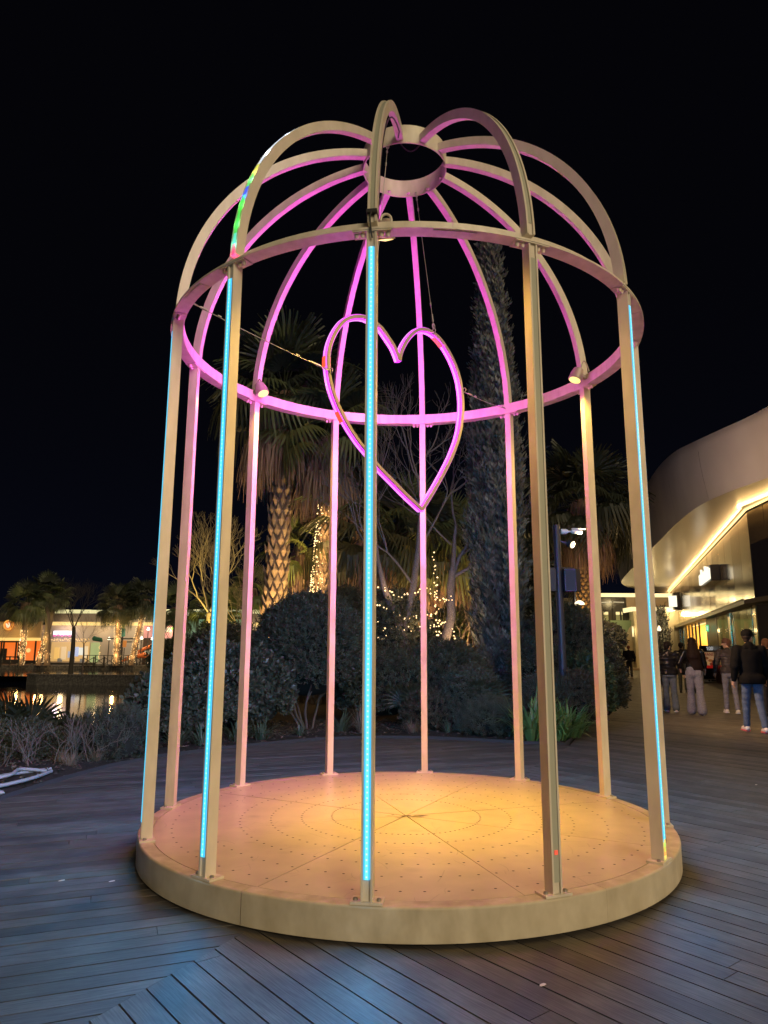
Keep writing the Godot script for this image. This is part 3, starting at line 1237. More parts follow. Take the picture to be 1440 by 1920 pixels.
	part("lobby_pilasters", b.done(), mat(0.75, 0.5, 0.2, 0.3, 0.4), t)
	b = MB.new()
	panel_box(b, c0 - FN * 0.4 + FD * 0.4, c1 - FN * 0.4 - FD * 0.4, 2.74, 2.78, 0.06, FN)
	var cove := part("lobby_light_strip", b.done(), glow(1.0, 0.72, 0.3, 1.6), t)
	for i in 3:
		omni(cove, F0 + FD * (14.6 + i * 3.9) - FN * 1.5 + Vector3(0, 2.3, 0), Color(1.0, 0.60, 0.16), 6.0, 0.15)
	for i in 5:
		b = MB.new()
		panel_box(b, F0 + FD * (16.6 + i * 1.9) + FN * 0.01, F0 + FD * (16.68 + i * 1.9) + FN * 0.01, 0.0, 2.79, 0.08, FN)
		part("door_frame", b.done(), dark_metal, t)
	# dark red reveal with a green exit sign beside the doorway
	b = MB.new()
	panel_box(b, F0 + FD * 9.2 + FN * 0.02, F0 + FD * 13.0 + FN * 0.02, 0.0, 2.78, 0.2, FN)
	part("dark_reveal", b.done(), mat(0.03, 0.008, 0.006, 0.3), t)
	b = MB.new()
	var ex := F0 + FD * 11.4 + FN * 0.16 + Vector3(0, 2.35, 0)
	b.box(Transform3D(Basis(FN, Vector3.UP, FN.cross(Vector3.UP)), ex), Vector3(0.14, 0.30, 0.05))
	part("exit_sign", b.done(), glow(0.06, 0.75, 0.28, 0.9), t)
	b = MB.new()
	b.box(Transform3D(Basis(FN, Vector3.UP, FN.cross(Vector3.UP)), ex), Vector3(0.06, 0.18, 0.058))
	part("exit_sign_figure", b.done(), glow(0.8, 0.95, 0.85, 0.9), t)
	# canopy
	var rim := [Vector2(9.2, 9.0), Vector2(9.22, 0.0), Vector2(9.26, -6.0), Vector2(9.2, -10.0), Vector2(9.12, -11.8), Vector2(8.9, -13.2), Vector2(8.84, -14.8), Vector2(9.03, -16.63), Vector2(9.55, -19.45), Vector2(10.2, -22.6), Vector2(10.89, -26.05), Vector2(12.1, -31.9), Vector2(13.2, -37.1), Vector2(14.2, -41.3), Vector2(15.5, -44.6), Vector2(17.0, -46.9), Vector2(18.6, -48.9), Vector2(20.6, -51.2)]
	var tops := [7.5, 7.4, 7.35, 7.35, 7.38, 7.42, 7.55, 7.8, 8.1, 8.25, 8.25, 8.0, 7.7, 7.4, 7.1, 6.9, 6.6, 6.3]
	var cv := Curve3D.new()
	for i in rim.size():
		var tan := Vector3.ZERO
		if i > 0 and i < rim.size() - 1:
			var a := Vector3(rim[i - 1].x, tops[i - 1], rim[i - 1].y)
			var d := Vector3(rim[i + 1].x, tops[i + 1], rim[i + 1].y)
			tan = (d - a).normalized() * minf(rim[i].distance_to(rim[i - 1]), rim[i].distance_to(rim[i + 1])) * 0.33
		cv.add_point(Vector3(rim[i].x, tops[i], rim[i].y), -tan, tan)
	cv.bake_interval = 0.4
	var total := cv.get_baked_length()
	var white := mat(0.80, 0.77, 0.74, 0.45)
	white.albedo_texture = noise_tex(31, 0.008, Color(0.85, 0.84, 0.84), Color(1, 1, 1))
	white.uv1_triplanar = true
	white.uv1_world_triplanar = true
	white.uv1_scale = Vector3(0.12, 0.12, 0.12)
	var n_seg := 16
	for k in n_seg:
		b = MB.new()
		var rows := []
		for i in 9:
			var s := total * (k + i / 8.0 * 0.9975) / n_seg
			var p := cv.sample_baked(s, true)
			var q := (cv.sample_baked(minf(s + 0.2, total), true) - cv.sample_baked(maxf(s - 0.2, 0), true))
			var o := Vector3(q.z, 0, -q.x).normalized()
			if o.dot(FN) < 0:
				o = -o
			var h := p.y - 5.7
			var col := []
			for j in 8:
				var u := j / 7.0
				col.append(Vector3(p.x, 5.7 + h * u, p.z) + o * (0.20 * sin(u * PI * 0.55)))
			col.append(Vector3(p.x, p.y + 0.04, p.z) + o * 0.05)
			col.append(Vector3(p.x, p.y + 0.02, p.z) - o * 0.6)
			rows.append(col)
		var first := b.v.size()
		var w: int = rows[0].size()
		for i in rows.size():
			for j in w:
				var du: Vector3 = rows[mini(i + 1, rows.size() - 1)][j] - rows[maxi(i - 1, 0)][j]
				var dv: Vector3 = rows[i][mini(j + 1, w - 1)] - rows[i][maxi(j - 1, 0)]
				var nn := du.cross(dv).normalized()
				if nn.dot(FN) + nn.y * 0.2 < 0:
					nn = -nn
				b.vert(rows[i][j], nn)
		for i in rows.size() - 1:
			for j in w - 1:
				var a := first + i * w + j
				b.face3(a, a + 1, a + w + 1)
				b.face3(a, a + w + 1, a + w)
		part("canopy_fascia", b.done(), white, t)
	# the soffit: glossy beige sheets between fascia and front
	var soffit := mat(0.56, 0.49, 0.38, 0.28, 0.3)
	var outer := []
	for i in 65:
		var p := cv.sample_baked(total * i / 64.0, true)
		outer.append(Vector2(p.x, p.z))
	var inner := []
	for i in 65:
		var p: Vector2 = outer[i]
		var a := Vector2(F0.x, F0.z)
		var s := clampf((p - a).dot(Vector2(FD.x, FD.z)), 0, 36.4)
		var q := a + Vector2(FD.x, FD.z) * s
		if p.y > -15.6:
			q = Vector2(lerpf(10.55, 9.98, clampf((p.y + 15.6) / 6.0, 0, 1)), p.y)
		inner.append(q)
	for k in 16:
		b = MB.new()
		for i in range(k * 4, k * 4 + 4):
			var a: Vector2 = outer[i]
			var d: Vector2 = outer[i + 1]
			var e: Vector2 = inner[i + 1]
			var f: Vector2 = inner[i]
			for y in [5.70, 5.76]:
				b.quad(Vector3(a.x, y, a.y), Vector3(d.x, y, d.y), Vector3(e.x, y, e.y), Vector3(f.x, y, f.y))
		part("soffit_sheet", b.done(), soffit, t)
	b = MB.new()
	var roof := PackedVector2Array()
	for p in outer:
		roof.append(p)
	for p in [Vector2(22.5, -51.2), Vector2(22.5, 9)]:
		roof.append(p)
	var tr := Geometry2D.triangulate_polygon(roof)
	for i in range(0, tr.size(), 3):
		b.tri(Vector3(roof[tr[i]].x, 6.25, roof[tr[i]].y), Vector3(roof[tr[i + 1]].x, 6.25, roof[tr[i + 1]].y), Vector3(roof[tr[i + 2]].x, 6.25, roof[tr[i + 2]].y))
	part("roof", b.done(), dark_metal, t)
	# cove light along the top of the front
	var warm := glow(1.0, 0.66, 0.26, 2.2)
	for i in 6:
		b = MB.new()
		var a := F0 + FD * (i * 6.07 + 0.02) + FN * 0.08
		var d := F0 + FD * (i * 6.07 + 6.05) + FN * 0.08
		panel_box(b, a, d, 5.645, 5.69, 0.05, FN)
		var s := part("cove_light_strip", b.done(), warm, t)
		area(s, (a + d) * 0.5 + FN * 0.05 + Vector3(0, 5.62, 0), FN + Vector3(0, -0.35, 0), Vector3.UP, 6.0, 0.05, Color(1.0, 0.62, 0.26), 6.5)
	for i in 5:
		b = MB.new()
		var a: Vector3 = near[i] + Vector3(-0.09, 0, -0.02)
		var d: Vector3 = near[i + 1] + Vector3(-0.09, 0, 0.0)
		panel_box(b, a, d, 5.645, 5.69, 0.05, Vector3(-1, 0, 0))
		var s := part("cove_light_strip", b.done(), warm, t)
		area(s, (a + d) * 0.5 + Vector3(-0.05, 5.62, 0), Vector3(-1, -0.35, 0), Vector3.UP, a.distance_to(d), 0.05, Color(1.0, 0.62, 0.22), a.distance_to(d) * 1.1)
	shop_signs()
	kiosk_board()


func shop_signs() -> void:
	var lit := glow(1.0, 0.93, 0.74, 1.25)
	var boxm := mat(0.02, 0.018, 0.015, 0.35, 0.4)
	# large sign of separate glowing letters on a dark backing, seen almost end on
	var t := thing("shop_sign", "largest projecting shop sign, glowing white letters on the gold front", "sign", Vector3.ZERO, 0.0, "projecting shop signs along the arcade")
	var a := F0 + FD * 7.0 + FN * 0.45 + Vector3(0, 4.42, 0)
	var b := MB.new()
	panel_box(b, a - FN * 0.10, a + FD * 3.4 - FN * 0.10, -0.30, 0.34, 0.34, FN)
	part("backing", b.done(), boxm, t)
	var hs := [[0.0, 0.42], [0.42, 0.52], [0.86, 0.44], [1.2, 0.62], [1.75, 0.44], [2.2, 0.44], [2.62, 0.62], [3.1, 0.44]]
	for e in hs:
		b = MB.new()
		var s0: float = e[0]
		var h: float = e[1]
		panel_box(b, a + FD * s0, a + FD * (s0 + 0.09), -0.22, -0.22 + h, 0.09, FN)
		panel_box(b, a + FD * (s0 + 0.1), a + FD * (s0 + 0.24), 0.12, 0.21, 0.09, FN)
		panel_box(b, a + FD * (s0 + 0.25), a + FD * (s0 + 0.33), -0.22, 0.21, 0.09, FN)
		part("letter", b.done(), lit, t)
	for e in [[26.2, 1.5, "middle projecting shop sign on the gold front, a stepped white light box", 0.55], [33.2, 1.0, "farthest and smallest projecting shop sign, white light box by the end wall", 0.45]]:
		t = thing("shop_sign", e[2], "sign", Vector3.ZERO, 0.0, "projecting shop signs along the arcade")
		a = F0 + FD * float(e[0]) + FN * 0.5 + Vector3(0, 4.45, 0)
		b = MB.new()
		panel_box(b, a - FN * 0.06, a + FD * float(e[1]) - FN * 0.06, -float(e[3]), float(e[3]), 0.4, FN)
		part("backing", b.done(), boxm, t)
		b = MB.new()
		b.box(Transform3D(Basis(FN, Vector3.UP, FN.cross(Vector3.UP)), a - FD * 0.03 + FN * 0.0), Vector3(0.5, float(e[3]) * 1.3, 0.05))
		b.box(Transform3D(Basis(FN, Vector3.UP, FN.cross(Vector3.UP)), a - FD * 0.03 + FN * 0.2 - Vector3(0, float(e[3]), 0)), Vector3(0.35, float(e[3]) * 0.5, 0.05))
		part("light_box", b.done(), lit, t)


func kiosk_board() -> void:
	var t := thing("menu_board", "black framed menu board with a red and cream poster, headed 100", "sign", Vector3(13.45, 0, -26.55), 0.25)
	var black := mat(0.012, 0.012, 0.015, 0.4)
	var b := MB.new()
	b.bx(Vector3(0, 0.86, 0), Vector3(0.92, 1.42, 0.10))
	b.bx(Vector3(0, 0.14, 0.0), Vector3(0.96, 0.04, 0.4))
	part("frame", b.done(), black, t)
	var im := Image.create(128, 160, false, Image.FORMAT_RGB8)
	im.fill(Color(0.80, 0.62, 0.45))
	im.fill_rect(Rect2i(0, 132, 128, 28), Color(0.75, 0.13, 0.10))
	var blots := [[28, 60, 20, Color(0.55, 0.30, 0.16)], [62, 84, 18, Color(0.66, 0.38, 0.17)], [92, 92, 20, Color(0.50, 0.22, 0.12)], [40, 108, 17, Color(0.85, 0.66, 0.40)], [76, 118, 22, Color(0.58, 0.20, 0.12)], [20, 100, 14, Color(0.35, 0.40, 0.15)]]
	for e in blots:
		for y in range(-24, 25):
			for x in range(-24, 25):
				if x * x + y * y * 2 < int(e[2]) * int(e[2]) and im.get_width() > int(e[0]) + x and int(e[0]) + x >= 0:
					var yy := clampi(int(e[1]) + y, 0, 159)
					im.set_pixel(int(e[0]) + x, yy, e[3])
	var pm := mat(1, 1, 1, 0.3)
	pm.albedo_color = Color.WHITE
	pm.albedo_texture = ImageTexture.create_from_image(im)
	pm.emission_enabled = true
	pm.emission = Color.BLACK
	pm.emission_texture = pm.albedo_texture
	pm.emission_energy_multiplier = 0.35
	b = MB.new()
	b.quad(Vector3(-0.38, 0.60, 0.053), Vector3(0.38, 0.60, 0.053), Vector3(0.38, 1.30, 0.053), Vector3(-0.38, 1.30, 0.053))
	for i in b.uv.size():
		b.uv[i].y = 1.0 - b.uv[i].y
	part("lit_poster_screen", b.done(), pm, t)
	var font := SystemFont.new()
	font.font_names = PackedStringArray(["Droid Sans"])
	font.font_weight = 700
	for e in [["100", 0.16, Vector3(0, 1.455, 0.055), glow(0.75, 0.74, 0.7, 0.5)], ["MANIA", 0.135, Vector3(-0.03, 1.20, 0.058), mat(0.55, 0.05, 0.03, 0.5)]]:
		var tm := TextMesh.new()
		tm.text = e[0]
		tm.font = font
		tm.font_size = 64
		tm.pixel_size = float(e[1]) / 46.0
		tm.depth = 0.004
		part("lettering", tm, e[3], t, Transform3D(Basis(), e[2]))
	b = MB.new()
	b.bx(Vector3(0, 1.385, 0.054), Vector3(0.2, 0.012, 0.004))
	part("lettering_rule", b.done(), glow(0.7, 0.69, 0.66, 0.4), t)
	b = MB.new()
	var ring := []
	for k in 13:
		ring.append(Vector3(0.24 + 0.05 * cos(TAU * k / 12), 1.02 + 0.05 * sin(TAU * k / 12), 0.056))
	b.tube(ring, [0.012], 5, false)
	part("price_roundel", b.done(), mat(0.6, 0.04, 0.03, 0.5), t)
	b = MB.new()
	b.bx(Vector3(0, 0.075, 0), Vector3(1.0, 0.11, 0.42))
	part("base", b.done(), mat(0.5, 0.47, 0.38, 0.5), t)
	b = MB.new()
	b.bx(Vector3(0, 0.08, 0.212), Vector3(0.3, 0.06, 0.01))
	b.bx(Vector3(-0.26, 0.08, 0.212), Vector3(0.08, 0.06, 0.01))
	b.bx(Vector3(0.25, 0.08, 0.212), Vector3(0.08, 0.06, 0.01))
	part("base_vents", b.done(), black, t)


# ------------------------------------------------------------------ building that closes the promenade
func rect(b: MB, x0: float, x1: float, y0: float, y1: float, z := 0.0, thick := 0.2) -> void:
	b.bx(Vector3((x0 + x1) / 2, (y0 + y1) / 2, z - thick / 2), Vector3(x1 - x0, y1 - y0, thick))


func end_building() -> void:
	var t := thing("end_building", "distant two storey building with pale arches and lit cove bands closing the promenade", "building", far_frame(50), YAW)
	var cream := mat(0.50, 0.44, 0.32, 0.7)
	var mint := mat(0.20, 0.30, 0.19, 0.7)
	var brown := mat(0.20, 0.15, 0.11, 0.7)
	var dark := mat(0.02, 0.02, 0.022, 0.3)
	var band := glow(1.0, 0.80, 0.38, 1.25)
	var b := MB.new()
	rect(b, 11.0, 17.3, 0, 3.33, 0.0, 0.4)
	part("mint_wall", b.done(), mint, t)
	b = MB.new()
	rect(b, 17.2, 23.0, 0, 3.93, 0.6, 1.0)
	part("pale_wall", b.done(), cream, t)
	b = MB.new()
	rect(b, 11.0, 17.6, 3.33, 4.9, -0.35, 0.2)
	part("upper_glazing", b.done(), dark, t)
	b = MB.new()
	rect(b, 17.0, 23.0, 3.9, 4.95, -0.1, 0.3)
	part("upper_fascia", b.done(), brown, t)
	b = MB.new()
	rect(b, 14.6, 23.0, 4.95, 5.2, 0.15, 0.25)
	var l1 := part("roof_cove_light", b.done(), band, t)
	omni(l1, Vector3(16.2, 4.6, 0.9), Color(1.0, 0.76, 0.36), 1.6, 0.2)
	b = MB.new()
	rect(b, 17.1, 23.0, 3.95, 4.22, 0.75, 0.3)
	var l2 := part("step_cove_light", b.done(), band, t)
	b = MB.new()
	b.bar(Vector3(16.75, 4.0, -0.1), Vector3(17.12, 4.08, 0.6), 0.1, 0.3)
	part("step_cove_light", b.done(), band, t)
	for x in [18.2, 19.6, 21.0]:
		omni(l2, Vector3(x, 3.7, 1.3), Color(1.0, 0.74, 0.34), 1.5, 0.15)
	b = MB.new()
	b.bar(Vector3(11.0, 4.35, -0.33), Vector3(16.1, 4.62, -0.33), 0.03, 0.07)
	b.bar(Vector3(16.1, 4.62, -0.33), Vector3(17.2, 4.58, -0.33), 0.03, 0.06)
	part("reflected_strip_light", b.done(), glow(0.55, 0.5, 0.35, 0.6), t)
	for x in [15.15, 16.1, 16.95]:
		b = MB.new()
		rect(b, x - 0.05, x + 0.05, 3.33, 4.9, -0.3, 0.06)
		part("mullion", b.done(), dark, t)
	for e in [[15.42, 15.74], [16.28, 16.55], [16.68, 16.74]]:
		b = MB.new()
		rect(b, e[0], e[1], 3.35, 3.72, -0.33, 0.03)
		var w := part("window", b.done(), mat(0.3, 0.34, 0.24, 0.4), t)
		b = MB.new()
		rect(b, e[0], e[1], 3.73, 3.93, -0.33, 0.03)
		part("lit_window_pane", b.done(), glow(1.0, 0.8, 0.35, 1.0), w)
	# pale arches laid on the mint wall
	for e in [[15.6, 0.40, 3.3], [18.0, 1.35, 3.3], [13.6, 0.55, 3.3]]:
		b = MB.new()
		var pts := PackedVector2Array()
		for k in 17:
			var a := PI * k / 16.0
			pts.append(Vector2(float(e[0]) + float(e[1]) * cos(a) * 1.0, 1.2 + (float(e[2]) - 1.22) * pow(sin(a), 0.75)))
		pts.append(Vector2(float(e[0]) - float(e[1]), 0.02))
		pts.append(Vector2(float(e[0]) + float(e[1]), 0.02))
		b.plate(pts, Transform3D(Basis(), Vector3(0, 0, 0.03)), 0.02)
		part("pale_arch", b.done(), cream, t)
	b = MB.new()
	rect(b, 15.98, 16.48, 0.3, 2.6, 0.07, 0.05)
	part("door", b.done(), mat(0.10, 0.17, 0.10, 0.5), t)
	b = MB.new()
	rect(b, 16.48, 16.58, 0.3, 2.6, 0.09, 0.06)
	rect(b, 15.7, 16.58, 2.6, 2.64, 0.12, 0.1)
	part("door_frame", b.done(), dark, t)
	b = MB.new()
	rect(b, 11.0, 23.0, 0.0, 0.12, 2.2, 2.2)
	part("step", b.done(), brown, t)
	b = MB.new()
	rect(b, 16.75, 16.95, 1.1, 1.5, 0.05, 0.02)
	part("notice", b.done(), mat(0.5, 0.5, 0.42, 0.6), t)
	b = MB.new()
	rect(b, 20.6, 20.75, 1.9, 2.15, 0.63, 0.03)
	part("lit_house_sign", b.done(), glow(0.8, 0.95, 0.75, 0.9), t)
	b = MB.new()
	rect(b, 17.0, 17.1, 2.2, 2.9, 0.7, 0.05)
	var sc := part("wall_light", b.done(), glow(1.0, 0.75, 0.35, 1.0), t)
	omni(sc, Vector3(17.05, 2.6, 0.9), Color(1, 0.75, 0.35), 0.3, 0.1)
	b = MB.new()
	b.blob(Vector3(17.45, 0.22, 1.6), Vector3(0.16, 0.09, 0.1), 5, 8)
	part("ground_light", b.done(), glow(1.0, 0.85, 0.5, 2.5), t)
	# planter trough of pale concrete before it
	var pl := thing("planter", "square concrete planter with a low shrub on the far promenade", "planter", far_frame(42) + rgt * 13.35, YAW)
	b = MB.new()
	b.bx(Vector3(0, 0.55, 0), Vector3(0.95, 1.1, 0.95))
	part("trough", b.done(), mat(0.26, 0.22, 0.17, 0.8), pl)
	shrub_parts(pl, Vector3(0, 1.2, 0), Vector3(0.42, 0.3, 0.42), "small", 60, 7)
	# slim clipped conifer in a pot under a lantern
	pl = thing("potted_cypress", "slim dark cypress in a square pot before the end wall", "plant", Vector3(10.65, 0, -24.4))
	b = MB.new()
	b.bx(Vector3(0, 0.35, 0), Vector3(0.55, 0.7, 0.55))
	part("pot", b.done(), M.black, pl)
	cypress_foliage(pl, 0.6, 3.05, 0.30, 420, 5)
	var la := thing("street_lantern", "slim lantern post glowing in front of the potted cypress", "lamp", Vector3(10.3, 0, -23.6))
	b = MB.new()
	b.tube([Vector3(0, 0, 0), Vector3(0, 2.15, 0)], [0.03, 0.025], 8)
	part("pole", b.done(), M.black, la)
	b = MB.new()
	b.tube([Vector3(0, 2.15, 0), Vector3(0, 2.2, 0), Vector3(0, 2.36, 0)], [0.05, 0.09, 0.03], 8)
	var hd := part("lamp_head", b.done(), glow(1.0, 0.8, 0.5, 2.0), la)
	omni(hd, Vector3(0, 2.28, 0), Color(1.0, 0.72, 0.36), 1.2, 0.05)


# ------------------------------------------------------------------ shops across the lake
func lake_shops() -> void:
	var base := far_frame(58)
	var t := thing("orange_restaurant", "orange lit restaurant at far left with a round bird sign", "building", base, YAW)
	var b := MB.new()
	var dark := mat(0.02, 0.018, 0.016, 0.5)
	var tan := mat(0.45, 0.33, 0.18, 0.7)
	rect(b, -36.0, -27.7, 3.35, 4.05, 0.1, 4.0)
	part("roof_fascia", b.done(), dark, t)
	b = MB.new()
	rect(b, -36.0, -27.7, 2.05, 3.35, -0.1, 0.3)
	part("sign_wall", b.done(), tan, t)
	b = MB.new()
	rect(b, -36.0, -27.7, 1.82, 2.05, 0.0, 0.3)
	var st := part("lit_soffit_strip", b.done(), glow(1.0, 0.62, 0.16, 1.0), t)
	omni(st, Vector3(-29.2, 2.2, 0.8), Color(1.0, 0.6, 0.2), 0.9, 0.2)
	omni(st, Vector3(-32.2, 2.2, 0.8), Color(1.0, 0.6, 0.2), 0.9, 0.2)
	b = MB.new()
	rect(b, -36.0, -27.9, 0.0, 1.85, -0.9, 0.2)
	part("lit_back_wall", b.done(), glow(1.0, 0.17, 0.012, 0.9), t)
	for x in [-31.6, -30.75, -30.55, -29.55, -29.35, -28.0]:
		b = MB.new()
		rect(b, x - 0.05, x + 0.05, 0.0, 1.85, -0.05, 0.1)
		part("window_frame", b.done(), dark, t)
	b = MB.new()
	rect(b, -36.0, -29.4, 1.68, 1.80, -0.02, 0.1)
	part("window_frame", b.done(), dark, t)
	b = MB.new()
	rect(b, -30.75, -30.35, 0.0, 1.2, -0.2, 0.1)
	rect(b, -33.0, -27.7, 0.0, 0.28, 0.0, 0.1)
	part("dark_counter", b.done(), dark, t)
	b = MB.new()
	var disc := PackedVector2Array()
	for k in 24:
		disc.append(Vector2(-28.9 + 0.17 * cos(TAU * k / 24), 1.05 + 0.17 * sin(TAU * k / 24)))
	b.plate(disc, Transform3D(Basis(), Vector3(0, 0, -0.8)), 0.03)
	part("lit_round_print", b.done(), glow(1.0, 0.65, 0.2, 1.0), t)
	b = MB.new()
	b.bx(Vector3(-29.0, 1.86, 0.1), Vector3(0.35, 0.14, 0.2))
	part("ceiling_light", b.done(), glow(1.0, 0.85, 0.6, 2.0), t)
	# the round sign: orange ring, orange field, a white cock's tail and breast
	var s := thing("round_bird_sign", "glowing orange disc sign with a white bird above the restaurant", "sign", base + rgt * -30.26 + Vector3(0, 3.06, 0) - fwd * 0.12, YAW)
	var c := PackedVector2Array()
	for k in 28:
		c.append(Vector2(0.40 * cos(TAU * k / 28), 0.42 * sin(TAU * k / 28)))
	b = MB.new()
	b.plate(c, Transform3D(), 0.08)
	part("lit_disc", b.done(), glow(1.0, 0.20, 0.01, 0.95), s)
	b = MB.new()
	var ring := []
	for k in 29:
		ring.append(Vector3(0.345 * cos(TAU * k / 28), 0.365 * sin(TAU * k / 28), 0.0))
	b.tube(ring, [0.05], 6, false)
	part("lit_ring", b.done(), glow(1.0, 0.42, 0.05, 0.95), s)
	b = MB.new()
	b.plate(PackedVector2Array([Vector2(-0.22, 0.10), Vector2(-0.16, 0.02), Vector2(-0.12, -0.12), Vector2(-0.04, -0.22), Vector2(0.06, -0.22), Vector2(0.14, -0.10), Vector2(0.15, 0.06), Vector2(0.10, 0.17), Vector2(0.03, 0.19), Vector2(0.00, 0.14), Vector2(0.06, 0.12), Vector2(0.05, 0.0), Vector2(-0.01, -0.05), Vector2(-0.06, 0.08), Vector2(-0.14, 0.13)]), Transform3D(Basis(), Vector3(0, 0, 0.05)), 0.03)
	part("lit_bird", b.done(), glow(1.0, 0.9, 0.55, 0.95), s)
	# long pale arcade
	t = thing("lakeside_arcade", "long pale shopping arcade across the lake with lit roof edge and yellow light band", "building", base, YAW)
	var wall := mat(0.42, 0.36, 0.33, 0.75)
	var fascia := mat(0.24, 0.20, 0.17, 0.7)
	b = MB.new()
	rect(b, -27.7, -8.0, 0.0, 3.1, -0.4, 0.3)
	part("wall", b.done(), wall, t)
	b = MB.new()
	rect(b, -27.7, -8.0, 3.35, 4.0, 0.3, 4.0)
	part("fascia", b.done(), fascia, t)
	b = MB.new()
	rect(b, -27.9, -23.7, 4.02, 4.30, 0.25, 0.6)
	rect(b, -23.65, -18.6, 4.02, 4.28, 0.25, 0.6)
	rect(b, -18.55, -8.0, 4.06, 4.36, 0.25, 0.6)
	part("roof_edge_light", b.done(), glow(0.95, 0.86, 0.42, 0.85), t)
	b = MB.new()
	rect(b, -27.0, -8.0, 3.06, 3.33, -0.05, 0.3)
	var bandl := part("cove_light_band", b.done(), glow(1.0, 0.66, 0.20, 1.0), t)
	for x in [-25.4, -22.6, -19.8, -17.0, -14.0, -11.0]:
		omni(bandl, Vector3(x, 2.85, 0.55), Color(1.0, 0.72, 0.36), 1.15, 0.25)
	# lit shop window with goods
	b = MB.new()
	rect(b, -26.8, -23.75, 0.2, 1.75, -0.25, 0.1)
	var win := part("shop_window", b.done(), glow(1.0, 0.55, 0.16, 0.6), t)
	var goods := [[-26.3, 0.5, 0.9, [1.0, 0.55, 0.12]], [-25.75, 0.45, 1.0, [0.9, 0.6, 0.3]], [-25.2, 0.6, 0.5, [0.35, 0.4, 0.55]], [-24.75, 0.7, 0.75, [0.45, 0.55, 0.85]], [-24.35, 0.8, 0.6, [0.9, 0.9, 0.8]], [-24.0, 0.6, 0.9, [0.95, 0.7, 0.4]], [-26.0, 0.25, 0.3, [0.1, 0.08, 0.06]], [-25.0, 0.25, 0.35, [0.12, 0.1, 0.1]], [-24.2, 0.22, 0.3, [0.1, 0.1, 0.1]]]
	for e in goods:
		b = MB.new()
		b.bx(Vector3(e[0], float(e[1]) + float(e[2]) / 2 - 0.1, -0.2), Vector3(0.36, float(e[2]), 0.1))
		var cc: Array = e[3]
		part("lit_display_poster", b.done(), glow(cc[0], cc[1], cc[2], 0.8), win)
	omni(win, Vector3(-25.2, 1.2, 1.0), Color(1.0, 0.7, 0.35), 0.5, 0.2)
	b = MB.new()
	rect(b, -23.62, -22.95, 0.15, 1.7, -0.22, 0.12)
	part("lit_green_panel_sign", b.done(), glow(0.36, 0.44, 0.16, 0.8), t)
	b = MB.new()
	rect(b, -27.3, -22.75, -0.25, 0.12, 1.2, 0.3)
	part("terrace_edge", b.done(), dark, t)
	var bulbs := []
	for i in 90:
		var u := i / 89.0
		var p := Vector3(lerpf(-26.9, -22.8, u), 1.88 + rng.randf_range(-0.08, 0.14), 0.0 + rng.randf() * 0.2)
		if i > 70:
			p = Vector3(-22.82 + rng.randf() * 0.14, rng.randf_range(0.2, 1.9), 0.1)
		bulbs.append(Transform3D(Basis().scaled(Vector3.ONE * 0.035), p))
	many("string_light_bulbs", bulb_mesh(), glow(1.0, 0.62, 0.2, 1.4), bulbs, t)
	s = thing("shop_sign_band", "white and pink lit sign band over the lakeside shop window", "sign", base + rgt * -25.8 + Vector3(0, 2.36, 0) + fwd * 0.15, YAW)
	b = MB.new()
	b.bx(Vector3(0, 0.08, 0), Vector3(1.75, 0.36, 0.1))
	var sg := part("lit_white_panel", b.done(), glow(1.0, 0.9, 1.0, 1.5), s)
	omni(sg, Vector3(0, 0, 0.6), Color(1.0, 0.75, 0.95), 0.5, 0.2)
	for k in 6:
		b = MB.new()
		b.blob(Vector3(-0.75 + k * 0.3, -0.13 + 0.03 * (k % 2), 0.06), Vector3(0.15, 0.09, 0.03), 6, 8)
		part("lit_pink_letter", b.done(), glow(0.9, 0.12, 0.42, 1.0), s)
	# mural wall at the right end: pink with an OS lettering and a leaf
	s = thing("painted_wall", "pink painted wall with the letters OS and a green leaf", "wall", base + rgt * -16.95 + fwd * -0.3, YAW)
	b = MB.new()
	rect(b, -2.3, 3.0, 2.0, 3.05, 0.0, 0.2)
	part("painted_panel", b.done(), mat(0.62, 0.30, 0.36, 0.7), s)
	b = MB.new()
	b.blob(Vector3(-0.9, 2.75, 0.0), Vector3(0.7, 0.25, 0.03), 6, 10)
	part("painted_cloud", b.done(), mat(0.5, 0.45, 0.6, 0.7), s)
	b = MB.new()
	rect(b, -2.3, 3.0, 0.0, 2.0, -0.02, 0.2)
	part("brown_base", b.done(), mat(0.07, 0.035, 0.02, 0.7), s)
	var font := SystemFont.new()
	font.font_names = PackedStringArray(["Droid Sans"])
	font.font_weight = 700
	var tm := TextMesh.new()
	tm.text = "OS"
	tm.font = font
	tm.font_size = 64
	tm.pixel_size = 0.0085
	tm.depth = 0.04
	part("lettering", tm, mat(0.85, 0.8, 0.7, 0.5), s, Transform3D(Basis(), Vector3(-0.38, 2.72, 0.04)))
	b = MB.new()
	b.blob(Vector3(0.1, 2.83, 0.05), Vector3(0.2, 0.12, 0.04), 6, 10)
	part("painted_leaf", b.done(), mat(0.10, 0.42, 0.05, 0.5), s)
	b = MB.new()
	rect(b, -2.6, 3.2, 1.98, 2.06, 0.25, 0.5)
	part("shelf_rail", b.done(), dark, s)
	# green playground tower with lamp and an orange slide
	s = thing("play_tower", "green playground tower with a lamp arm behind the lakeside palms", "playground", base + rgt * -20.55 + fwd * -1.5, YAW)
	b = MB.new()
	b.tube([Vector3(0, 0, 0), Vector3(0, 2.2, 0)], [0.16, 0.14], 8)
	part("post", b.done(), dark, s)
	b = MB.new()
	b.tube([Vector3(-0.02, 2.15, 0), Vector3(-0.02, 2.2, 0), Vector3(0, 2.75, 0), Vector3(0, 2.85, 0)], [0.16, 0.27, 0.24, 0.1], 10)
	part("hood", b.done(), mat(0.02, 0.16, 0.12, 0.5), s)
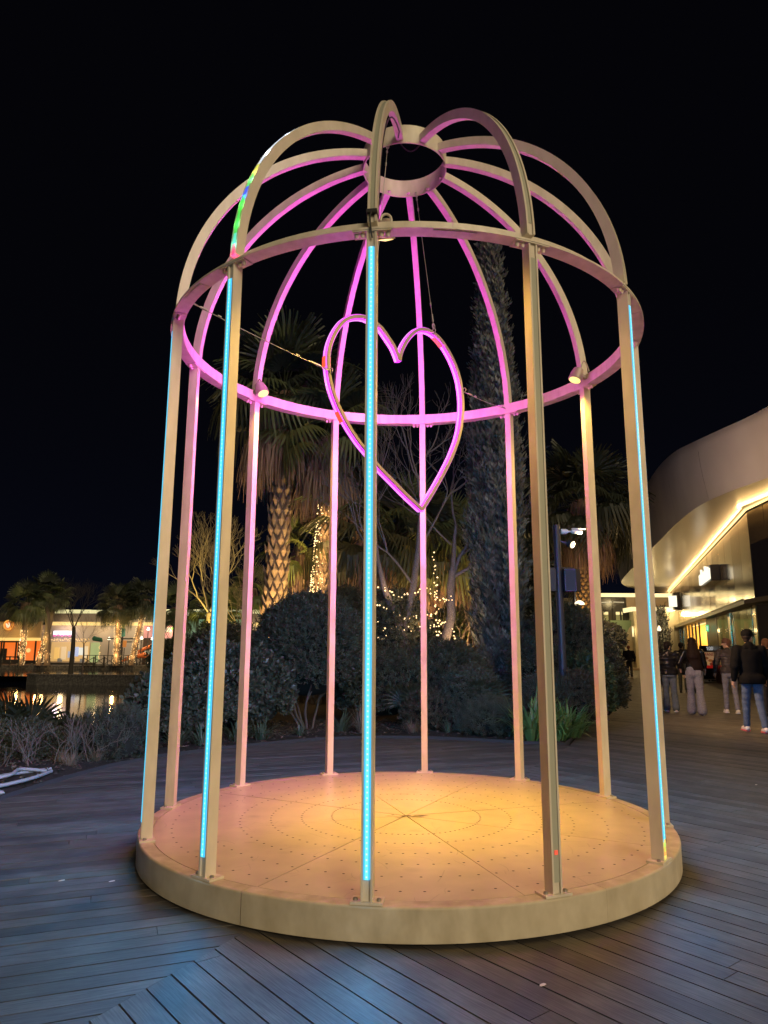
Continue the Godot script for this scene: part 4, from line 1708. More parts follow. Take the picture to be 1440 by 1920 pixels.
	b = MB.new()
	b.tube([Vector3(0.05, 2.8, 0), Vector3(0.08, 3.7, 0)], [0.16, 0.14], 8)
	part("pale_stem", b.done(), mat(0.45, 0.55, 0.25, 0.6), s)
	b = MB.new()
	b.tube([Vector3(0.08, 3.7, 0), Vector3(-0.35, 3.95, 0)], [0.05, 0.04], 6)
	part("lamp_arm", b.done(), dark, s)
	b = MB.new()
	b.blob(Vector3(-0.4, 3.92, 0.05), Vector3(0.14, 0.07, 0.08), 6, 8)
	var lh := part("lamp_head", b.done(), glow(1.0, 0.97, 0.85, 3.0), s)
	omni(lh, Vector3(-0.4, 3.92, 0.05), Color(1.0, 0.95, 0.7), 0.9, 0.06)
	b = MB.new()
	b.bx(Vector3(0.2, 2.0, 0), Vector3(2.4, 0.1, 0.6))
	b.bx(Vector3(0.3, 1.75, 0), Vector3(1.2, 0.08, 0.5))
	part("platform", b.done(), dark, s)
	b = MB.new()
	b.tube([Vector3(-2.3, 2.0, 0), Vector3(-2.2, 2.02, 0), Vector3(-1.6, 1.9, 0), Vector3(-1.5, 1.75, 0)], [0.05, 0.2, 0.17, 0.05], 8)
	part("green_canopy", b.done(), mat(0.01, 0.09, 0.07, 0.5), s)
	s = thing("orange_slide", "orange curved playground slide on the far shore", "playground", base + rgt * -19.2 + fwd * -1.5, YAW)
	b = MB.new()
	var sl := []
	for k in 9:
		var u := k / 8.0
		sl.append(Vector3(-1.0 + 2.1 * u, 0.35 + 1.15 * pow(u, 0.8), 0.0))
	b.tube(sl, [0.13], 7)
	b.tube([Vector3(-1.1, 0.3, 0.2), Vector3(-0.3, 0.62, 0.35), Vector3(0.6, 0.75, 0.4), Vector3(1.4, 0.5, 0.35)], [0.1, 0.2, 0.22, 0.12], 7)
	part("slide", b.done(), mat(0.50, 0.12, 0.03, 0.5), s)
	b = MB.new()
	b.bx(Vector3(0.9, 0.9, -0.2), Vector3(0.9, 0.35, 0.1))
	part("lit_bay", b.done(), glow(0.5, 0.5, 0.3, 0.6), s)
	s = thing("notice_post", "orange notice sign on a thin post beside the slide", "sign", base + rgt * -19.75 + fwd * -3.0, YAW)
	b = MB.new()
	b.tube([Vector3(0, 0, 0), Vector3(0, 1.3, 0)], [0.03], 6)
	part("post", b.done(), dark, s)
	b = MB.new()
	b.bx(Vector3(0, 1.6, 0), Vector3(0.28, 0.5, 0.03))
	part("plate", b.done(), mat(0.55, 0.25, 0.08, 0.6), s)
	# lamps along the far quay
	var lamps := [[-22.1, 2.0, 1.0, "white ball lamp on a low bracket at the foot of the pale wall", 57.0], [-19.5, 2.05, 1.2, "shaded lamp with white glow left of the dark lamp post", 56.0], [-19.0, 2.72, 1.4, "lamp post with a bright cone head among the playground towers", 55.0], [-18.6, 2.0, 2.0, "brightest lamp by the playground, just left of the pink wall", 55.5], [-16.6, 2.55, 1.0, "small lamp hung in front of the pink painted wall", 56.0]]
	for e in lamps:
		s = thing("quay_lamp", e[3], "lamp", far_frame(e[4]) + rgt * float(e[0]) * float(e[4]) / 58.0, YAW, "lamps along the far quay")
		b = MB.new()
		b.tube([Vector3(0, -0.1, 0), Vector3(0, float(e[1]) - 0.04, 0)], [0.04, 0.03], 6)
		part("post", b.done(), dark, s)
		b = MB.new()
		b.tube([Vector3(0, float(e[1]) - 0.1, 0), Vector3(0, float(e[1]) - 0.06, 0), Vector3(0, float(e[1]) + 0.14, 0)], [0.05, 0.14, 0.03], 8)
		var hd := part("lamp_head", b.done(), glow(1.0, 0.93, 0.72, 2.5 * float(e[2])), s)
		omni(hd, Vector3(0, float(e[1]) + 0.02, 0), Color(1.0, 0.85, 0.55), 0.8 * float(e[2]), 0.06)
	# terrace furniture and rails, dark against the light
	var rail := thing("terrace_railing", "dark wooden railing of the restaurant terrace at the water", "railing", far_frame(52), YAW)
	for i in 12:
		b = MB.new()
		b.bx(Vector3(-33.0 + i * 0.62, 0.3, 0), Vector3(0.09, 0.8, 0.09))
		part("post", b.done(), dark, rail)
	for y in [0.2, 0.42, 0.64]:
		b = MB.new()
		b.bx(Vector3(-29.6, y, 0), Vector3(6.9, 0.08, 0.05))
		part("rail", b.done(), dark, rail)
	rail = thing("bridge_railing", "low cross braced railing in front of the lit shop window", "railing", far_frame(54), YAW)
	for i in 8:
		b = MB.new()
		b.bx(Vector3(-22.4 + i * 0.8, 0.3, 0), Vector3(0.07, 0.7, 0.07))
		part("post", b.done(), dark, rail)
		if i < 7:
			b = MB.new()
			b.bar(Vector3(-22.4 + i * 0.8, 0.1, 0), Vector3(-21.6 + i * 0.8, 0.6, 0), 0.03, 0.04)
			b.bar(Vector3(-22.4 + i * 0.8, 0.6, 0.03), Vector3(-21.6 + i * 0.8, 0.1, 0.03), 0.03, 0.04)
			part("cross_brace", b.done(), dark, rail)
	for i in 6:
		var x := -22.3 + i * 0.62
		s = thing("terrace_table", "dark cafe table on the lakeside terrace, %s from the left" % ["first", "second", "third", "fourth", "fifth", "sixth"][i], "table", far_frame(54.5) + rgt * x, YAW, "tables on the lakeside terrace")
		b = MB.new()
		b.bx(Vector3(0, 0.74, 0), Vector3(0.5, 0.04, 0.5))
		part("table_top", b.done(), dark, s)
		b = MB.new()
		b.bx(Vector3(0, 0.37, 0), Vector3(0.06, 0.72, 0.06))
		part("leg", b.done(), dark, s)
		b = MB.new()
		b.bx(Vector3(0, 0.02, 0), Vector3(0.35, 0.03, 0.35))
		part("foot", b.done(), dark, s)
	# teal glazed pavilion seen between the left posts, with warm lit plants before it
	s = thing("glass_pavilion", "teal lit glass pavilion seen between the left posts of the birdcage", "building", far_frame(50), YAW)
	b = MB.new()
	rect(b, -14.0, -9.6, 0.0, 3.4, -0.3, 0.2)
	part("lit_glass_window", b.done(), glow(0.22, 0.40, 0.22, 0.55), s)
	for x in [-13.0, -12.2, -11.6, -10.9, -10.2]:
		b = MB.new()
		rect(b, x - 0.04, x + 0.04, 0.0, 3.4, -0.2, 0.08)
		part("mullion", b.done(), dark, s)
	b = MB.new()
	rect(b, -14.2, -9.4, 1.55, 1.95, 0.1, 0.4)
	rect(b, -14.2, -9.4, 3.3, 3.5, 0.1, 0.4)
	part("dark_beam", b.done(), dark, s)
	b = MB.new()
	rect(b, -14.0, -9.6, 3.5, 3.9, 0.0, 0.5)
	part("roof_edge_light", b.done(), glow(0.5, 0.55, 0.3, 0.5), s)


func bulb_mesh() -> ArrayMesh:
	var b := MB.new()
	var p := [Vector3(1, 0, 0), Vector3(0, 0, 1), Vector3(-1, 0, 0), Vector3(0, 0, -1)]
	for k in 4:
		b.tri(p[k], p[(k + 1) % 4], Vector3.UP)
		b.tri(p[(k + 1) % 4], p[k], Vector3.DOWN)
	return b.done()


# ------------------------------------------------------------------ plants
func frond_mesh(drop: float, spread: float, n: int, stalk: float, split := 0.55) -> ArrayMesh:
	# a fan leaf: stalk along +z, blades fanned in the x-z plane, tips hanging by gravity
	var b := MB.new()
	b.tube([Vector3.ZERO, Vector3(0, 0.02, stalk * 0.5), Vector3(0, 0, stalk)], [0.022, 0.016, 0.012], 4, false)
	var hub := Vector3(0, 0, stalk)
	for k in n:
		var f := lerpf(-spread, spread, (k + 0.5) / n)
		var l := 1.0 - 0.28 * pow(absf(f) / spread, 2.0)
		l *= rng.randf_range(0.90, 1.06)
		var d := Vector3(sin(f), 0, cos(f))
		var side := Vector3(cos(f), 0, -sin(f))
		var w := spread / n * 0.95
		var ts := [0.06, split, 0.80, 1.0]
		var ws := [0.06 * w, split * w, 0.35 * w, 0.004]
		var prev := []
		var fold := 0.02 if k % 2 == 0 else -0.02
		for j in 4:
			var t: float = ts[j] * l
			var hang := drop * pow(maxf(0.0, t - 0.35), 1.6) * 1.5 + 0.10 * absf(f) * t
			var c := hub + d * (t - hang * 0.25) + Vector3(0, -hang + 0.12 * t * (1 - t), 0)
			var e := [c - side * ws[j] + Vector3(0, fold * t, 0), c + side * ws[j] - Vector3(0, fold * t, 0)]
			if j > 0:
				b.quad(prev[0], prev[1], e[1], e[0])
			prev = e
	return b.done()


func ribbon_mesh(l: float, w: float, bend: float) -> ArrayMesh:
	var b := MB.new()
	var prev := []
	for j in 4:
		var t := j / 3.0
		var c := Vector3(0, -l * t, bend * (1.0 - pow(1.0 - t, 2.0)))
		var ww := w * (1.0 - 0.75 * t)
		var e := [c - Vector3(ww, 0, 0), c + Vector3(ww, 0, 0)]
		if j > 0:
			b.quad(prev[0], prev[1], e[1], e[0])
		prev = e
	return b.done()


var fronds := []
var frond_mats := []
var dead_mat: StandardMaterial3D
var boot_mesh: ArrayMesh
var boot_mats := []


func palm_kit() -> void:
	fronds = [frond_mesh(0.15, 1.9, 30, 0.9), frond_mesh(0.6, 2.0, 30, 1.0), frond_mesh(1.1, 2.1, 28, 1.0), frond_mesh(0.35, 1.5, 24, 0.8)]
	frond_mats = [leafy(0.020, 0.028, 0.017), leafy(0.055, 0.072, 0.032), leafy(0.10, 0.125, 0.03), leafy(0.015, 0.021, 0.014)]
	for m in frond_mats:
		m.vertex_color_use_as_albedo = false
	dead_mat = leafy(0.23, 0.155, 0.115, 0.1, 0.9)
	var b := MB.new()
	var p := [Vector3(-0.5, 0, 0.0), Vector3(0, -0.55, 0.02), Vector3(0.5, 0, 0.0), Vector3(0, 0.62, 0.34), Vector3(-0.2, 0.1, 0.30), Vector3(0.2, 0.1, 0.30)]
	b.tri(p[0], p[1], p[4])
	b.tri(p[1], p[5], p[4])
	b.tri(p[1], p[2], p[5])
	b.tri(p[4], p[5], p[3])
	b.tri(p[0], p[4], p[3])
	b.tri(p[5], p[2], p[3])
	b.tri(p[0], p[3], p[2])
	boot_mesh = b.done()
	for k in 4:
		boot_mats.append(mat([0.20, 0.16, 0.24, 0.12][k], [0.145, 0.115, 0.165, 0.085][k], [0.10, 0.08, 0.11, 0.06][k], 0.9))


func fan_palm(label: String, foot: Vector3, top: Vector3, r0: float, r1: float, n_frond: int, size: float, skirt: Array, boots: int, mats: Array, up_only := 0.0, group := "") -> Node3D:
	# skirt: [length below the crown, radius, strips]; boots: rows of leaf bases, 0 for a plain trunk
	var t := thing("fan_palm", label, "palm tree", Vector3(foot.x, 0, foot.z), 0.0, group)
	var o := Vector3(foot.x, 0, foot.z)
	var b := MB.new()
	var pts := []
	var rad := []
	for i in 11:
		var u := i / 10.0
		var p := (foot - o).lerp(top - o, u)
		p.x += 0.08 * sin(u * 3.0) * (top.y - foot.y) * 0.12
		pts.append(p)
		rad.append(lerpf(r0, r1, u) * (1.0 + 0.15 * pow(1 - u, 6)))
	b.tube(pts, rad, 14)
	part("trunk", b.done(), boot_mats[3], t)
	var bottom_y: float = top.y - float(skirt[0])
	if boots > 0:
		var rows := boots
		var per := 9
		for i in rows:
			var u := (i + 0.5) / rows
			if lerpf(foot.y, top.y, u) > bottom_y + 0.25:
				break
			for k in per:
				var a := TAU * (k + 0.5 * (i % 2)) / per + rng.randf_range(-0.06, 0.06)
				var c: Vector3 = pts[int(u * 10)].lerp(pts[mini(int(u * 10) + 1, 10)], u * 10 - int(u * 10))
				var r := lerpf(r0, r1, u)
				var d := Vector3(sin(a), 0, cos(a))
				var w := TAU * r / per * 1.15
				var h := (top.y - foot.y) / rows * 1.25
				var x := Transform3D(Basis(Vector3(cos(a), 0, -sin(a)) * w, Vector3.UP * h * rng.randf_range(0.85, 1.2), d * 0.22 * rng.randf_range(0.7, 1.5)), c + d * r * 0.97)
				part("leaf_base", boot_mesh, boot_mats[rng.randi() % 3], t, x)
	elif boots < 0:
		var xs := []
		var rows := -boots
		for i in rows:
			var u := (i + 0.5) / rows
			if lerpf(foot.y, top.y, u) > bottom_y + 0.2:
				break
			for k in 9:
				var a := TAU * (k + 0.5 * (i % 2)) / 9.0
				var c: Vector3 = pts[int(u * 10)].lerp(pts[mini(int(u * 10) + 1, 10)], u * 10 - int(u * 10))
				var r := lerpf(r0, r1, u)
				var d := Vector3(sin(a), 0, cos(a))
				xs.append(Transform3D(Basis(Vector3(cos(a), 0, -sin(a)) * TAU * r / 8.0, Vector3.UP * (top.y - foot.y) / rows * 1.2, d * 0.2), c + d * r * 0.97))
		many("leaf_bases", boot_mesh, boot_mats[0], xs, t)
	var hub := top - o
	for k in n_frond:
		var u := (k + 0.5) / n_frond
		var az := k * 2.39996 + rng.randf_range(-0.25, 0.25)
		var el := lerpf(1.45, up_only - 0.75, pow(u, 0.8)) + rng.randf_range(-0.1, 0.1)
		var v := 0 if el > 0.75 else (1 if el > 0.0 else 2)
		var z := Vector3(sin(az) * cos(el), sin(el), cos(az) * cos(el))
		var x := Vector3(cos(az), 0, -sin(az)).rotated(z, rng.randf_range(-0.5, 0.5))
		var s := size * rng.randf_range(0.82, 1.1)
		var bs := Basis(x, z.cross(x), z).scaled_local(Vector3(s, s, s))
		part("frond", fronds[v], mats[rng.randi() % mats.size()], t, Transform3D(bs, hub + Vector3(0, -0.25 * u, 0)))
	if int(skirt[2]) > 0:
		var xs := []
		var cols := []
		var rb := ribbon_mesh(1.0, 0.018, 0.12)
		var len: float = skirt[0]
		for i in int(skirt[2]):
			var v := rng.randf()
			var a := rng.randf() * TAU
			var rr: float = lerpf(r1 * 0.9, float(skirt[1]), pow(v, 0.6)) * rng.randf_range(0.55, 1.05)
			var y := hub.y - v * (len - 0.75)
			var d := Vector3(sin(a), 0, cos(a))
			var tilt := rng.randf_range(-0.05, 0.35)
			var bs := Basis(Vector3(cos(a), 0, -sin(a)), tilt - 0.12) * Basis(Vector3.UP, a + rng.randf_range(-0.8, 0.8))
			var s := rng.randf_range(0.65, 1.15)
			xs.append(Transform3D(bs.scaled_local(Vector3(s * 1.3, s, s)), Vector3(hub.x, y, hub.z) + d * rr))
			var q := rng.randf_range(0.55, 1.25)
			cols.append(Color(q, q * rng.randf_range(0.9, 1.05), q * 0.95))
		many("dead_frond_skirt", rb, dead_mat, xs, t, cols)
	return t


func uplight(label: String, at: Vector3, to: Vector3, c: Color, e: float, angle := 30.0) -> void:
	var t := thing("garden_uplight", label, "spotlight", at, 0.0, "uplights in the planting")
	var d := (to - at).normalized()
	var b := MB.new()
	b.tube([-d * 0.10, -d * 0.08, d * 0.04], [0.04, 0.06, 0.065], 10)
	part("housing", b.done(), M.black, t)
	b = MB.new()
	b.tube([d * 0.041, d * 0.045], [0.055, 0.055], 10)
	var l := part("lens_glass", b.done(), glow(c.r, c.g, c.b, 1.5), t)
	spot(l, d * 0.06, d * 2.0, c, e, angle, 0.9, 0.05)


func trunk_lights(t: Node3D, a: Vector3, d: Vector3, r: float, n: int, size: float, energy: float, lights: int, e: float) -> void:
	var xs := []
	for i in n:
		var u := rng.randf()
		var f := rng.randf() * TAU
		xs.append(Transform3D(Basis(Vector3(0.3, 1, 0.2).normalized(), rng.randf() * 3.0).scaled(Vector3.ONE * size * rng.randf_range(0.7, 1.25)), a.lerp(d, u) + Vector3(sin(f), 0, cos(f)) * r))
	var o := many("string_light_bulbs", bulb_mesh(), glow(1.0, 0.66, 0.28, energy), xs, t)
	for k in lights:
		var u := (k + 0.5) / lights
		omni(o, a.lerp(d, u) + Vector3(0.15, 0, 1.0).normalized() * (r + 0.22), Color(1.0, 0.58, 0.2), e, 0.1)


func palms() -> void:

	var dark := [frond_mats[0], frond_mats[3], frond_mats[0], frond_mats[1]]
	var lit := [frond_mats[1], frond_mats[2]]
	var p := fan_palm("tallest fan palm with a huge shaggy skirt, seen behind the left posts", Vector3(-3.62, 0, -12.95), Vector3(-3.38, 8.5, -12.95), 0.31, 0.22, 44, 1.18, [2.75, 1.15, 3600], 31, dark, 0.42)
	p = fan_palm("fan palm with its lower trunk wrapped in fairy lights beside the tallest palm", Vector3(-2.365, 0, -12.6), Vector3(-2.05, 7.1, -12.6), 0.18, 0.18, 34, 1.05, [2.2, 0.85, 2600], -44, dark, 0.42)
	trunk_lights(p, Vector3(0, 1.8, 0), Vector3(0.26, 5.2, 0), 0.22, 520, 0.018, 3.0, 6, 0.35)
	p = fan_palm("small young palm with yellow green fans between the two tall palms", Vector3(-3.05, 0, -13.9), Vector3(-3.0, 4.25, -13.9), 0.16, 0.16, 16, 0.70, [2.0, 0.42, 700], 0, [frond_mats[2], frond_mats[1], frond_mats[2]], 0.1)
	fan_palm("dark fan palm behind the glowing front post, skirt to the bush tops", Vector3(-1.15, 0, -13.1), Vector3(-1.0, 4.7, -13.1), 0.2, 0.2, 34, 1.1, [1.9, 0.75, 1100], -40, dark)
	fan_palm("fan palm below the heart with hanging brown fans", Vector3(0.15, 0, -14.0), Vector3(0.2, 4.55, -14.0), 0.22, 0.2, 30, 1.05, [2.6, 0.8, 1300], 0, [frond_mats[1], frond_mats[0]])
	fan_palm("fan palm with a long straw skirt just left of the tall cypress", Vector3(1.25, 0, -14.4), Vector3(1.3, 4.35, -14.4), 0.22, 0.2, 26, 1.05, [2.6, 0.8, 1300], 0, [frond_mats[1], frond_mats[2]])
	fan_palm("short palm between the young palm and the dark palm, straw skirt to the hedge", Vector3(-2.05, 0, -13.6), Vector3(-1.95, 4.0, -13.6), 0.2, 0.18, 12, 0.60, [2.3, 0.6, 1100], 0, [frond_mats[1], frond_mats[0], frond_mats[2]])
	p = fan_palm("dark tall palm behind the lamp pole on the right", Vector3(5.85, 0, -18.24), Vector3(6.05, 6.5, -18.24), 0.24, 0.22, 44, 1.25, [2.6, 1.0, 2200], -50, [frond_mats[3]])
	p = fan_palm("slim lit trunk of a palm just left of the dark tall palm", Vector3(5.25, 0, -19.2), Vector3(5.3, 4.6, -19.2), 0.16, 0.15, 12, 0.8, [0.5, 0.2, 60], 0, [frond_mats[3]])
	trunk_lights(p, Vector3(0, 1.3, 0), Vector3(0.03, 3.2, 0), 0.19, 260, 0.016, 1.6, 3, 0.4)
	trunk_lights(p, Vector3(0.75, 1.1, 0.7), Vector3(0.78, 2.0, 0.7), 0.14, 120, 0.016, 1.6, 0, 0.0)
	# across the lake
	var shore := far_frame(54)
	var fp := [[-26.5, 5.0, 0.0, 1.15, "left palm of the lit group across the lake, fairy lights on its trunk"], [-24.9, 5.9, -0.5, 1.0, "tallest middle palm of the lit group across the lake"], [-25.9, 5.6, 0.9, 0.9, "right leaning palm of the lit group across the lake"]]
	for i in 3:
		var e: Array = fp[i]
		var q: Vector3 = shore + rgt * float(e[0]) + fwd * (-1.0 + i * 0.7)
		p = fan_palm(e[4], q, q + rgt * float(e[2]) + Vector3(0, float(e[1]) - 0.4, 0), 0.2, 0.17, 26, 0.85 * float(e[3]), [0.8, 0.4, 200], 0, [frond_mats[1], frond_mats[0], frond_mats[3]])
		trunk_lights(p, Vector3(0, 0.1, 0), rgt * float(e[2]) * 0.6 + Vector3(0, 2.6, 0), 0.24, [170, 50, 130][i], 0.028, 1.7, 2, [1.0, 0.4, 0.7][i])
	fp = [[-20.0, 5.0, -0.1, "left palm of the pair by the playground, its trunk glowing with lights"], [-19.1, 5.5, 0.75, "right palm of the pair by the playground, trunk leaning to the right"]]
	for i in 2:
		var e: Array = fp[i]
		var q: Vector3 = shore + rgt * float(e[0]) + fwd * (0.2 + i * 0.7)
		p = fan_palm(e[3], q, q + rgt * float(e[2]) + Vector3(0, float(e[1]) - 0.5, 0), 0.22, 0.18, 34, 1.0, [1.0, 0.45, 260], 0, [frond_mats[0], frond_mats[0], frond_mats[3]])
		trunk_lights(p, Vector3(0, 0.1, 0), rgt * float(e[2]) * 0.75 + Vector3(0, 3.6, 0), 0.26, 210, 0.026, 1.5, 3, [1.6, 0.8][i])
	fp = [[-8.6, 3.2, "small palm with yellow lit fans before the glass pavilion"], [-11.1, 3.5, "dark small palm left of the pale lit trunk"], [-7.4, 4.6, "taller dusky palm behind the small yellow palm"]]
	for i in 3:
		var e: Array = fp[i]
		var q: Vector3 = far_frame(37 + i) + rgt * float(e[0])
		fan_palm(e[2], q, q + Vector3(0.1, float(e[1]), 0), 0.15, 0.13, 20, 0.8, [0.8, 0.35, 160], 0, [[frond_mats[2]], [frond_mats[1]], [frond_mats[1], frond_mats[2]]][i])
	# the warm lights in the ground
	uplight("warm uplight at the foot of the tallest palm", Vector3(-3.35, 0.6, -11.85), Vector3(-3.5, 5.0, -12.95), Color(1.0, 0.62, 0.22), 46.0, 32.0)
	uplight("warm uplight under the young yellow green palm", Vector3(-2.7, 0.5, -12.7), Vector3(-2.75, 4.0, -14.2), Color(1.0, 0.66, 0.20), 48.0, 36.0)
	uplight("warm uplight under the palms below the heart", Vector3(0.75, 0.4, -12.4), Vector3(0.7, 3.6, -14.2), Color(1.0, 0.55, 0.18), 60.0, 44.0)
	uplight("warm uplight under the dark palm on the right", Vector3(5.5, 0.5, -17.2), Vector3(5.95, 4.5, -18.2), Color(1.0, 0.5, 0.10), 20.0, 20.0)
	uplight("warm uplight at the pale bare tree by the glass pavilion", far_frame(30.5) + rgt * -7.45 + Vector3(0, 0.1, 0), far_frame(31.8) + rgt * -7.6 + Vector3(0, 3.2, 0), Color(1.0, 0.72, 0.22), 42.0, 36.0)
	uplight("warm uplight by the small yellow palm across the water", far_frame(36.2) + rgt * -8.3 + Vector3(0, 0.1, 0), far_frame(37.5) + rgt * -8.6 + Vector3(0, 3.4, 0), Color(1.0, 0.75, 0.22), 26.0, 40.0)
	uplight("warm uplight among the lit palms on the far shore", far_frame(52.8) + rgt * -25.6 + Vector3(0, 0.1, 0), far_frame(54.0) + rgt * -25.7 + Vector3(0, 4.5, 0), Color(1.0, 0.78, 0.25), 20.0, 36.0)
	uplight("warm uplight below the palm pair by the playground", far_frame(53.0) + rgt * -19.9 + Vector3(0, 0.1, 0), far_frame(54.2) + rgt * -20.0 + Vector3(0, 4.0, 0), Color(1.0, 0.66, 0.18), 14.0, 26.0)


func grow(b: MB, p: Vector3, d: Vector3, l: float, r: float, depth: int, spread: float, up: float) -> void:
	if depth == 0 or r < 0.002:
		return
	var steps := 3
	var pts := [p]
	var q := p
	var dir := d
	for i in steps:
		dir = (dir + Vector3(rng.randf_range(-1, 1), rng.randf_range(-0.6, 1), rng.randf_range(-1, 1)) * 0.20 + Vector3(0, up * 0.1, 0)).normalized()
		q += dir * l / steps
		pts.append(q)
	b.tube(pts, [r, r * 0.92, r * 0.84, r * 0.74], 7 if r > 0.04 else (5 if r > 0.012 else 3), false)
	var kids_n := 2 + (1 if rng.randf() < 0.45 else 0)
	for k in kids_n:
		var ax := dir.cross(Vector3(rng.randf_range(-1, 1), rng.randf_range(-1, 1), rng.randf_range(-1, 1))).normalized()
		var nd := dir.rotated(ax, spread * rng.randf_range(0.55, 1.25))
		grow(b, q, nd, l * rng.randf_range(0.66, 0.88), r * 0.70 * rng.randf_range(0.8, 1.0), depth - 1, spread, up)


func leaf_mesh(kind: String) -> ArrayMesh:
	var b := MB.new()
	if kind == "small" or kind == "big" or kind == "fine":
		var n: int = {"small": 9, "big": 6, "fine": 12}[kind]
		var l: float = {"small": 0.042, "big": 0.075, "fine": 0.05}[kind]
		var w: float = {"small": 0.011, "big": 0.022, "fine": 0.004}[kind]
		for k in n:
			var f := k * 2.39996
			var u := (k + 0.5) / n
			var base := Vector3(0, 0.07 * u, 0)
			var d := Vector3(sin(f) * (1.1 - 0.5 * u), 0.35 + 0.9 * u, cos(f) * (1.1 - 0.5 * u)).normalized()
			var s := d.cross(Vector3.UP).normalized()
			var nn := s.cross(d)
			var m := base + d * l * 0.5
			b.tri(base, m + s * w - nn * 0.003, base + d * l)
			b.tri(base, base + d * l, m - s * w - nn * 0.003)
	elif kind == "cypress":
		for k in 8:
			var f := k * 2.39996
			var base := Vector3(0, 0.045 * k, 0)
			var d := Vector3(sin(f) * 0.45, 1, cos(f) * 0.45).normalized()
			var s := d.cross(Vector3(cos(f), 0.2, sin(f))).normalized()
			var l := 0.16 - 0.008 * k
			b.tri(base, base + d * l * 0.5 + s * 0.022, base + d * l)
			b.tri(base, base + d * l, base + d * l * 0.5 - s * 0.022)
	return b.done()


var leaves := {}
var leaf_mats := {}


func plant_kit() -> void:
	for k in ["small", "big", "fine", "cypress"]:
		leaves[k] = leaf_mesh(k)
	leaf_mats.small = leafy(0.054, 0.060, 0.040, 0.15)
	leaf_mats.big = leafy(0.060, 0.068, 0.048, 0.12, 0.42)
	leaf_mats.fine = leafy(0.060, 0.070, 0.048, 0.15)
	leaf_mats.cypress = leafy(0.105, 0.110, 0.092, 0.1, 0.8)
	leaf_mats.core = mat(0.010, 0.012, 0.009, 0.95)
	leaf_mats.twig = mat(0.11, 0.085, 0.07, 0.9)
	leaf_mats.dry = mat(0.15, 0.12, 0.10, 0.95)


func shrub_parts(t: Node3D, c: Vector3, r: Vector3, kind: String, n: int, seed_value: int, lump := 0.22, size := 1.0, tone := Color(1, 1, 1)) -> void:
	var nz := FastNoiseLite.new()
	nz.seed = seed_value
	nz.frequency = 0.035
	var b := MB.new()
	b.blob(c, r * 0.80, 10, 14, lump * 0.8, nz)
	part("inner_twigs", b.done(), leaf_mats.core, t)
	var xs := []
	var cols := []
	for i in n:
		var d := Vector3(rng.randfn(), rng.randfn(), rng.randfn()).normalized()
		if d.y < -0.55:
			d.y = -d.y
		var q := (1.0 + lump * nz.get_noise_3dv(d * 60.0 + c * 10.0)) * lerpf(0.76, 1.03, sqrt(rng.randf())) * (rng.randf_range(1.0, 1.14) if rng.randf() < 0.06 else 1.0)
		var p := c + d * r * q
		var y := (d / r).normalized().lerp(Vector3(rng.randf_range(-1, 1), rng.randf_range(-0.2, 1.2), rng.randf_range(-1, 1)), 0.55).normalized()
		var x := y.cross(Vector3(rng.randf() + 0.1, rng.randf(), rng.randf())).normalized()
		var s := size * rng.randf_range(0.6, 1.6)
		xs.append(Transform3D(Basis(x * s, y * s, x.cross(y) * s), p))
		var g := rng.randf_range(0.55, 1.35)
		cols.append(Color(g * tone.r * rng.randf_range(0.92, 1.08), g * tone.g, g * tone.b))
	many("foliage", leaves[kind], leaf_mats[kind], xs, t, cols)


func shrub(label: String, c: Vector3, r: Vector3, kind: String, n: int, seed_value: int, lump := 0.22, size := 1.0, stems := 0, tone := Color(1, 1, 1), group := "") -> Node3D:
	var o := Vector3(c.x, 0, c.z)
	var t := thing("shrub", label, "bush", o, 0.0, group)
	if stems > 0:
		var b := MB.new()
		for k in stems:
			var a := rng.randf() * TAU
			grow(b, Vector3(sin(a), 0, cos(a)) * 0.12, Vector3(sin(a) * 0.7, 1, cos(a) * 0.7).normalized(), c.y * 0.42, 0.026, 5, 0.55, 0.5)
		part("stems", b.done(), leaf_mats.twig, t)
	shrub_parts(t, c - o, r, kind, n, seed_value, lump, size, tone)
	return t


func cypress_foliage(t: Node3D, y0: float, y1: float, rad: float, n: int, seed_value: int) -> void:
	var nz := FastNoiseLite.new()
	nz.seed = seed_value
	nz.frequency = 0.9
	var prof := func(u: float) -> float: return rad * (pow(sin(PI * clampf(0.10 + 0.90 * u, 0, 1) * 0.97), 0.55) * (1.0 - 0.55 * pow(u, 2.2)))
	var b := MB.new()
	var pts := []
	var rr := []
	for i in 15:
		var u := i / 14.0
		pts.append(Vector3(0, lerpf(y0, y1, u), 0))
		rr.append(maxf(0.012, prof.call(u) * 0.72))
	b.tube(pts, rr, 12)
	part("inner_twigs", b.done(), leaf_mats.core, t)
	var xs := []
	var cols := []
	for i in n:
		var u := 1.0 - pow(rng.randf(), 0.9)
		var a := rng.randf() * TAU
		var y := lerpf(y0, y1, u)
		var q := 1.0 + 0.55 * nz.get_noise_3d(sin(a) * 2.4, y * 1.3, cos(a) * 2.4)
		var r: float = float(prof.call(u)) * q * rng.randf_range(0.72, 1.06)
		var d := Vector3(sin(a), 0, cos(a))
		var up := (Vector3.UP + d * rng.randf_range(0.05, 0.55) + Vector3(rng.randfn(), 0, rng.randfn()) * 0.16).normalized()
		var x := up.cross(d).normalized()
		var s := rng.randf_range(0.6, 1.3)
		xs.append(Transform3D(Basis(x * s, up * s, x.cross(up) * s), d * r + Vector3(0, y - 0.12, 0)))
		var g := rng.randf_range(0.6, 1.3) * clampf(0.95 + 1.7 * nz.get_noise_3d(sin(a) * 4.0, y * 2.2, cos(a) * 4.0), 0.25, 2.0)
		cols.append(Color(g * (1.35 if rng.randf() < 0.06 else 1.0), g, g))
	many("foliage", leaves.cypress, leaf_mats.cypress, xs, t, cols)


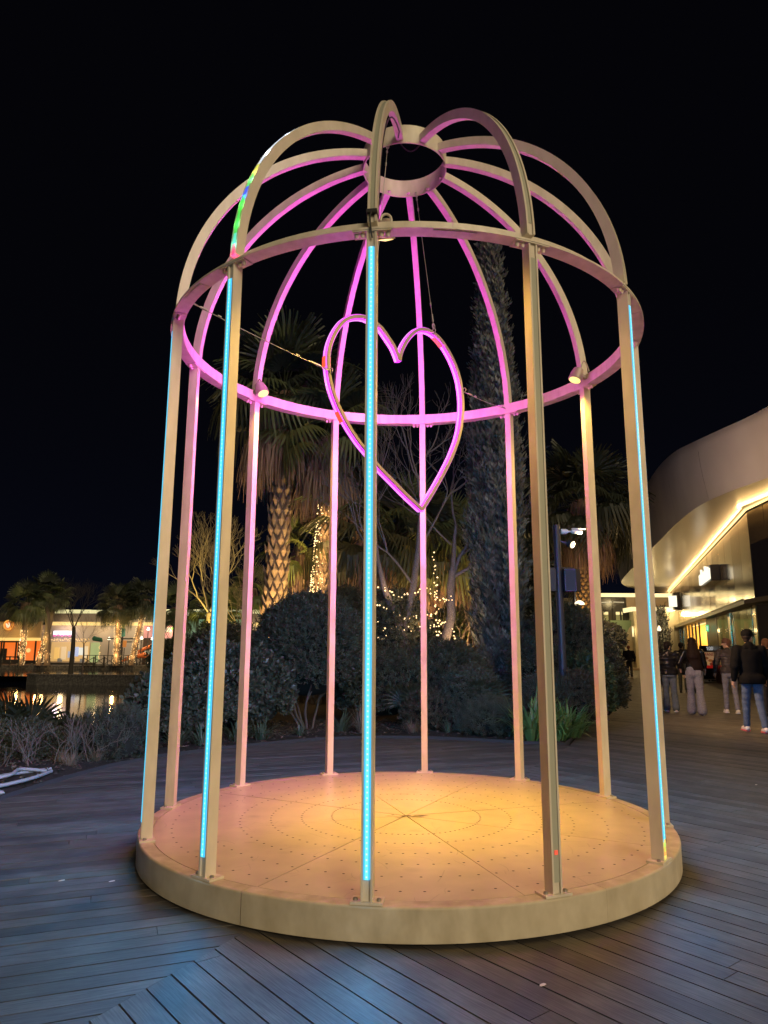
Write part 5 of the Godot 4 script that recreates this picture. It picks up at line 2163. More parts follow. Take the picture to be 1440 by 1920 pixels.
func blade_clump(n: int, l: float, w: float, up: float, seed_spread := 0.12) -> ArrayMesh:
	var b := MB.new()
	for k in n:
		var a := rng.randf() * TAU
		var d := Vector3(sin(a), 0, cos(a))
		var s := Vector3(cos(a), 0, -sin(a))
		var ll := l * rng.randf_range(0.6, 1.1)
		var lean := rng.randf_range(0.25, 1.0)
		var base := d * rng.randf() * seed_spread
		var prev := []
		for j in 5:
			var t := j / 4.0
			var c := base + d * (ll * lean * t * 0.85) + Vector3(0, ll * (up * t - lean * 0.85 * t * t), 0)
			var ww := w * (1.0 - pow(t, 2.5)) * (0.6 + 0.4 * minf(1.0, t * 3.0)) + 0.0004
			var e := [c - s * ww, c + s * ww]
			if j > 0:
				b.quad(prev[0], prev[1], e[1], e[0])
			prev = e
	return b.done()


func clump(called: String, label: String, category: String, at: Vector3, mesh: ArrayMesh, m: Material, s: float, turn: float, group: String) -> void:
	var o := part(called, mesh, m, self, Transform3D(Basis(Vector3.UP, turn).scaled(Vector3.ONE * s), at))
	tag(o, label, category, group)


func garden() -> void:

	# clipped shrubs
	shrub("big round clipped bush with bare twisted stems, left of the front light post", Vector3(-1.75, 1.40, -7.25), Vector3(0.98, 0.98, 0.98), "small", 8500, 1, 0.10, 1.0, 6)
	shrub("second clipped bush, half hidden behind the big round one", Vector3(-0.29, 1.50, -9.5), Vector3(0.85, 1.12, 0.8), "small", 4200, 2, 0.12, 1.1)
	shrub("low dark shrub under the forked bare tree", Vector3(-0.35, 0.72, -8.0), Vector3(1.1, 0.62, 0.7), "small", 3600, 3, 0.3, 1.1)
	shrub("glossy broad leaved bush in the gap between the two left blue posts", Vector3(-3.1, 0.72, -6.1), Vector3(0.82, 0.70, 0.7), "big", 2300, 4, 0.5)
	shrub("glossy broad leaved bush behind the leftmost post", Vector3(-3.8, 0.48, -5.6), Vector3(0.52, 0.50, 0.5), "big", 1500, 5, 0.5)
	shrub("small broad leaved bush beside the fourth post from the left", Vector3(-2.42, 0.72, -6.3), Vector3(0.45, 0.58, 0.45), "big", 1100, 6, 0.3)
	shrub("dusky shrub between the back post and the cypress", Vector3(0.75, 0.85, -8.2), Vector3(0.8, 0.66, 0.7), "small", 2600, 7, 0.3, 1.1)
	shrub("low reddish shrub at the border behind the back post", Vector3(0.55, 0.34, -7.05), Vector3(0.55, 0.36, 0.4), "small", 1300, 8, 0.35, 0.9, 0, Color(1.3, 1.0, 0.95))
	shrub("silvery rounded bush in front of the tall cypress", Vector3(1.14, 0.62, -7.0), Vector3(0.52, 0.48, 0.5), "small", 2200, 9, 0.12, 0.85, 0, Color(1.2, 1.2, 1.25))
	shrub("feathery low shrub at the foot of the silvery bush", Vector3(1.42, 0.26, -6.5), Vector3(0.5, 0.32, 0.34), "fine", 1500, 10, 0.4, 1.0)
	shrub("large clipped shrub behind the lamp pole", Vector3(3.25, 1.36, -8.75), Vector3(0.88, 0.92, 0.85), "small", 4200, 11, 0.16, 1.05)
	shrub("tall clipped shrub at the right edge of the bed", Vector3(3.92, 0.80, -8.75), Vector3(0.42, 0.80, 0.5), "small", 2800, 12, 0.14)
	shrub("mushroom shaped clipped shrub peering over the right edge of the bed", Vector3(4.22, 1.66, -9.45), Vector3(0.38, 0.28, 0.38), "small", 1500, 13, 0.08, 0.9)
	shrub("small grey green shrub left of the pole's foot", Vector3(2.55, 0.5, -7.2), Vector3(0.45, 0.46, 0.42), "fine", 1500, 14, 0.3, 1.1)
	shrub("reddish brown shrub right of the pole's foot", Vector3(3.05, 0.52, -7.15), Vector3(0.42, 0.5, 0.38), "small", 1700, 15, 0.3, 0.95, 0, Color(1.5, 1.05, 0.9))
	shrub("leafy green shrub with drooping sprays by the corner of the bed", Vector3(3.4, 0.72, -7.75), Vector3(0.42, 0.62, 0.42), "big", 900, 16, 0.35, 0.9, 0, Color(1.1, 1.25, 0.8))
	shrub("dark shrub between cypress and lamp pole", Vector3(2.55, 0.95, -8.1), Vector3(0.55, 0.8, 0.5), "small", 2200, 17, 0.22, 1.1)
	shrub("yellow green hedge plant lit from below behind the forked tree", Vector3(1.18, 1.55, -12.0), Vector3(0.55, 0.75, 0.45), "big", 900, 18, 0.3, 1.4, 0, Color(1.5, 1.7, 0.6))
	shrub("rounded dark shrub at the far left, below the fan leaves", Vector3(-5.25, 0.08, -3.9), Vector3(0.70, 0.33, 0.5), "small", 3600, 19, 0.15, 0.9)
	shrub("twiggy half bare shrub beside the leftmost post", Vector3(-3.95, 0.22, -3.95), Vector3(0.52, 0.40, 0.5), "fine", 900, 20, 0.4, 0.9, 10)
	shrub("low dark green shrub between the two left foreground shrubs", Vector3(-4.75, -0.05, -4.9), Vector3(0.62, 0.28, 0.4), "small", 1800, 21, 0.25, 1.0)
	shrub("tall dark shrub far behind, between the palms and the round bush", Vector3(-1.45, 1.75, -11.2), Vector3(0.6, 1.05, 0.6), "small", 1900, 22, 0.2, 1.3)
	shrub("dark shrub at the foot of the tallest palm", Vector3(-4.2, 1.0, -10.6), Vector3(0.9, 0.95, 0.7), "small", 2200, 23, 0.3, 1.3)
	shrub("tall dark laurel behind the lamp pole, left side", Vector3(2.9, 1.95, -11.3), Vector3(0.75, 1.9, 0.7), "big", 1500, 24, 0.35, 1.3, 0, Color(0.6, 0.6, 0.55))
	shrub("dark shrub on the right edge further along the promenade", Vector3(4.35, 0.9, -12.8), Vector3(0.55, 0.9, 0.9), "small", 1500, 25, 0.2, 1.3)
	shrub("dark shrub beyond the second lamp pole", Vector3(4.7, 1.0, -15.4), Vector3(0.7, 1.0, 0.9), "small", 1500, 26, 0.25, 1.5)
	shrub("dark thicket on the left bank behind the broad leaved bushes", Vector3(-4.2, 0.15, -8.0), Vector3(0.7, 0.6, 0.7), "big", 1400, 27, 0.3, 1.2)
	for i in 4:
		shrub(["dark hedge by the glass pavilion, left end", "dark hedge by the glass pavilion, left of its middle", "dark hedge by the glass pavilion, right of its middle", "dark hedge by the glass pavilion, right end"][i], far_frame(33) + rgt * (-9.6 + i * 1.15) + Vector3(0, 0.75, 0), Vector3(0.9, 0.8, 0.6), "big", 500, 30 + i, 0.3, 2.2, 0, Color(0.8, 0.8, 0.7))
	# the tall cypress
	var t := thing("cypress_tree", "tall slender cypress rising to the top of the cage, right of the heart", "cypress", Vector3(1.95, 0, -9.11))
	var b := MB.new()
	b.tube([Vector3(0, -0.05, 0), Vector3(0, 1.2, 0)], [0.11, 0.09], 8)
	part("trunk", b.done(), leaf_mats.twig, t)
	cypress_foliage(t, 0.45, 10.45, 0.50, 9000, 3)
	# forked bare tree with fairy lights strung through it
	t = thing("bare_tree", "gnarled bare tree that forks low, strung with fairy lights", "tree", Vector3(0.15, 0, -9.05))
	var bark := mat(0.22, 0.19, 0.21, 0.9)
	bark.albedo_texture = noise_tex(41, 0.06, Color(0.45, 0.45, 0.45), Color(1, 1, 1))
	bark.uv1_scale = Vector3(2, 1.2, 1)
	b = MB.new()
	b.tube([Vector3(0.05, -0.1, 0), Vector3(0.02, 0.6, 0), Vector3(-0.08, 1.15, 0.02), Vector3(-0.22, 1.75, 0), Vector3(-0.40, 2.25, 0.03)], [0.16, 0.13, 0.12, 0.115, 0.09], 10)
	b.tube([Vector3(-0.22, 1.72, 0), Vector3(-0.12, 2.1, -0.02), Vector3(0.02, 2.75, -0.05), Vector3(0.12, 3.5, -0.05), Vector3(0.16, 4.2, 0)], [0.09, 0.085, 0.075, 0.06, 0.04], 9)
	b.tube([Vector3(-0.40, 2.22, 0.03), Vector3(-0.60, 2.7, 0.05), Vector3(-0.74, 3.3, 0.1), Vector3(-0.80, 3.9, 0.12)], [0.085, 0.07, 0.05, 0.035], 8)
	part("trunk", b.done(), bark, t)
	b = MB.new()
	for e in [[Vector3(0.16, 4.15, 0), Vector3(0.2, 1, 0.1), 0.9, 0.036], [Vector3(0.12, 3.5, -0.05), Vector3(0.8, 0.8, 0.2), 0.9, 0.03], [Vector3(-0.8, 3.85, 0.12), Vector3(-0.3, 1, 0), 0.9, 0.03], [Vector3(0.02, 2.75, -0.05), Vector3(-0.7, 0.9, 0.3), 0.9, 0.03], [Vector3(-0.74, 3.3, 0.1), Vector3(-0.9, 0.7, -0.1), 0.8, 0.025]]:
		grow(b, e[0], (e[1] as Vector3).normalized(), e[2], e[3], 6, 0.5, 0.35)
	part("branches", b.done(), bark, t)
	var t2 := thing("bare_tree", "second gnarled bare tree leaning right, its warm lit twigs against the cypress", "tree", Vector3(0.55, 0, -9.3))
	b = MB.new()
	b.tube([Vector3(-0.02, -0.1, 0), Vector3(0.05, 0.8, 0), Vector3(0.22, 1.45, 0), Vector3(0.42, 2.1, 0), Vector3(0.42, 2.75, 0), Vector3(0.46, 3.1, 0.05)], [0.14, 0.12, 0.11, 0.10, 0.09, 0.075], 10)
	b.tube([Vector3(0.45, 2.95, 0.0), Vector3(0.62, 3.4, 0.0), Vector3(0.92, 3.85, 0.05), Vector3(1.05, 4.25, 0.05)], [0.05, 0.042, 0.032, 0.025], 7)
	b.tube([Vector3(0.46, 3.0, 0.05), Vector3(0.5, 3.6, 0.05), Vector3(0.55, 4.1, 0.0)], [0.06, 0.05, 0.035], 7)
	b.tube([Vector3(0.45, 2.95, 0.02), Vector3(0.8, 3.15, 0.1), Vector3(1.05, 3.55, 0.15)], [0.045, 0.035, 0.025], 7)
	part("trunk", b.done(), bark, t2)
	b = MB.new()
	for e in [[Vector3(0.92, 3.85, 0.05), Vector3(0.5, 0.8, 0.1), 0.75, 0.022], [Vector3(1.05, 4.25, 0.05), Vector3(0.3, 1, 0.0), 0.6, 0.02], [Vector3(0.55, 4.1, 0), Vector3(-0.2, 1, 0), 0.9, 0.028], [Vector3(0.62, 3.4, 0), Vector3(0.9, 0.5, 0.2), 0.7, 0.02], [Vector3(0.5, 3.6, 0.05), Vector3(-0.8, 0.7, 0.1), 0.8, 0.022], [Vector3(1.05, 3.55, 0.15), Vector3(0.9, 0.5, 0.1), 0.6, 0.018]]:
		grow(b, e[0], (e[1] as Vector3).normalized(), e[2], e[3], 6, 0.5, 0.3)
	part("branches", b.done(), bark, t2)
	uplight("warm uplight under the second bare tree", Vector3(1.0, 0.9, -8.9), Vector3(1.2, 4.2, -9.25), Color(1.0, 0.62, 0.25), 10.0, 40.0)
	# fairy lights: strings between the trunks
	var fl := thing("fairy_lights", "strings of warm fairy lights hung between the bare trees", "fairy lights")
	var strings := [[Vector3(-0.55, 2.72, -8.95), Vector3(0.45, 2.74, -8.95), 11], [Vector3(0.45, 2.74, -8.95), Vector3(1.0, 2.55, -8.95), 9], [Vector3(-0.6, 2.35, -8.9), Vector3(0.6, 2.2, -8.9), 12], [Vector3(-0.6, 2.0, -8.9), Vector3(0.9, 2.05, -8.95), 16], [Vector3(0.62, 3.45, -9.0), Vector3(0.70, 1.6, -9.0), 20], [Vector3(0.35, 1.05, -8.8), Vector3(1.25, 1.6, -9.0), 18], [Vector3(-0.1, 1.25, -8.7), Vector3(0.5, 1.05, -8.7), 12], [Vector3(1.0, 1.9, -9.1), Vector3(1.25, 1.1, -9.0), 14], [Vector3(-0.55, 1.7, -8.9), Vector3(-0.4, 1.95, -8.9), 8]]
	b = MB.new()
	var xs := []
	for e in strings:
		var pts := []
		for i in 9:
			var u := i / 8.0
			pts.append((e[0] as Vector3).lerp(e[1], u) - Vector3(0, 0.16 * 4.0 * u * (1 - u), 0))
		b.tube(pts, [0.003], 3, false)
		for i in int(float(e[2]) * 1.7):
			var u := (i + 0.5) / (float(e[2]) * 1.7)
			var q := (e[0] as Vector3).lerp(e[1], u) - Vector3(0, 0.16 * 4.0 * u * (1 - u) + 0.012, 0)
			q += Vector3(rng.randf_range(-0.05, 0.05), rng.randf_range(-0.05, 0.05), rng.randf_range(-0.1, 0.1))
			xs.append(Transform3D(Basis().scaled(Vector3.ONE * rng.randf_range(0.012, 0.022)), q))
	part("cord", b.done(), M.black, fl)
	var o := many("string_light_bulbs", bulb_mesh(), glow(1.0, 0.66, 0.30, 3.0), xs, fl)
	for e in [Vector3(-0.3, 2.65, -8.75), Vector3(0.6, 2.5, -8.75), Vector3(0.2, 1.95, -8.7), Vector3(0.95, 1.4, -8.8), Vector3(0.2, 1.1, -8.5)]:
		omni(o, e, Color(1.0, 0.6, 0.25), 0.16, 0.1)
	# warm lit thicket of twigs and the wooden hut roof behind
	t = thing("twig_thicket", "bare thicket lit warm from below between the heart tip and the cypress", "bush", Vector3(1.15, 0, -11.0))
	b = MB.new()
	for k in 16:
		grow(b, Vector3(rng.randf_range(-0.5, 0.5), 1.4, rng.randf_range(-0.3, 0.3)), Vector3(rng.randf_range(-0.8, 0.8), 1, rng.randf_range(-0.4, 0.4)).normalized(), 0.55, 0.014, 5, 0.6, 0.3)
	part("twigs", b.done(), leaf_mats.dry, t)
	uplight("warm uplight inside the lit thicket", Vector3(1.2, 1.0, -10.3), Vector3(1.15, 2.8, -11.0), Color(1.0, 0.60, 0.2), 5.0, 45.0)
	t = thing("wooden_hut", "low red brown wooden hut roof behind the forked tree", "hut", Vector3(1.0, 0, -15.5))
	b = MB.new()
	b.bx(Vector3(0, 0.95, 0), Vector3(3.6, 1.9, 1.2))
	part("wall", b.done(), mat(0.14, 0.05, 0.03, 0.8), t)
	for i in 6:
		b = MB.new()
		b.bar(Vector3(-2.0, 1.95 + 0.08 * i, 0.85 - 0.15 * i), Vector3(2.0, 1.95 + 0.08 * i, 0.85 - 0.15 * i), 0.02, 0.16)
		part("roof_board", b.done(), mat(0.16, 0.07, 0.045, 0.8), t)
	# pale lit bare tree far behind on the left, and dark bare trees by the lake
	var trees := [[far_frame(31.8) + rgt * -7.7, 2.9, 0.19, 1.3, 6, mat(0.5, 0.40, 0.22, 0.85), "pale trunked bare tree lit yellow, seen between the left posts"], [far_frame(33.0) + rgt * -6.1, 1.8, 0.12, 1.15, 6, mat(0.25, 0.20, 0.14, 0.85), "smaller bare tree right of the pale lit one"], [far_frame(45.5) + rgt * -19.6, 2.6, 0.14, 1.15, 6, mat(0.03, 0.025, 0.02, 0.9), "dark bare tree standing at the lake wall before the lit shops"], [far_frame(53.0) + rgt * -22.0, 1.6, 0.06, 0.9, 6, mat(0.05, 0.04, 0.04, 0.9), "thin bare tree before the pale arcade wall"], [far_frame(52.5) + rgt * -28.2, 1.2, 0.05, 0.9, 6, mat(0.05, 0.04, 0.03, 0.9), "thin bare tree in front of the orange restaurant"]]
	for e in trees:
		t = thing("bare_tree", e[6], "tree", e[0])
		b = MB.new()
		var h: float = e[1]
		b.tube([Vector3(0, -0.9, 0), Vector3(0.03, h * 0.5, 0), Vector3(-0.02, h, 0)], [float(e[2]) * 1.15, float(e[2]), float(e[2]) * 0.85], 8)
		part("trunk", b.done(), e[5], t)
		b = MB.new()
		for k in 5:
			var a := TAU * k / 5.0 + 0.4
			grow(b, Vector3(-0.02, h - 0.05, 0), Vector3(sin(a) * 0.75, 1, cos(a) * 0.75).normalized(), float(e[3]) * rng.randf_range(0.7, 1.05), float(e[2]) * 0.24, int(e[4]) + 1, 0.5, 0.45)
		part("branches", b.done(), e[5], t)
	# warm lit flower bed by the pavilion
	t = thing("lit_planting", "low planting sparkling with warm lights below the glass pavilion", "plant", far_frame(34) + rgt * -9.4)
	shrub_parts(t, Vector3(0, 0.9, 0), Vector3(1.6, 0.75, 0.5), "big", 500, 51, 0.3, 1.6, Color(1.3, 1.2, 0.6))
	xs = []
	for i in 60:
		xs.append(Transform3D(Basis().scaled(Vector3.ONE * 0.022), Vector3(rng.randf_range(-1.5, 1.5), rng.randf_range(0.3, 1.6), 0.55)))
	o = many("string_light_bulbs", bulb_mesh(), glow(1.0, 0.7, 0.4, 2.0), xs, t)
	omni(o, Vector3(0, 1.0, 1.0), Color(1.0, 0.65, 0.3), 0.6, 0.1)
	# strap leaved clumps, grasses and fan seedlings along the border
	var strap_m := leafy(0.11, 0.20, 0.06, 0.25, 0.4)
	strap_m.vertex_color_use_as_albedo = false
	var strap_d := leafy(0.07, 0.10, 0.065, 0.2, 0.5)
	strap_d.vertex_color_use_as_albedo = false
	var straw := leafy(0.22, 0.17, 0.12, 0.15, 0.9)
	straw.vertex_color_use_as_albedo = false
	var strap := [blade_clump(70, 0.62, 0.015, 1.0), blade_clump(64, 0.58, 0.014, 0.9)]
	var grass := [blade_clump(160, 0.55, 0.0022, 1.05, 0.07), blade_clump(150, 0.45, 0.0022, 0.9, 0.06)]
	var gp := [[2.02, -5.98, 1.15, "left of the three bright strap leaved clumps at the bed corner"], [2.40, -6.05, 1.2, "middle of the three bright strap leaved clumps at the bed corner"], [2.72, -6.35, 1.0, "right of the three bright strap leaved clumps at the bed corner"], [2.35, -6.45, 1.2, "strap leaved clump behind the three at the bed corner"], [2.85, -6.85, 0.8, "small strap leaved clump beside the reddish shrub"]]
	for e in gp:
		clump("strap_leaf_plant", e[3], "plant", Vector3(e[0], 0.03, e[1]), strap[gp.find(e) % 2], strap_m, float(e[2]) * 1.45, float(gp.find(e)) * 1.3, "bright strap leaved clumps")
	gp = [[-1.13, -6.75, 0.9, "dusky strap leaved clump under the big round bush, right side"], [-0.62, -6.85, 0.7, "dusky strap leaved clump behind the front light post"], [0.72, -6.6, 0.6, "dusky strap leaved clump at the foot of the back post"], [-2.3, -5.75, 1.0, "dusky strap leaved clump beside the fourth post"], [-2.62, -5.45, 0.95, "dusky strap leaved clump left of the fourth post"], [-3.05, -5.05, 0.9, "dusky strap leaved clump at the foot of the glossy bush"], [-3.35, -4.75, 0.8, "dusky strap leaved clump nearest the second post from the left"], [-1.75, -6.2, 0.6, "small dusky clump at the bed edge below the round bush"]]
	for e in gp:
		clump("strap_leaf_plant", e[3], "plant", Vector3(e[0], 0.03, e[1]), strap[gp.find(e) % 2], strap_d, e[2], float(gp.find(e)) * 1.7, "dusky strap leaved clumps")
	gp = [[-0.75, -6.75, 1.25, "straw coloured grass tuft right beside the blue front post"], [0.12, -6.75, 1.2, "feathery straw grass tuft left of the back post"], [0.35, -6.95, 1.0, "straw grass tuft behind the back post"], [-4.12, -3.05, 0.75, "dry grass tuft at the left border near the white hose"], [-3.98, -3.5, 0.7, "dry grass tuft at the left border below the twiggy shrub"], [-4.35, -3.3, 0.8, "dry grass tuft among the dead twigs"]]
	for e in gp:
		clump("grass_tuft", e[3], "grass", Vector3(e[0], 0.02, e[1]), grass[gp.find(e) % 2], straw, e[2], float(gp.find(e)) * 2.1, "dry grass tufts")
	# young fan leaves
	gp = [[-5.75, -0.15, -4.7, 0.68, "fan leaf plant at the far left with spread dark green fans", 3], [-5.05, -0.2, -5.0, 0.52, "smaller fan leaf plant right of the far left one", 3], [0.15, 0.2, -7.2, 0.45, "young fan palm seedling behind the front light post", 2], [1.3, 0.35, -6.75, 0.42, "young fan palm seedling in the silvery bush", 3]]
	for e in gp:
		t = thing("fan_leaf_plant", e[4], "plant", Vector3(e[0], e[1], e[2]))
		for k in int(e[5]):
			var az := PI * 0.0 + k * 1.25 - 1.2 + rng.randf_range(-0.2, 0.2)
			var z := Vector3(sin(az) * 0.55, 0.85, cos(az) * 0.3).normalized()
			var x := Vector3(0.95, 0, -0.1).rotated(Vector3.UP, az * 0.25)
			x = (x - z * x.dot(z)).normalized()
			part("frond", fronds[3], frond_mats[0], t, Transform3D(Basis(x, z.cross(x), z).scaled_local(Vector3.ONE * float(e[3])), Vector3.ZERO))
	t = thing("dead_fan_leaf", "withered pale fan leaf drooping among the left shrubs", "leaf", Vector3(-4.45, 0.30, -4.05))
	part("frond", fronds[2], straw, t, Transform3D(Basis(Vector3(0.6, -0.2, 0.7).normalized(), Vector3(0.3, 0.9, -0.1).normalized(), Vector3(0.6, -0.3, -0.6).normalized()).orthonormalized().scaled_local(Vector3.ONE * 0.3), Vector3.ZERO))
	# dead twigs along the left border
	var lab := ["pruned dead twigs at the far left of the border", "pruned dead twigs behind the white hose", "pruned dead twigs right of the white hose", "thick pruned stub left of the twiggy shrub", "pruned dead twigs in front of the twiggy shrub", "pruned dead twigs nearest the leftmost post", "pruned dead twigs in front of the round dark shrub"]
	for k in 7:
		t = thing("pruned_twigs", lab[k], "twigs", Vector3([-4.9, -4.55, -4.25, -4.35, -4.1, -3.95, -4.7][k], 0.0, [-2.7, -2.9, -3.1, -3.6, -3.45, -3.7, -3.2][k]), 0.0, "pruned twigs on the left border")
		b = MB.new()
		for j in 6:
			grow(b, Vector3(rng.randf_range(-0.12, 0.12), 0, rng.randf_range(-0.12, 0.12)), Vector3(rng.randf_range(-0.7, 0.7), 1, rng.randf_range(-0.7, 0.7)).normalized(), rng.randf_range(0.16, 0.3), 0.008 if k != 3 else 0.014, 3, 0.6, 0.2)
		part("twigs", b.done(), leaf_mats.dry, t)
	# white hose lying in loops
	t = thing("white_hose", "white corrugated hose lying in loops on the soil at the left border", "hose")
	var hose := mat(0.30, 0.31, 0.33, 0.5)
	for e in [[Vector3(-5.2, 0.05, -1.5), Vector3(-4.62, 0.07, -1.72), Vector3(-4.42, 0.08, -2.25), Vector3(-4.2, 0.06, -2.75)], [Vector3(-5.0, 0.06, -1.35), Vector3(-4.35, 0.06, -1.52), Vector3(-4.10, 0.07, -2.0), Vector3(-4.12, 0.06, -2.6)], [Vector3(-4.6, 0.08, -1.60), Vector3(-4.28, 0.12, -1.95), Vector3(-4.36, 0.12, -2.35), Vector3(-4.18, 0.06, -2.6)]]:
		b = MB.new()
		var cv := Curve3D.new()
		for i in 4:
			var tan: Vector3 = (e[mini(i + 1, 3)] - e[maxi(i - 1, 0)]) / 6.0
			cv.add_point(e[i], -tan, tan)
		var pts := []
		var rr := []
		for i in 40:
			pts.append(cv.sample_baked(cv.get_baked_length() * i / 39.0, true))
			rr.append(0.019 + 0.002 * (i % 2))
		b.tube(pts, rr, 8)
		part("loop", b.done(), hose, t)
	b = MB.new()
	b.blob(Vector3(-4.12, 0.05, -1.42), Vector3(0.12, 0.03, 0.05), 6, 10)
	part("loose_end", b.done(), hose, t)
	# leaf litter and chips
	xs = []
	var cols := []
	var poly := bed_poly()
	b = MB.new()
	b.tri(Vector3(-0.02, 0, 0), Vector3(0.02, 0.004, 0.012), Vector3(0.022, 0.0, -0.008))
	b.tri(Vector3(-0.02, 0, 0), Vector3(0.022, 0.0, -0.008), Vector3(0.0, 0.006, -0.014))
	while xs.size() < 5200:
		var p := Vector2(rng.randf_range(-5.6, 4.5), rng.randf_range(-8.6, -1.0))
		if Geometry2D.is_point_in_polygon(p, poly):
			var s := rng.randf_range(0.6, 1.6)
			xs.append(Transform3D(Basis.from_euler(Vector3(rng.randf_range(-0.5, 0.5), rng.randf() * TAU, rng.randf_range(-0.5, 0.5))).scaled(Vector3.ONE * s), Vector3(p.x, soil_height(p.x, p.y, poly) + 0.012, p.y)))
			var g := rng.randf_range(0.4, 1.6)
			cols.append(Color(g, g * 0.95, g * 0.9))
	var lm := leafy(0.10, 0.078, 0.062, 0.0, 0.9)
	o = many("leaf_litter", b.done(), lm, xs, self, cols)
	tag(o, "scattered dead leaves and wood chips on the garden soil", "leaf litter")
	poles()


func poles() -> void:
	var black := mat(0.035, 0.036, 0.05, 0.42, 0.3)
	var t := thing("lamp_pole", "black round pole with a white camera, a lit spotlight and two loudspeakers", "pole", Vector3(2.82, 0, -7.14))
	var b := MB.new()
	b.tube([Vector3(0, 0, 0), Vector3(-0.02, 3.72, 0)], [0.072, 0.066], 16)
	part("pole", b.done(), black, t)
	var white := mat(0.70, 0.70, 0.74, 0.4)
	b = MB.new()
	b.tube([Vector3(0.06, 3.60, 0.02), Vector3(0.15, 3.60, 0.02), Vector3(0.19, 3.60, 0.02)], [0.05, 0.05, 0.03], 10)
	b.tube([Vector3(0.18, 3.60, 0.02), Vector3(0.26, 3.60, 0.03)], [0.016], 8)
	var camb := part("camera_bracket", b.done(), white, t)
	b = MB.new()
	b.tube([Vector3(0.25, 3.605, 0.03), Vector3(0.27, 3.60, 0.03), Vector3(0.44, 3.585, 0.04)], [0.035, 0.042, 0.042], 12)
	b.bar(Vector3(0.25, 3.65, 0.03), Vector3(0.50, 3.635, 0.04), 0.09, 0.012)
	part("security_camera", b.done(), white, t)
	b = MB.new()
	b.bar(Vector3(0.04, 3.42, 0.02), Vector3(0.18, 3.36, 0.06), 0.03, 0.03)
	part("lamp_arm", b.done(), black, t)
	b = MB.new()
	var d := Vector3(0.62, -0.35, 0.70).normalized()
	var at := Vector3(0.22, 3.35, 0.08)
	b.tube([at - d * 0.10, at - d * 0.06, at + d * 0.03], [0.03, 0.062, 0.072], 14)
	part("spotlight_housing", b.done(), black, t)
	b = MB.new()
	b.tube([at + d * 0.031, at + d * 0.036], [0.062, 0.062], 14)
	var l := part("spotlight_lens", b.done(), glow(1.0, 0.82, 0.48, 2.2), t)
	spot(l, at + d * 0.05, at + Vector3(6.0, 0.2, -1.6), Color(1.0, 0.58, 0.27), 52.0, 70.0, 0.9, 0.06)
	for e in [[Vector3(-0.20, 2.70, -0.02), 0.15], [Vector3(0.20, 2.69, 0.06), -0.35]]:
		b = MB.new()
		var x := Transform3D(Basis(Vector3.UP, e[1]), e[0])
		var o8 := PackedVector2Array([Vector2(-0.13, -0.12), Vector2(0.13, -0.12), Vector2(0.16, -0.02), Vector2(0.10, 0.12), Vector2(-0.10, 0.12), Vector2(-0.16, -0.02)])
		b.sweep(Array(o8), [x * Transform3D(Basis(Vector3.RIGHT, Vector3(0, 0, 1), Vector3.UP), Vector3(0, -0.20, 0)), x * Transform3D(Basis(Vector3.RIGHT, Vector3(0, 0, 1), Vector3.UP), Vector3(0, 0.20, 0))])
		var sp := part("loudspeaker", b.done(), black, t)
		b = MB.new()
		b.box(x * Transform3D(Basis(), Vector3(0, 0, 0.123)), Vector3(0.17, 0.36, 0.004))
		part("speaker_grille", b.done(), mat(0.05, 0.05, 0.06, 0.8), sp)
	b = MB.new()
	b.bx(Vector3(0, 2.92, 0), Vector3(0.5, 0.02, 0.04))
	part("speaker_bar", b.done(), black, t)
	# second pole further back with a flood lamp and a box
	t = thing("lamp_pole", "slim dark pole further back with a glowing dome lamp and a dark box", "pole", Vector3(5.2, 0, -16.2))
	b = MB.new()
	b.tube([Vector3(0, 0, 0), Vector3(0, 3.35, 0)], [0.05, 0.045], 10)
	part("pole", b.done(), black, t)
	b = MB.new()
	b.tube([Vector3(0.14, 2.78, 0.05), Vector3(0.14, 2.84, 0.05), Vector3(0.14, 2.9, 0.05)], [0.16, 0.14, 0.05], 12)
	var h := part("lamp_head", b.done(), glow(1.0, 0.85, 0.55, 2.2), t)
	omni(h, Vector3(0.14, 2.8, 0.05), Color(1.0, 0.75, 0.4), 0.9, 0.08)
	b = MB.new()
	b.bx(Vector3(0.22, 2.28, 0.05), Vector3(0.42, 0.5, 0.3))
	part("loudspeaker", b.done(), black, t)
	b = MB.new()
	b.bx(Vector3(0.2, 2.56, 0.06), Vector3(0.44, 0.02, 0.3))
	part("bracket", b.done(), mat(0.4, 0.3, 0.15, 0.5), t)
	t = thing("red_sign", "small red round topped sign glimpsed behind the lamp pole", "sign", Vector3(5.3, 0, -18.0))
	b = MB.new()
	b.tube([Vector3(0, 0, 0), Vector3(0, 2.0, 0)], [0.03], 6)
	part("post", b.done(), black, t)
	b = MB.new()
	b.bx(Vector3(-0.05, 2.2, 0.03), Vector3(0.36, 0.5, 0.04))
	part("plate", b.done(), mat(0.35, 0.03, 0.015, 0.5), t)


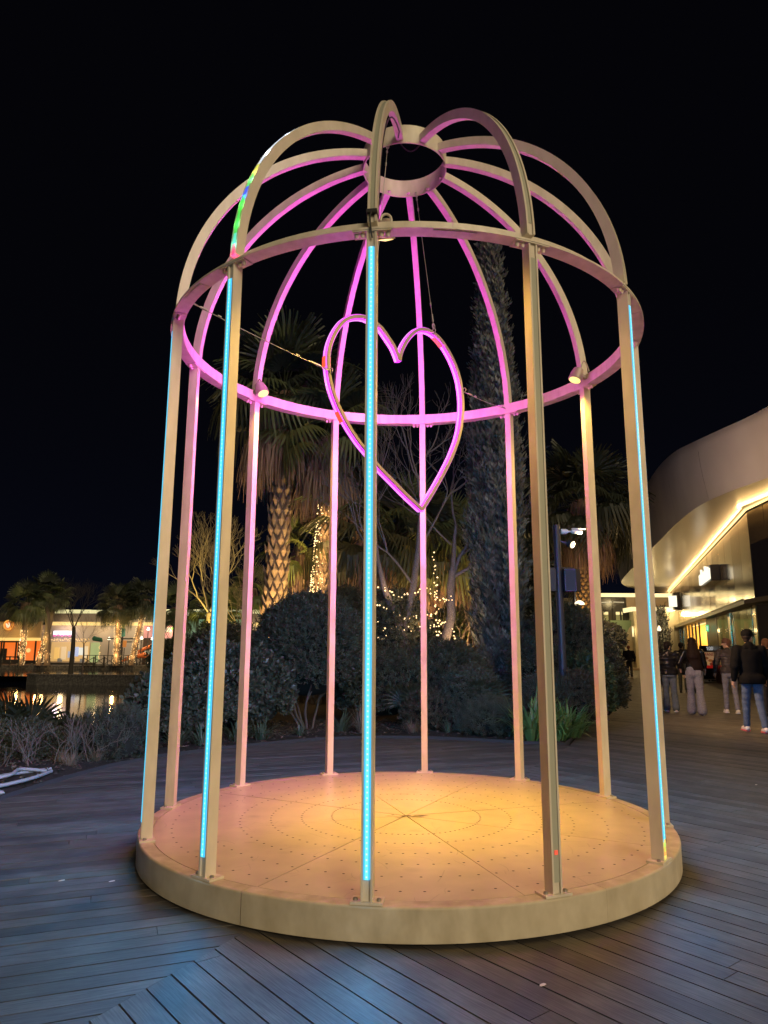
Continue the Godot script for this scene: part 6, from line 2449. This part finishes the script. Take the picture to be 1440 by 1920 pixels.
# ------------------------------------------------------------------ people
# a bone: [from, to, radius, radius, depth] ; depth flattens it front to back
func nets(b: MB, bones: Array, cell: float, soft := 0.03, amp := 0.0, freq := 0.0, bottom := -9.0) -> void:
	var n := bones.size()
	var A := PackedVector3Array()
	var D := PackedVector3Array()
	var L := PackedFloat32Array()
	var RA := PackedFloat32Array()
	var RB := PackedFloat32Array()
	var Z := PackedFloat32Array()
	var lo := Vector3.ONE * 1e9
	var hi := -lo
	for e in bones:
		var a: Vector3 = e[0]
		var d: Vector3 = e[1]
		var r: float = maxf(e[2], e[3]) + 0.03
		lo = lo.min(a - Vector3.ONE * r).min(d - Vector3.ONE * r)
		hi = hi.max(a + Vector3.ONE * r).max(d + Vector3.ONE * r)
		var z: float = e[4]
		Z.append(1.0 / z)
		a.z /= z
		d.z /= z
		A.append(a)
		D.append(d - a)
		L.append(1.0 / maxf((d - a).length_squared(), 1e-6))
		RA.append(e[2])
		RB.append(float(e[3]) - float(e[2]))
	var nx := int((hi.x - lo.x) / cell) + 2
	var ny := int((hi.y - lo.y) / cell) + 2
	var nzz := int((hi.z - lo.z) / cell) + 2
	var f := PackedFloat32Array()
	f.resize(nx * ny * nzz)
	f.fill(1.0)
	var i := 0
	for z in nzz:
		for y in ny:
			var py := lo.y + y * cell
			var wave := amp * sin(py * freq)
			for x in nx:
				var p := Vector3(lo.x + x * cell, py, lo.z + z * cell)
				var m := 1.0
				for j in n:
					var q := Vector3(p.x, p.y, p.z * Z[j]) - A[j]
					var t := clampf(q.dot(D[j]) * L[j], 0.0, 1.0)
					var d := (q - D[j] * t).length() - RA[j] - RB[j] * t
					if d < m + soft:
						if d > m - soft:
							var h := clampf(0.5 + 0.5 * (m - d) / soft, 0.0, 1.0)
							m = lerpf(m, d, h) - soft * h * (1.0 - h) * 0.5
						else:
							m = d
				f[i] = maxf(m - wave, bottom - py)
				i += 1
	var at := PackedInt32Array()
	at.resize(nx * ny * nzz)
	at.fill(-1)
	var sy := nx
	var sz := nx * ny
	var offs := [0, 1, sy, sy + 1, sz, sz + 1, sz + sy, sz + sy + 1]
	var cor := []
	for k in 8:
		cor.append(Vector3(k & 1, (k >> 1) & 1, (k >> 2) & 1))
	var eds := [[0, 1], [2, 3], [4, 5], [6, 7], [0, 2], [1, 3], [4, 6], [5, 7], [0, 4], [1, 5], [2, 6], [3, 7]]
	for z in nzz - 1:
		for y in ny - 1:
			for x in nx - 1:
				var c := x + y * sy + z * sz
				var mask := 0
				for k in 8:
					if f[c + offs[k]] < 0.0:
						mask |= 1 << k
				if mask == 0 or mask == 255:
					continue
				var s := Vector3.ZERO
				var cnt := 0
				for e in eds:
					var va := f[c + offs[e[0]]]
					var vb := f[c + offs[e[1]]]
					if (va < 0.0) != (vb < 0.0):
						s += (cor[e[0]] as Vector3).lerp(cor[e[1]], va / (va - vb))
						cnt += 1
				s /= cnt
				var g := Vector3(f[c + 1] + f[c + sy + 1] + f[c + sz + 1] + f[c + sz + sy + 1] - f[c] - f[c + sy] - f[c + sz] - f[c + sz + sy], f[c + sy] + f[c + sy + 1] + f[c + sz + sy] + f[c + sz + sy + 1] - f[c] - f[c + 1] - f[c + sz] - f[c + sz + 1], f[c + sz] + f[c + sz + 1] + f[c + sz + sy] + f[c + sz + sy + 1] - f[c] - f[c + 1] - f[c + sy] - f[c + sy + 1])
				var p := lo + (Vector3(x, y, z) + s) * cell
				at[c] = b.vert(p, g.normalized(), Vector2(p.x * 4.0 + p.z * 4.0, p.y * 4.0))
	for z in range(1, nzz - 1):
		for y in range(1, ny - 1):
			for x in range(1, nx - 1):
				var c := x + y * sy + z * sz
				for e in [[1, sy, sz], [sy, 1, sz], [sz, 1, sy]]:
					if (f[c] < 0.0) != (f[c + int(e[0])] < 0.0):
						var q := [at[c], at[c - int(e[1])], at[c - int(e[1]) - int(e[2])], at[c - int(e[2])]]
						if q.min() < 0:
							continue
						b.face3(q[0], q[1], q[2])
						b.face3(q[0], q[2], q[3])


func hand(b: MB, w: Vector3, dir: Vector3, side: Vector3, curl: float) -> void:
	# palm and five unequal fingers, slightly curled
	var d := dir.normalized()
	var s := side.normalized()
	var nn := d.cross(s).normalized()
	b.tube([w - d * 0.01, w + d * 0.03, w + d * 0.085], [0.024, 0.034, 0.034], 8)
	for k in 4:
		var l: float = [0.070, 0.080, 0.075, 0.058][k]
		var p := w + d * 0.08 + s * (0.027 - 0.018 * k)
		var q := p + (d + nn * curl * 0.5).normalized() * l * 0.5
		var e := q + (d + nn * curl * 1.6).normalized() * l * 0.5
		b.tube([p, q, e], [0.0095, 0.0085, 0.006], 5)
	var p := w + d * 0.03 + s * 0.03
	b.tube([p, p + (d * 0.7 + s).normalized() * 0.03, p + (d * 1.3 + s * 0.6 + nn * curl * 0.5).normalized() * 0.062], [0.012, 0.011, 0.007], 5)


var skin_mats := {}


func person(label: String, at: Vector3, heading: float, o: Dictionary) -> Node3D:
	var t := thing("person", label, "person", at, -deg_to_rad(heading), o.get("group", ""))
	var H: float = float(o.h) / 1.76
	var cell: float = o.get("cell", 0.02)
	var wide: float = o.get("wide", 1.0)
	var st: float = o.get("stride", 0.18)        # left foot forward, right foot back
	var lean: float = o.get("lean", 0.02)
	var v := func(x: float, y: float, z: float) -> Vector3: return Vector3(x, y, z) * H
	# forward is -z; the left side is -x
	var hipL: Vector3 = v.call(-0.085, 0.93, 0)
	var hipR: Vector3 = v.call(0.085, 0.93, 0)
	var kneeL: Vector3 = v.call(-0.09, 0.50, -st * 0.75)
	var kneeR: Vector3 = v.call(0.09, 0.50, st * 0.15)
	var ankL: Vector3 = v.call(-0.095, 0.085, -st)
	var ankR: Vector3 = v.call(0.095, 0.095, st * 1.1)
	var toeL: Vector3 = v.call(-0.105, 0.035, -st - 0.17)
	var toeR: Vector3 = v.call(0.11, 0.035, st * 1.1 - 0.16)
	var pel: Vector3 = v.call(0, 0.98, 0)
	var chest: Vector3 = v.call(0, 1.28, -lean)
	var neck: Vector3 = v.call(0, 1.47, -lean * 1.6)
	var sh: float = 0.185 * wide
	var shL: Vector3 = v.call(-sh, 1.41, -lean)
	var shR: Vector3 = v.call(sh, 1.41, -lean)
	var armL: Vector3 = o.get("arm_l", Vector3(-0.05, -0.27, 0.06)) * H
	var foreL: Vector3 = o.get("fore_l", Vector3(-0.01, -0.25, -0.06)) * H
	var armR: Vector3 = o.get("arm_r", Vector3(0.05, -0.27, -0.03)) * H
	var foreR: Vector3 = o.get("fore_r", Vector3(0.01, -0.24, -0.10)) * H
	var elL := shL + armL
	var elR := shR + armR
	var wrL := elL + foreL
	var wrR := elR + foreR
	var turn: float = o.get("look", 0.0)
	var hd := Basis(Vector3.UP, turn)
	var head: Vector3 = v.call(0, 1.635, -lean * 2.0 - 0.015)
	var skin := mat(0.42, 0.25, 0.17, 0.5)
	# one continuous body
	var b := MB.new()
	nets(b, [[hipL, kneeL, 0.075 * H, 0.05 * H, 1.0], [hipR, kneeR, 0.075 * H, 0.05 * H, 1.0], [kneeL, ankL, 0.048 * H, 0.036 * H, 1.0], [kneeR, ankR, 0.048 * H, 0.036 * H, 1.0], [ankL, toeL, 0.034 * H, 0.026 * H, 1.0], [ankR, toeR, 0.034 * H, 0.026 * H, 1.0], [pel + Vector3(-0.05, 0, 0), pel + Vector3(0.05, 0, 0), 0.10 * H, 0.10 * H, 0.85], [pel, chest, 0.10 * H, 0.125 * H, 0.75], [shL, shR, 0.06 * H, 0.06 * H, 0.9], [shL, elL, 0.045 * H, 0.036 * H, 1.0], [shR, elR, 0.045 * H, 0.036 * H, 1.0], [elL, wrL, 0.035 * H, 0.025 * H, 1.0], [elR, wrR, 0.035 * H, 0.025 * H, 1.0], [chest, neck, 0.07 * H, 0.052 * H, 0.95], [neck, head, 0.05 * H, 0.05 * H, 1.0]], maxf(cell, 0.025), 0.04)
	var hb := []
	for e in [[Vector3(0, 0.02, 0.005), Vector3(0, 0.035, -0.015), 0.082, 0.080, 1.05], [Vector3(0, -0.055, -0.045), Vector3(0, -0.075, -0.055), 0.05, 0.036, 1.0], [Vector3(0, -0.005, -0.09), Vector3(0, -0.03, -0.112), 0.012, 0.016, 1.0], [Vector3(-0.078, 0.0, 0.0), Vector3(-0.082, -0.03, 0.0), 0.014, 0.010, 1.0], [Vector3(0.078, 0.0, 0.0), Vector3(0.082, -0.03, 0.0), 0.014, 0.010, 1.0]]:
		hb.append([head + hd * (e[0] as Vector3) * H, head + hd * (e[1] as Vector3) * H, float(e[2]) * H, float(e[3]) * H, 1.0])
	nets(b, hb, cell * 0.5, 0.02)
	if not o.get("pockets", false):
		hand(b, wrL, foreL + Vector3(0, -0.02, -0.01), Vector3(0, 0.1, -1), 0.5)
		hand(b, wrR, foreR + Vector3(0, -0.02, -0.01), Vector3(0, 0.1, -1), o.get("grip", 0.5))
	part("body", b.done(), skin, t)
	b = MB.new()
	for s in [-1, 1]:
		b.blob(head + hd * Vector3(0.032 * s, 0.01, -0.083) * H, Vector3(0.013, 0.008, 0.008), 5, 6)
	b.bar(head + hd * Vector3(-0.025, -0.058, -0.088) * H, head + hd * Vector3(0.025, -0.058, -0.088) * H, 0.008, 0.008)
	part("eyes_and_mouth", b.done(), mat(0.05, 0.02, 0.02, 0.4), t)
	# trousers
	b = MB.new()
	var flare: float = o.get("flare", 0.0)
	var tight: float = o.get("leg", 1.0)
	nets(b, [[hipL, kneeL, 0.098 * H * tight, 0.070 * H * tight, 1.0], [hipR, kneeR, 0.098 * H * tight, 0.070 * H * tight, 1.0], [kneeL, ankL.lerp(kneeL, 0.03), 0.070 * H * tight, (0.056 + flare) * H, 1.0], [kneeR, ankR.lerp(kneeR, 0.03), 0.070 * H * tight, (0.056 + flare) * H, 1.0], [pel + Vector3(-0.055, 0.04, 0.005), pel + Vector3(0.055, 0.04, 0.005), 0.115 * H, 0.115 * H, 0.9], [pel + Vector3(-0.06, -0.05, 0.03), pel + Vector3(0.06, -0.05, 0.03), 0.10 * H, 0.10 * H, 1.0]], cell, 0.035, 0.003, 55.0)
	part("jeans" if o.get("jeans", true) else "trousers", b.done(), o.legs, t)
	if o.get("jeans", true) and cell < 0.03 and float(o.get("long", 0.0)) <= 0.0:
		for s in [-1, 1]:
			b = MB.new()
			b.box(Transform3D(Basis(Vector3.RIGHT, 0.1), pel + Vector3(0.075 * s, -0.03, 0.135) * H), Vector3(0.105, 0.115, 0.012))
			part("back_pocket", b.done(), o.legs, t)
	# jacket
	b = MB.new()
	var puff: float = o.get("puff", 0.0)
	var long: float = o.get("long", 0.0)
	var hem: Vector3 = pel + Vector3(0, 0.06 - long, 0.0) * H
	nets(b, [[hem + Vector3(-0.06 * wide, 0, 0), hem + Vector3(0.06 * wide, 0, 0), (0.125 + puff + minf(long, 0.1) * 0.2) * H, (0.125 + puff + minf(long, 0.1) * 0.2) * H, 0.9 + minf(long, 0.1) * 2.0], [hem, chest, (0.145 + puff) * H * wide, (0.165 + puff) * H * wide, 0.74], [chest + Vector3(-0.07 * wide, 0.06, 0) * H, chest + Vector3(0.07 * wide, 0.06, 0) * H, (0.115 + puff) * H, (0.115 + puff) * H, 0.9], [shL, shR, (0.072 + puff * 0.6) * H, (0.072 + puff * 0.6) * H, 0.95], [shL, elL, (0.075 + puff) * H, (0.062 + puff) * H, 1.0], [shR, elR, (0.075 + puff) * H, (0.062 + puff) * H, 1.0], [elL, wrL.lerp(elL, 0.04), (0.060 + puff) * H, 0.045 * H, 1.0], [elR, wrR.lerp(elR, 0.04), (0.060 + puff) * H, 0.045 * H, 1.0], [neck - Vector3(0, 0.03, 0), neck + Vector3(0, 0.015, 0), 0.075 * H, 0.066 * H, 1.0]], cell, 0.035, o.get("ridge", 0.002), o.get("ridges", 40.0), hem.y - 0.055 * H)
	var top: StandardMaterial3D = o.top
	top.metallic_specular = 0.15 if top.roughness > 0.6 else 0.35
	(o.hair as StandardMaterial3D).metallic_specular = 0.2
	part(o.get("coat", "jacket"), b.done(), o.top, t)
	if o.get("hood", false):
		b = MB.new()
		nets(b, [[neck + Vector3(-0.07, -0.02, 0.05) * H, neck + Vector3(0.07, -0.02, 0.05) * H, 0.06 * H, 0.06 * H, 1.0], [neck + Vector3(0, 0.02, 0.04) * H, neck + Vector3(0, -0.07, 0.075) * H, 0.075 * H, 0.055 * H, 1.0]], cell, 0.03)
		part("hood", b.done(), o.top, t)
	# hair and headgear
	b = MB.new()
	var hl: Array = o.get("hair_bones", [])
	var hair := [[head + hd * Vector3(0, 0.035, 0.012) * H, head + hd * Vector3(0, 0.05, -0.02) * H, 0.092 * H, 0.086 * H, 1.0], [head + hd * Vector3(0, -0.01, 0.03) * H, head + hd * Vector3(0, -0.05, 0.035) * H, 0.074 * H, 0.05 * H, 1.0]]
	for e in hl:
		hair.append([head + hd * (e[0] as Vector3) * H, head + hd * (e[1] as Vector3) * H, float(e[2]) * H, float(e[3]) * H, e[4]])
	nets(b, hair, cell * 0.6, 0.02, 0.002, 90.0)
	part("hair", b.done(), o.hair, t)
	if o.get("cap", false):
		b = MB.new()
		nets(b, [[head + hd * Vector3(0, 0.055, 0.012) * H, head + hd * Vector3(0, 0.062, -0.018) * H, 0.096 * H, 0.09 * H, 1.0]], cell * 0.5, 0.02)
		b.box(Transform3D(hd * Basis(Vector3.RIGHT, 0.18), head + hd * Vector3(0, 0.045, -0.125) * H), Vector3(0.15, 0.012, 0.12))
		part("cap", b.done(), o.top, t)
	if o.get("glasses", false):
		b = MB.new()
		for s in [-1, 1]:
			b.box(Transform3D(hd, head + hd * Vector3(0.034 * s, 0.012, -0.098) * H), Vector3(0.05, 0.03, 0.004))
			b.box(Transform3D(hd, head + hd * Vector3(0.078 * s, 0.015, -0.045) * H), Vector3(0.003, 0.006, 0.1))
		part("glasses", b.done(), M.black, t)
	# shoes
	for s in [0, 1]:
		var an: Vector3 = [ankL, ankR][s]
		var toe: Vector3 = [toeL, toeR][s]
		var low := minf(an.y, toe.y)
		b = MB.new()
		nets(b, [[an + Vector3(0, -0.035, 0.035) * H, toe + Vector3(0, 0.005, 0), 0.042 * H, 0.038 * H, 1.0], [an, an.lerp(toe, 0.5), 0.048 * H, 0.038 * H, 1.0]], minf(cell * 0.6, 0.014), 0.02)
		var shoe := part("shoe", b.done(), o.shoes, t)
		b = MB.new()
		var heel := an + Vector3(0, 0, 0.05) * H
		b.bar(Vector3(heel.x, heel.y - 0.07 * H, heel.z), Vector3(toe.x, toe.y - 0.022 * H, toe.z - 0.03), 0.085, 0.024)
		part("sole", b.done(), o.get("soles", o.shoes), shoe)
	return t


func denim(r: float, g: float, b: float) -> StandardMaterial3D:
	var m := mat(r, g, b, 0.85)
	m.albedo_texture = noise_tex(61, 0.03, Color(0.72, 0.72, 0.74), Color(1, 1, 1))
	m.uv1_scale = Vector3(1, 1, 1)
	return m


func people() -> void:
	var brown := mat(0.012, 0.007, 0.006, 0.6)
	var white := mat(0.72, 0.68, 0.66, 0.5)
	var t := person("woman in a shiny black puffer jacket and flared jeans, nearest the right light post", Vector3(6.28, 0, -11.59), 12.0, {"h": 1.64, "legs": denim(0.13, 0.17, 0.22), "top": mat(0.010, 0.010, 0.013, 0.3), "hair": mat(0.015, 0.012, 0.012, 0.5), "shoes": white, "puff": 0.022, "ridge": 0.008, "ridges": 52.0, "flare": 0.035, "hood": true, "long": 0.06, "look": -0.75, "arm_r": Vector3(0.10, -0.27, 0.0), "fore_r": Vector3(0.09, -0.23, -0.05), "stride": 0.10, "coat": "puffer_jacket"})
	# her black umbrella, held low
	var um := thing("folded_umbrella", "short black folded umbrella held in the hand of the woman in the puffer jacket", "umbrella", Vector3(6.28, 0, -11.59), -deg_to_rad(12.0))
	var b := MB.new()
	b.tube([Vector3(0.355, 0.80, -0.07), Vector3(0.40, 0.72, -0.06), Vector3(0.59, 0.45, 0.0), Vector3(0.60, 0.43, 0.0)], [0.02, 0.032, 0.036, 0.02], 8)
	part("cover", b.done(), M.black, um)
	b = MB.new()
	b.tube([Vector3(0.33, 0.84, -0.08), Vector3(0.355, 0.80, -0.07)], [0.014, 0.016], 8)
	part("handle", b.done(), M.dark, um)
	person("woman with very long dark hair, black leather jacket and wide pale jeans", Vector3(6.62, 0, -10.95), 16.0, {"h": 1.73, "legs": denim(0.24, 0.24, 0.29), "top": mat(0.007, 0.007, 0.008, 0.25), "hair": brown, "shoes": white, "soles": white, "leg": 1.13, "flare": 0.055, "stride": 0.16, "long": -0.05, "hair_bones": [[Vector3(0, -0.05, 0.06), Vector3(0.01, -0.30, 0.115), 0.10, 0.15, 0.6], [Vector3(0.01, -0.28, 0.115), Vector3(0.05, -0.56, 0.13), 0.155, 0.11, 0.45], [Vector3(0.08, -0.35, 0.115), Vector3(0.14, -0.6, 0.12), 0.08, 0.05, 0.6]], "arm_l": Vector3(-0.13, -0.25, 0.02), "fore_l": Vector3(0.04, -0.22, -0.12), "pockets": true})
	person("man in a quilted grey jacket and pale jeans, face turned to the left", Vector3(7.56, 0, -11.28), 14.0, {"h": 1.72, "legs": denim(0.24, 0.24, 0.28), "top": mat(0.036, 0.030, 0.032, 0.5), "hair": mat(0.10, 0.055, 0.04, 0.6), "shoes": white, "puff": 0.006, "ridge": 0.006, "ridges": 92.0, "stride": 0.14, "look": 1.15, "arm_l": Vector3(-0.10, -0.25, 0.04), "fore_l": Vector3(-0.02, -0.22, -0.10), "leg": 0.92, "long": 0.06, "coat": "quilted_jacket", "grip": 0.4})
	var capm := person("tall man in a black cap, black jacket and blue jeans, nearest to the viewer", Vector3(6.32, 0, -7.55), 8.0, {"h": 1.82, "legs": denim(0.10, 0.145, 0.24), "top": mat(0.0065, 0.0065, 0.007, 0.85), "hair": mat(0.02, 0.015, 0.012, 0.6), "shoes": white, "soles": mat(0.6, 0.12, 0.14, 0.5), "wide": 1.08, "stride": 0.17, "look": -0.85, "cap": true, "hood": true, "glasses": true, "long": 0.16, "puff": 0.018, "leg": 0.98, "arm_l": Vector3(-0.07, -0.28, 0.04), "fore_l": Vector3(-0.02, -0.25, -0.05)})
	for k in 2:
		b = MB.new()
		b.blob(Vector3([-0.13, 0.15][k], 0.075, [-0.20, 0.14][k]), Vector3(0.02, 0.02, 0.03), 5, 8)
		part("red_shoe_patch", b.done(), mat(0.55, 0.05, 0.10, 0.5), capm)
	person("person in dark clothes half hidden at the right edge, beyond the man in the cap", Vector3(8.06, 0, -10.45), 18.0, {"h": 1.70, "legs": mat(0.015, 0.015, 0.018, 0.8), "top": mat(0.013, 0.013, 0.015, 0.7), "hair": mat(0.10, 0.05, 0.03, 0.6), "shoes": M.black, "stride": 0.2, "jeans": false, "cell": 0.026})
	person("distant man in dark clothes walking alone at the end of the promenade", Vector3(10.85, 0, -29.6), 15.0, {"h": 1.58, "legs": mat(0.014, 0.014, 0.018, 0.8), "top": mat(0.012, 0.012, 0.018, 0.75), "hair": mat(0.16, 0.06, 0.04, 0.6), "shoes": mat(0.25, 0.18, 0.14, 0.6), "wide": 1.1, "puff": 0.02, "long": 0.1, "stride": 0.12, "jeans": false, "cell": 0.03, "arm_l": Vector3(-0.08, -0.27, 0.05), "arm_r": Vector3(0.08, -0.27, 0.02)})
	person("dark haired person glimpsed between the puffer jacket and the long hair", Vector3(9.35, 0, -18.9), 20.0, {"h": 1.66, "legs": mat(0.06, 0.07, 0.06, 0.8), "top": mat(0.014, 0.013, 0.013, 0.6), "hair": mat(0.012, 0.01, 0.01, 0.6), "shoes": M.black, "stride": 0.1, "jeans": false, "cell": 0.028})


func litter() -> void:
	var paper := mat(0.75, 0.68, 0.62, 0.8)
	var spots := [[0.60, 2.49, "largest white petal on the deck, right of the platform's front"], [2.24, 1.16, "white scrap on the deck just right of the platform"], [-2.23, 1.05, "pale scrap on the deck left of the platform"], [-1.9, 1.05, "tiny pale scrap near the left edge of the deck"], [3.9, -2.5, "white scrap far out on the right of the deck"]]
	spots[0] = [0.617, 2.385, spots[0][2]]
	for e in spots:
		var b := MB.new()
		var pts := PackedVector2Array()
		for k in 8:
			var a := TAU * k / 8
			pts.append(Vector2(0.019 * cos(a) * (1.0 + 0.2 * (k % 3)), 0.010 * sin(a)))
		b.plate(pts, Transform3D(Basis(Vector3.RIGHT, Vector3(0, 0, -1), Vector3.UP) * Basis(Vector3.BACK, 0.7), Vector3(0, 0.0035, 0)), 0.0015)
		var o := part("paper_scrap", b.done(), paper, self, Transform3D(Basis(), Vector3(e[0], 0, e[1])))
		tag(o, e[2], "scrap", "scraps on the boardwalk")
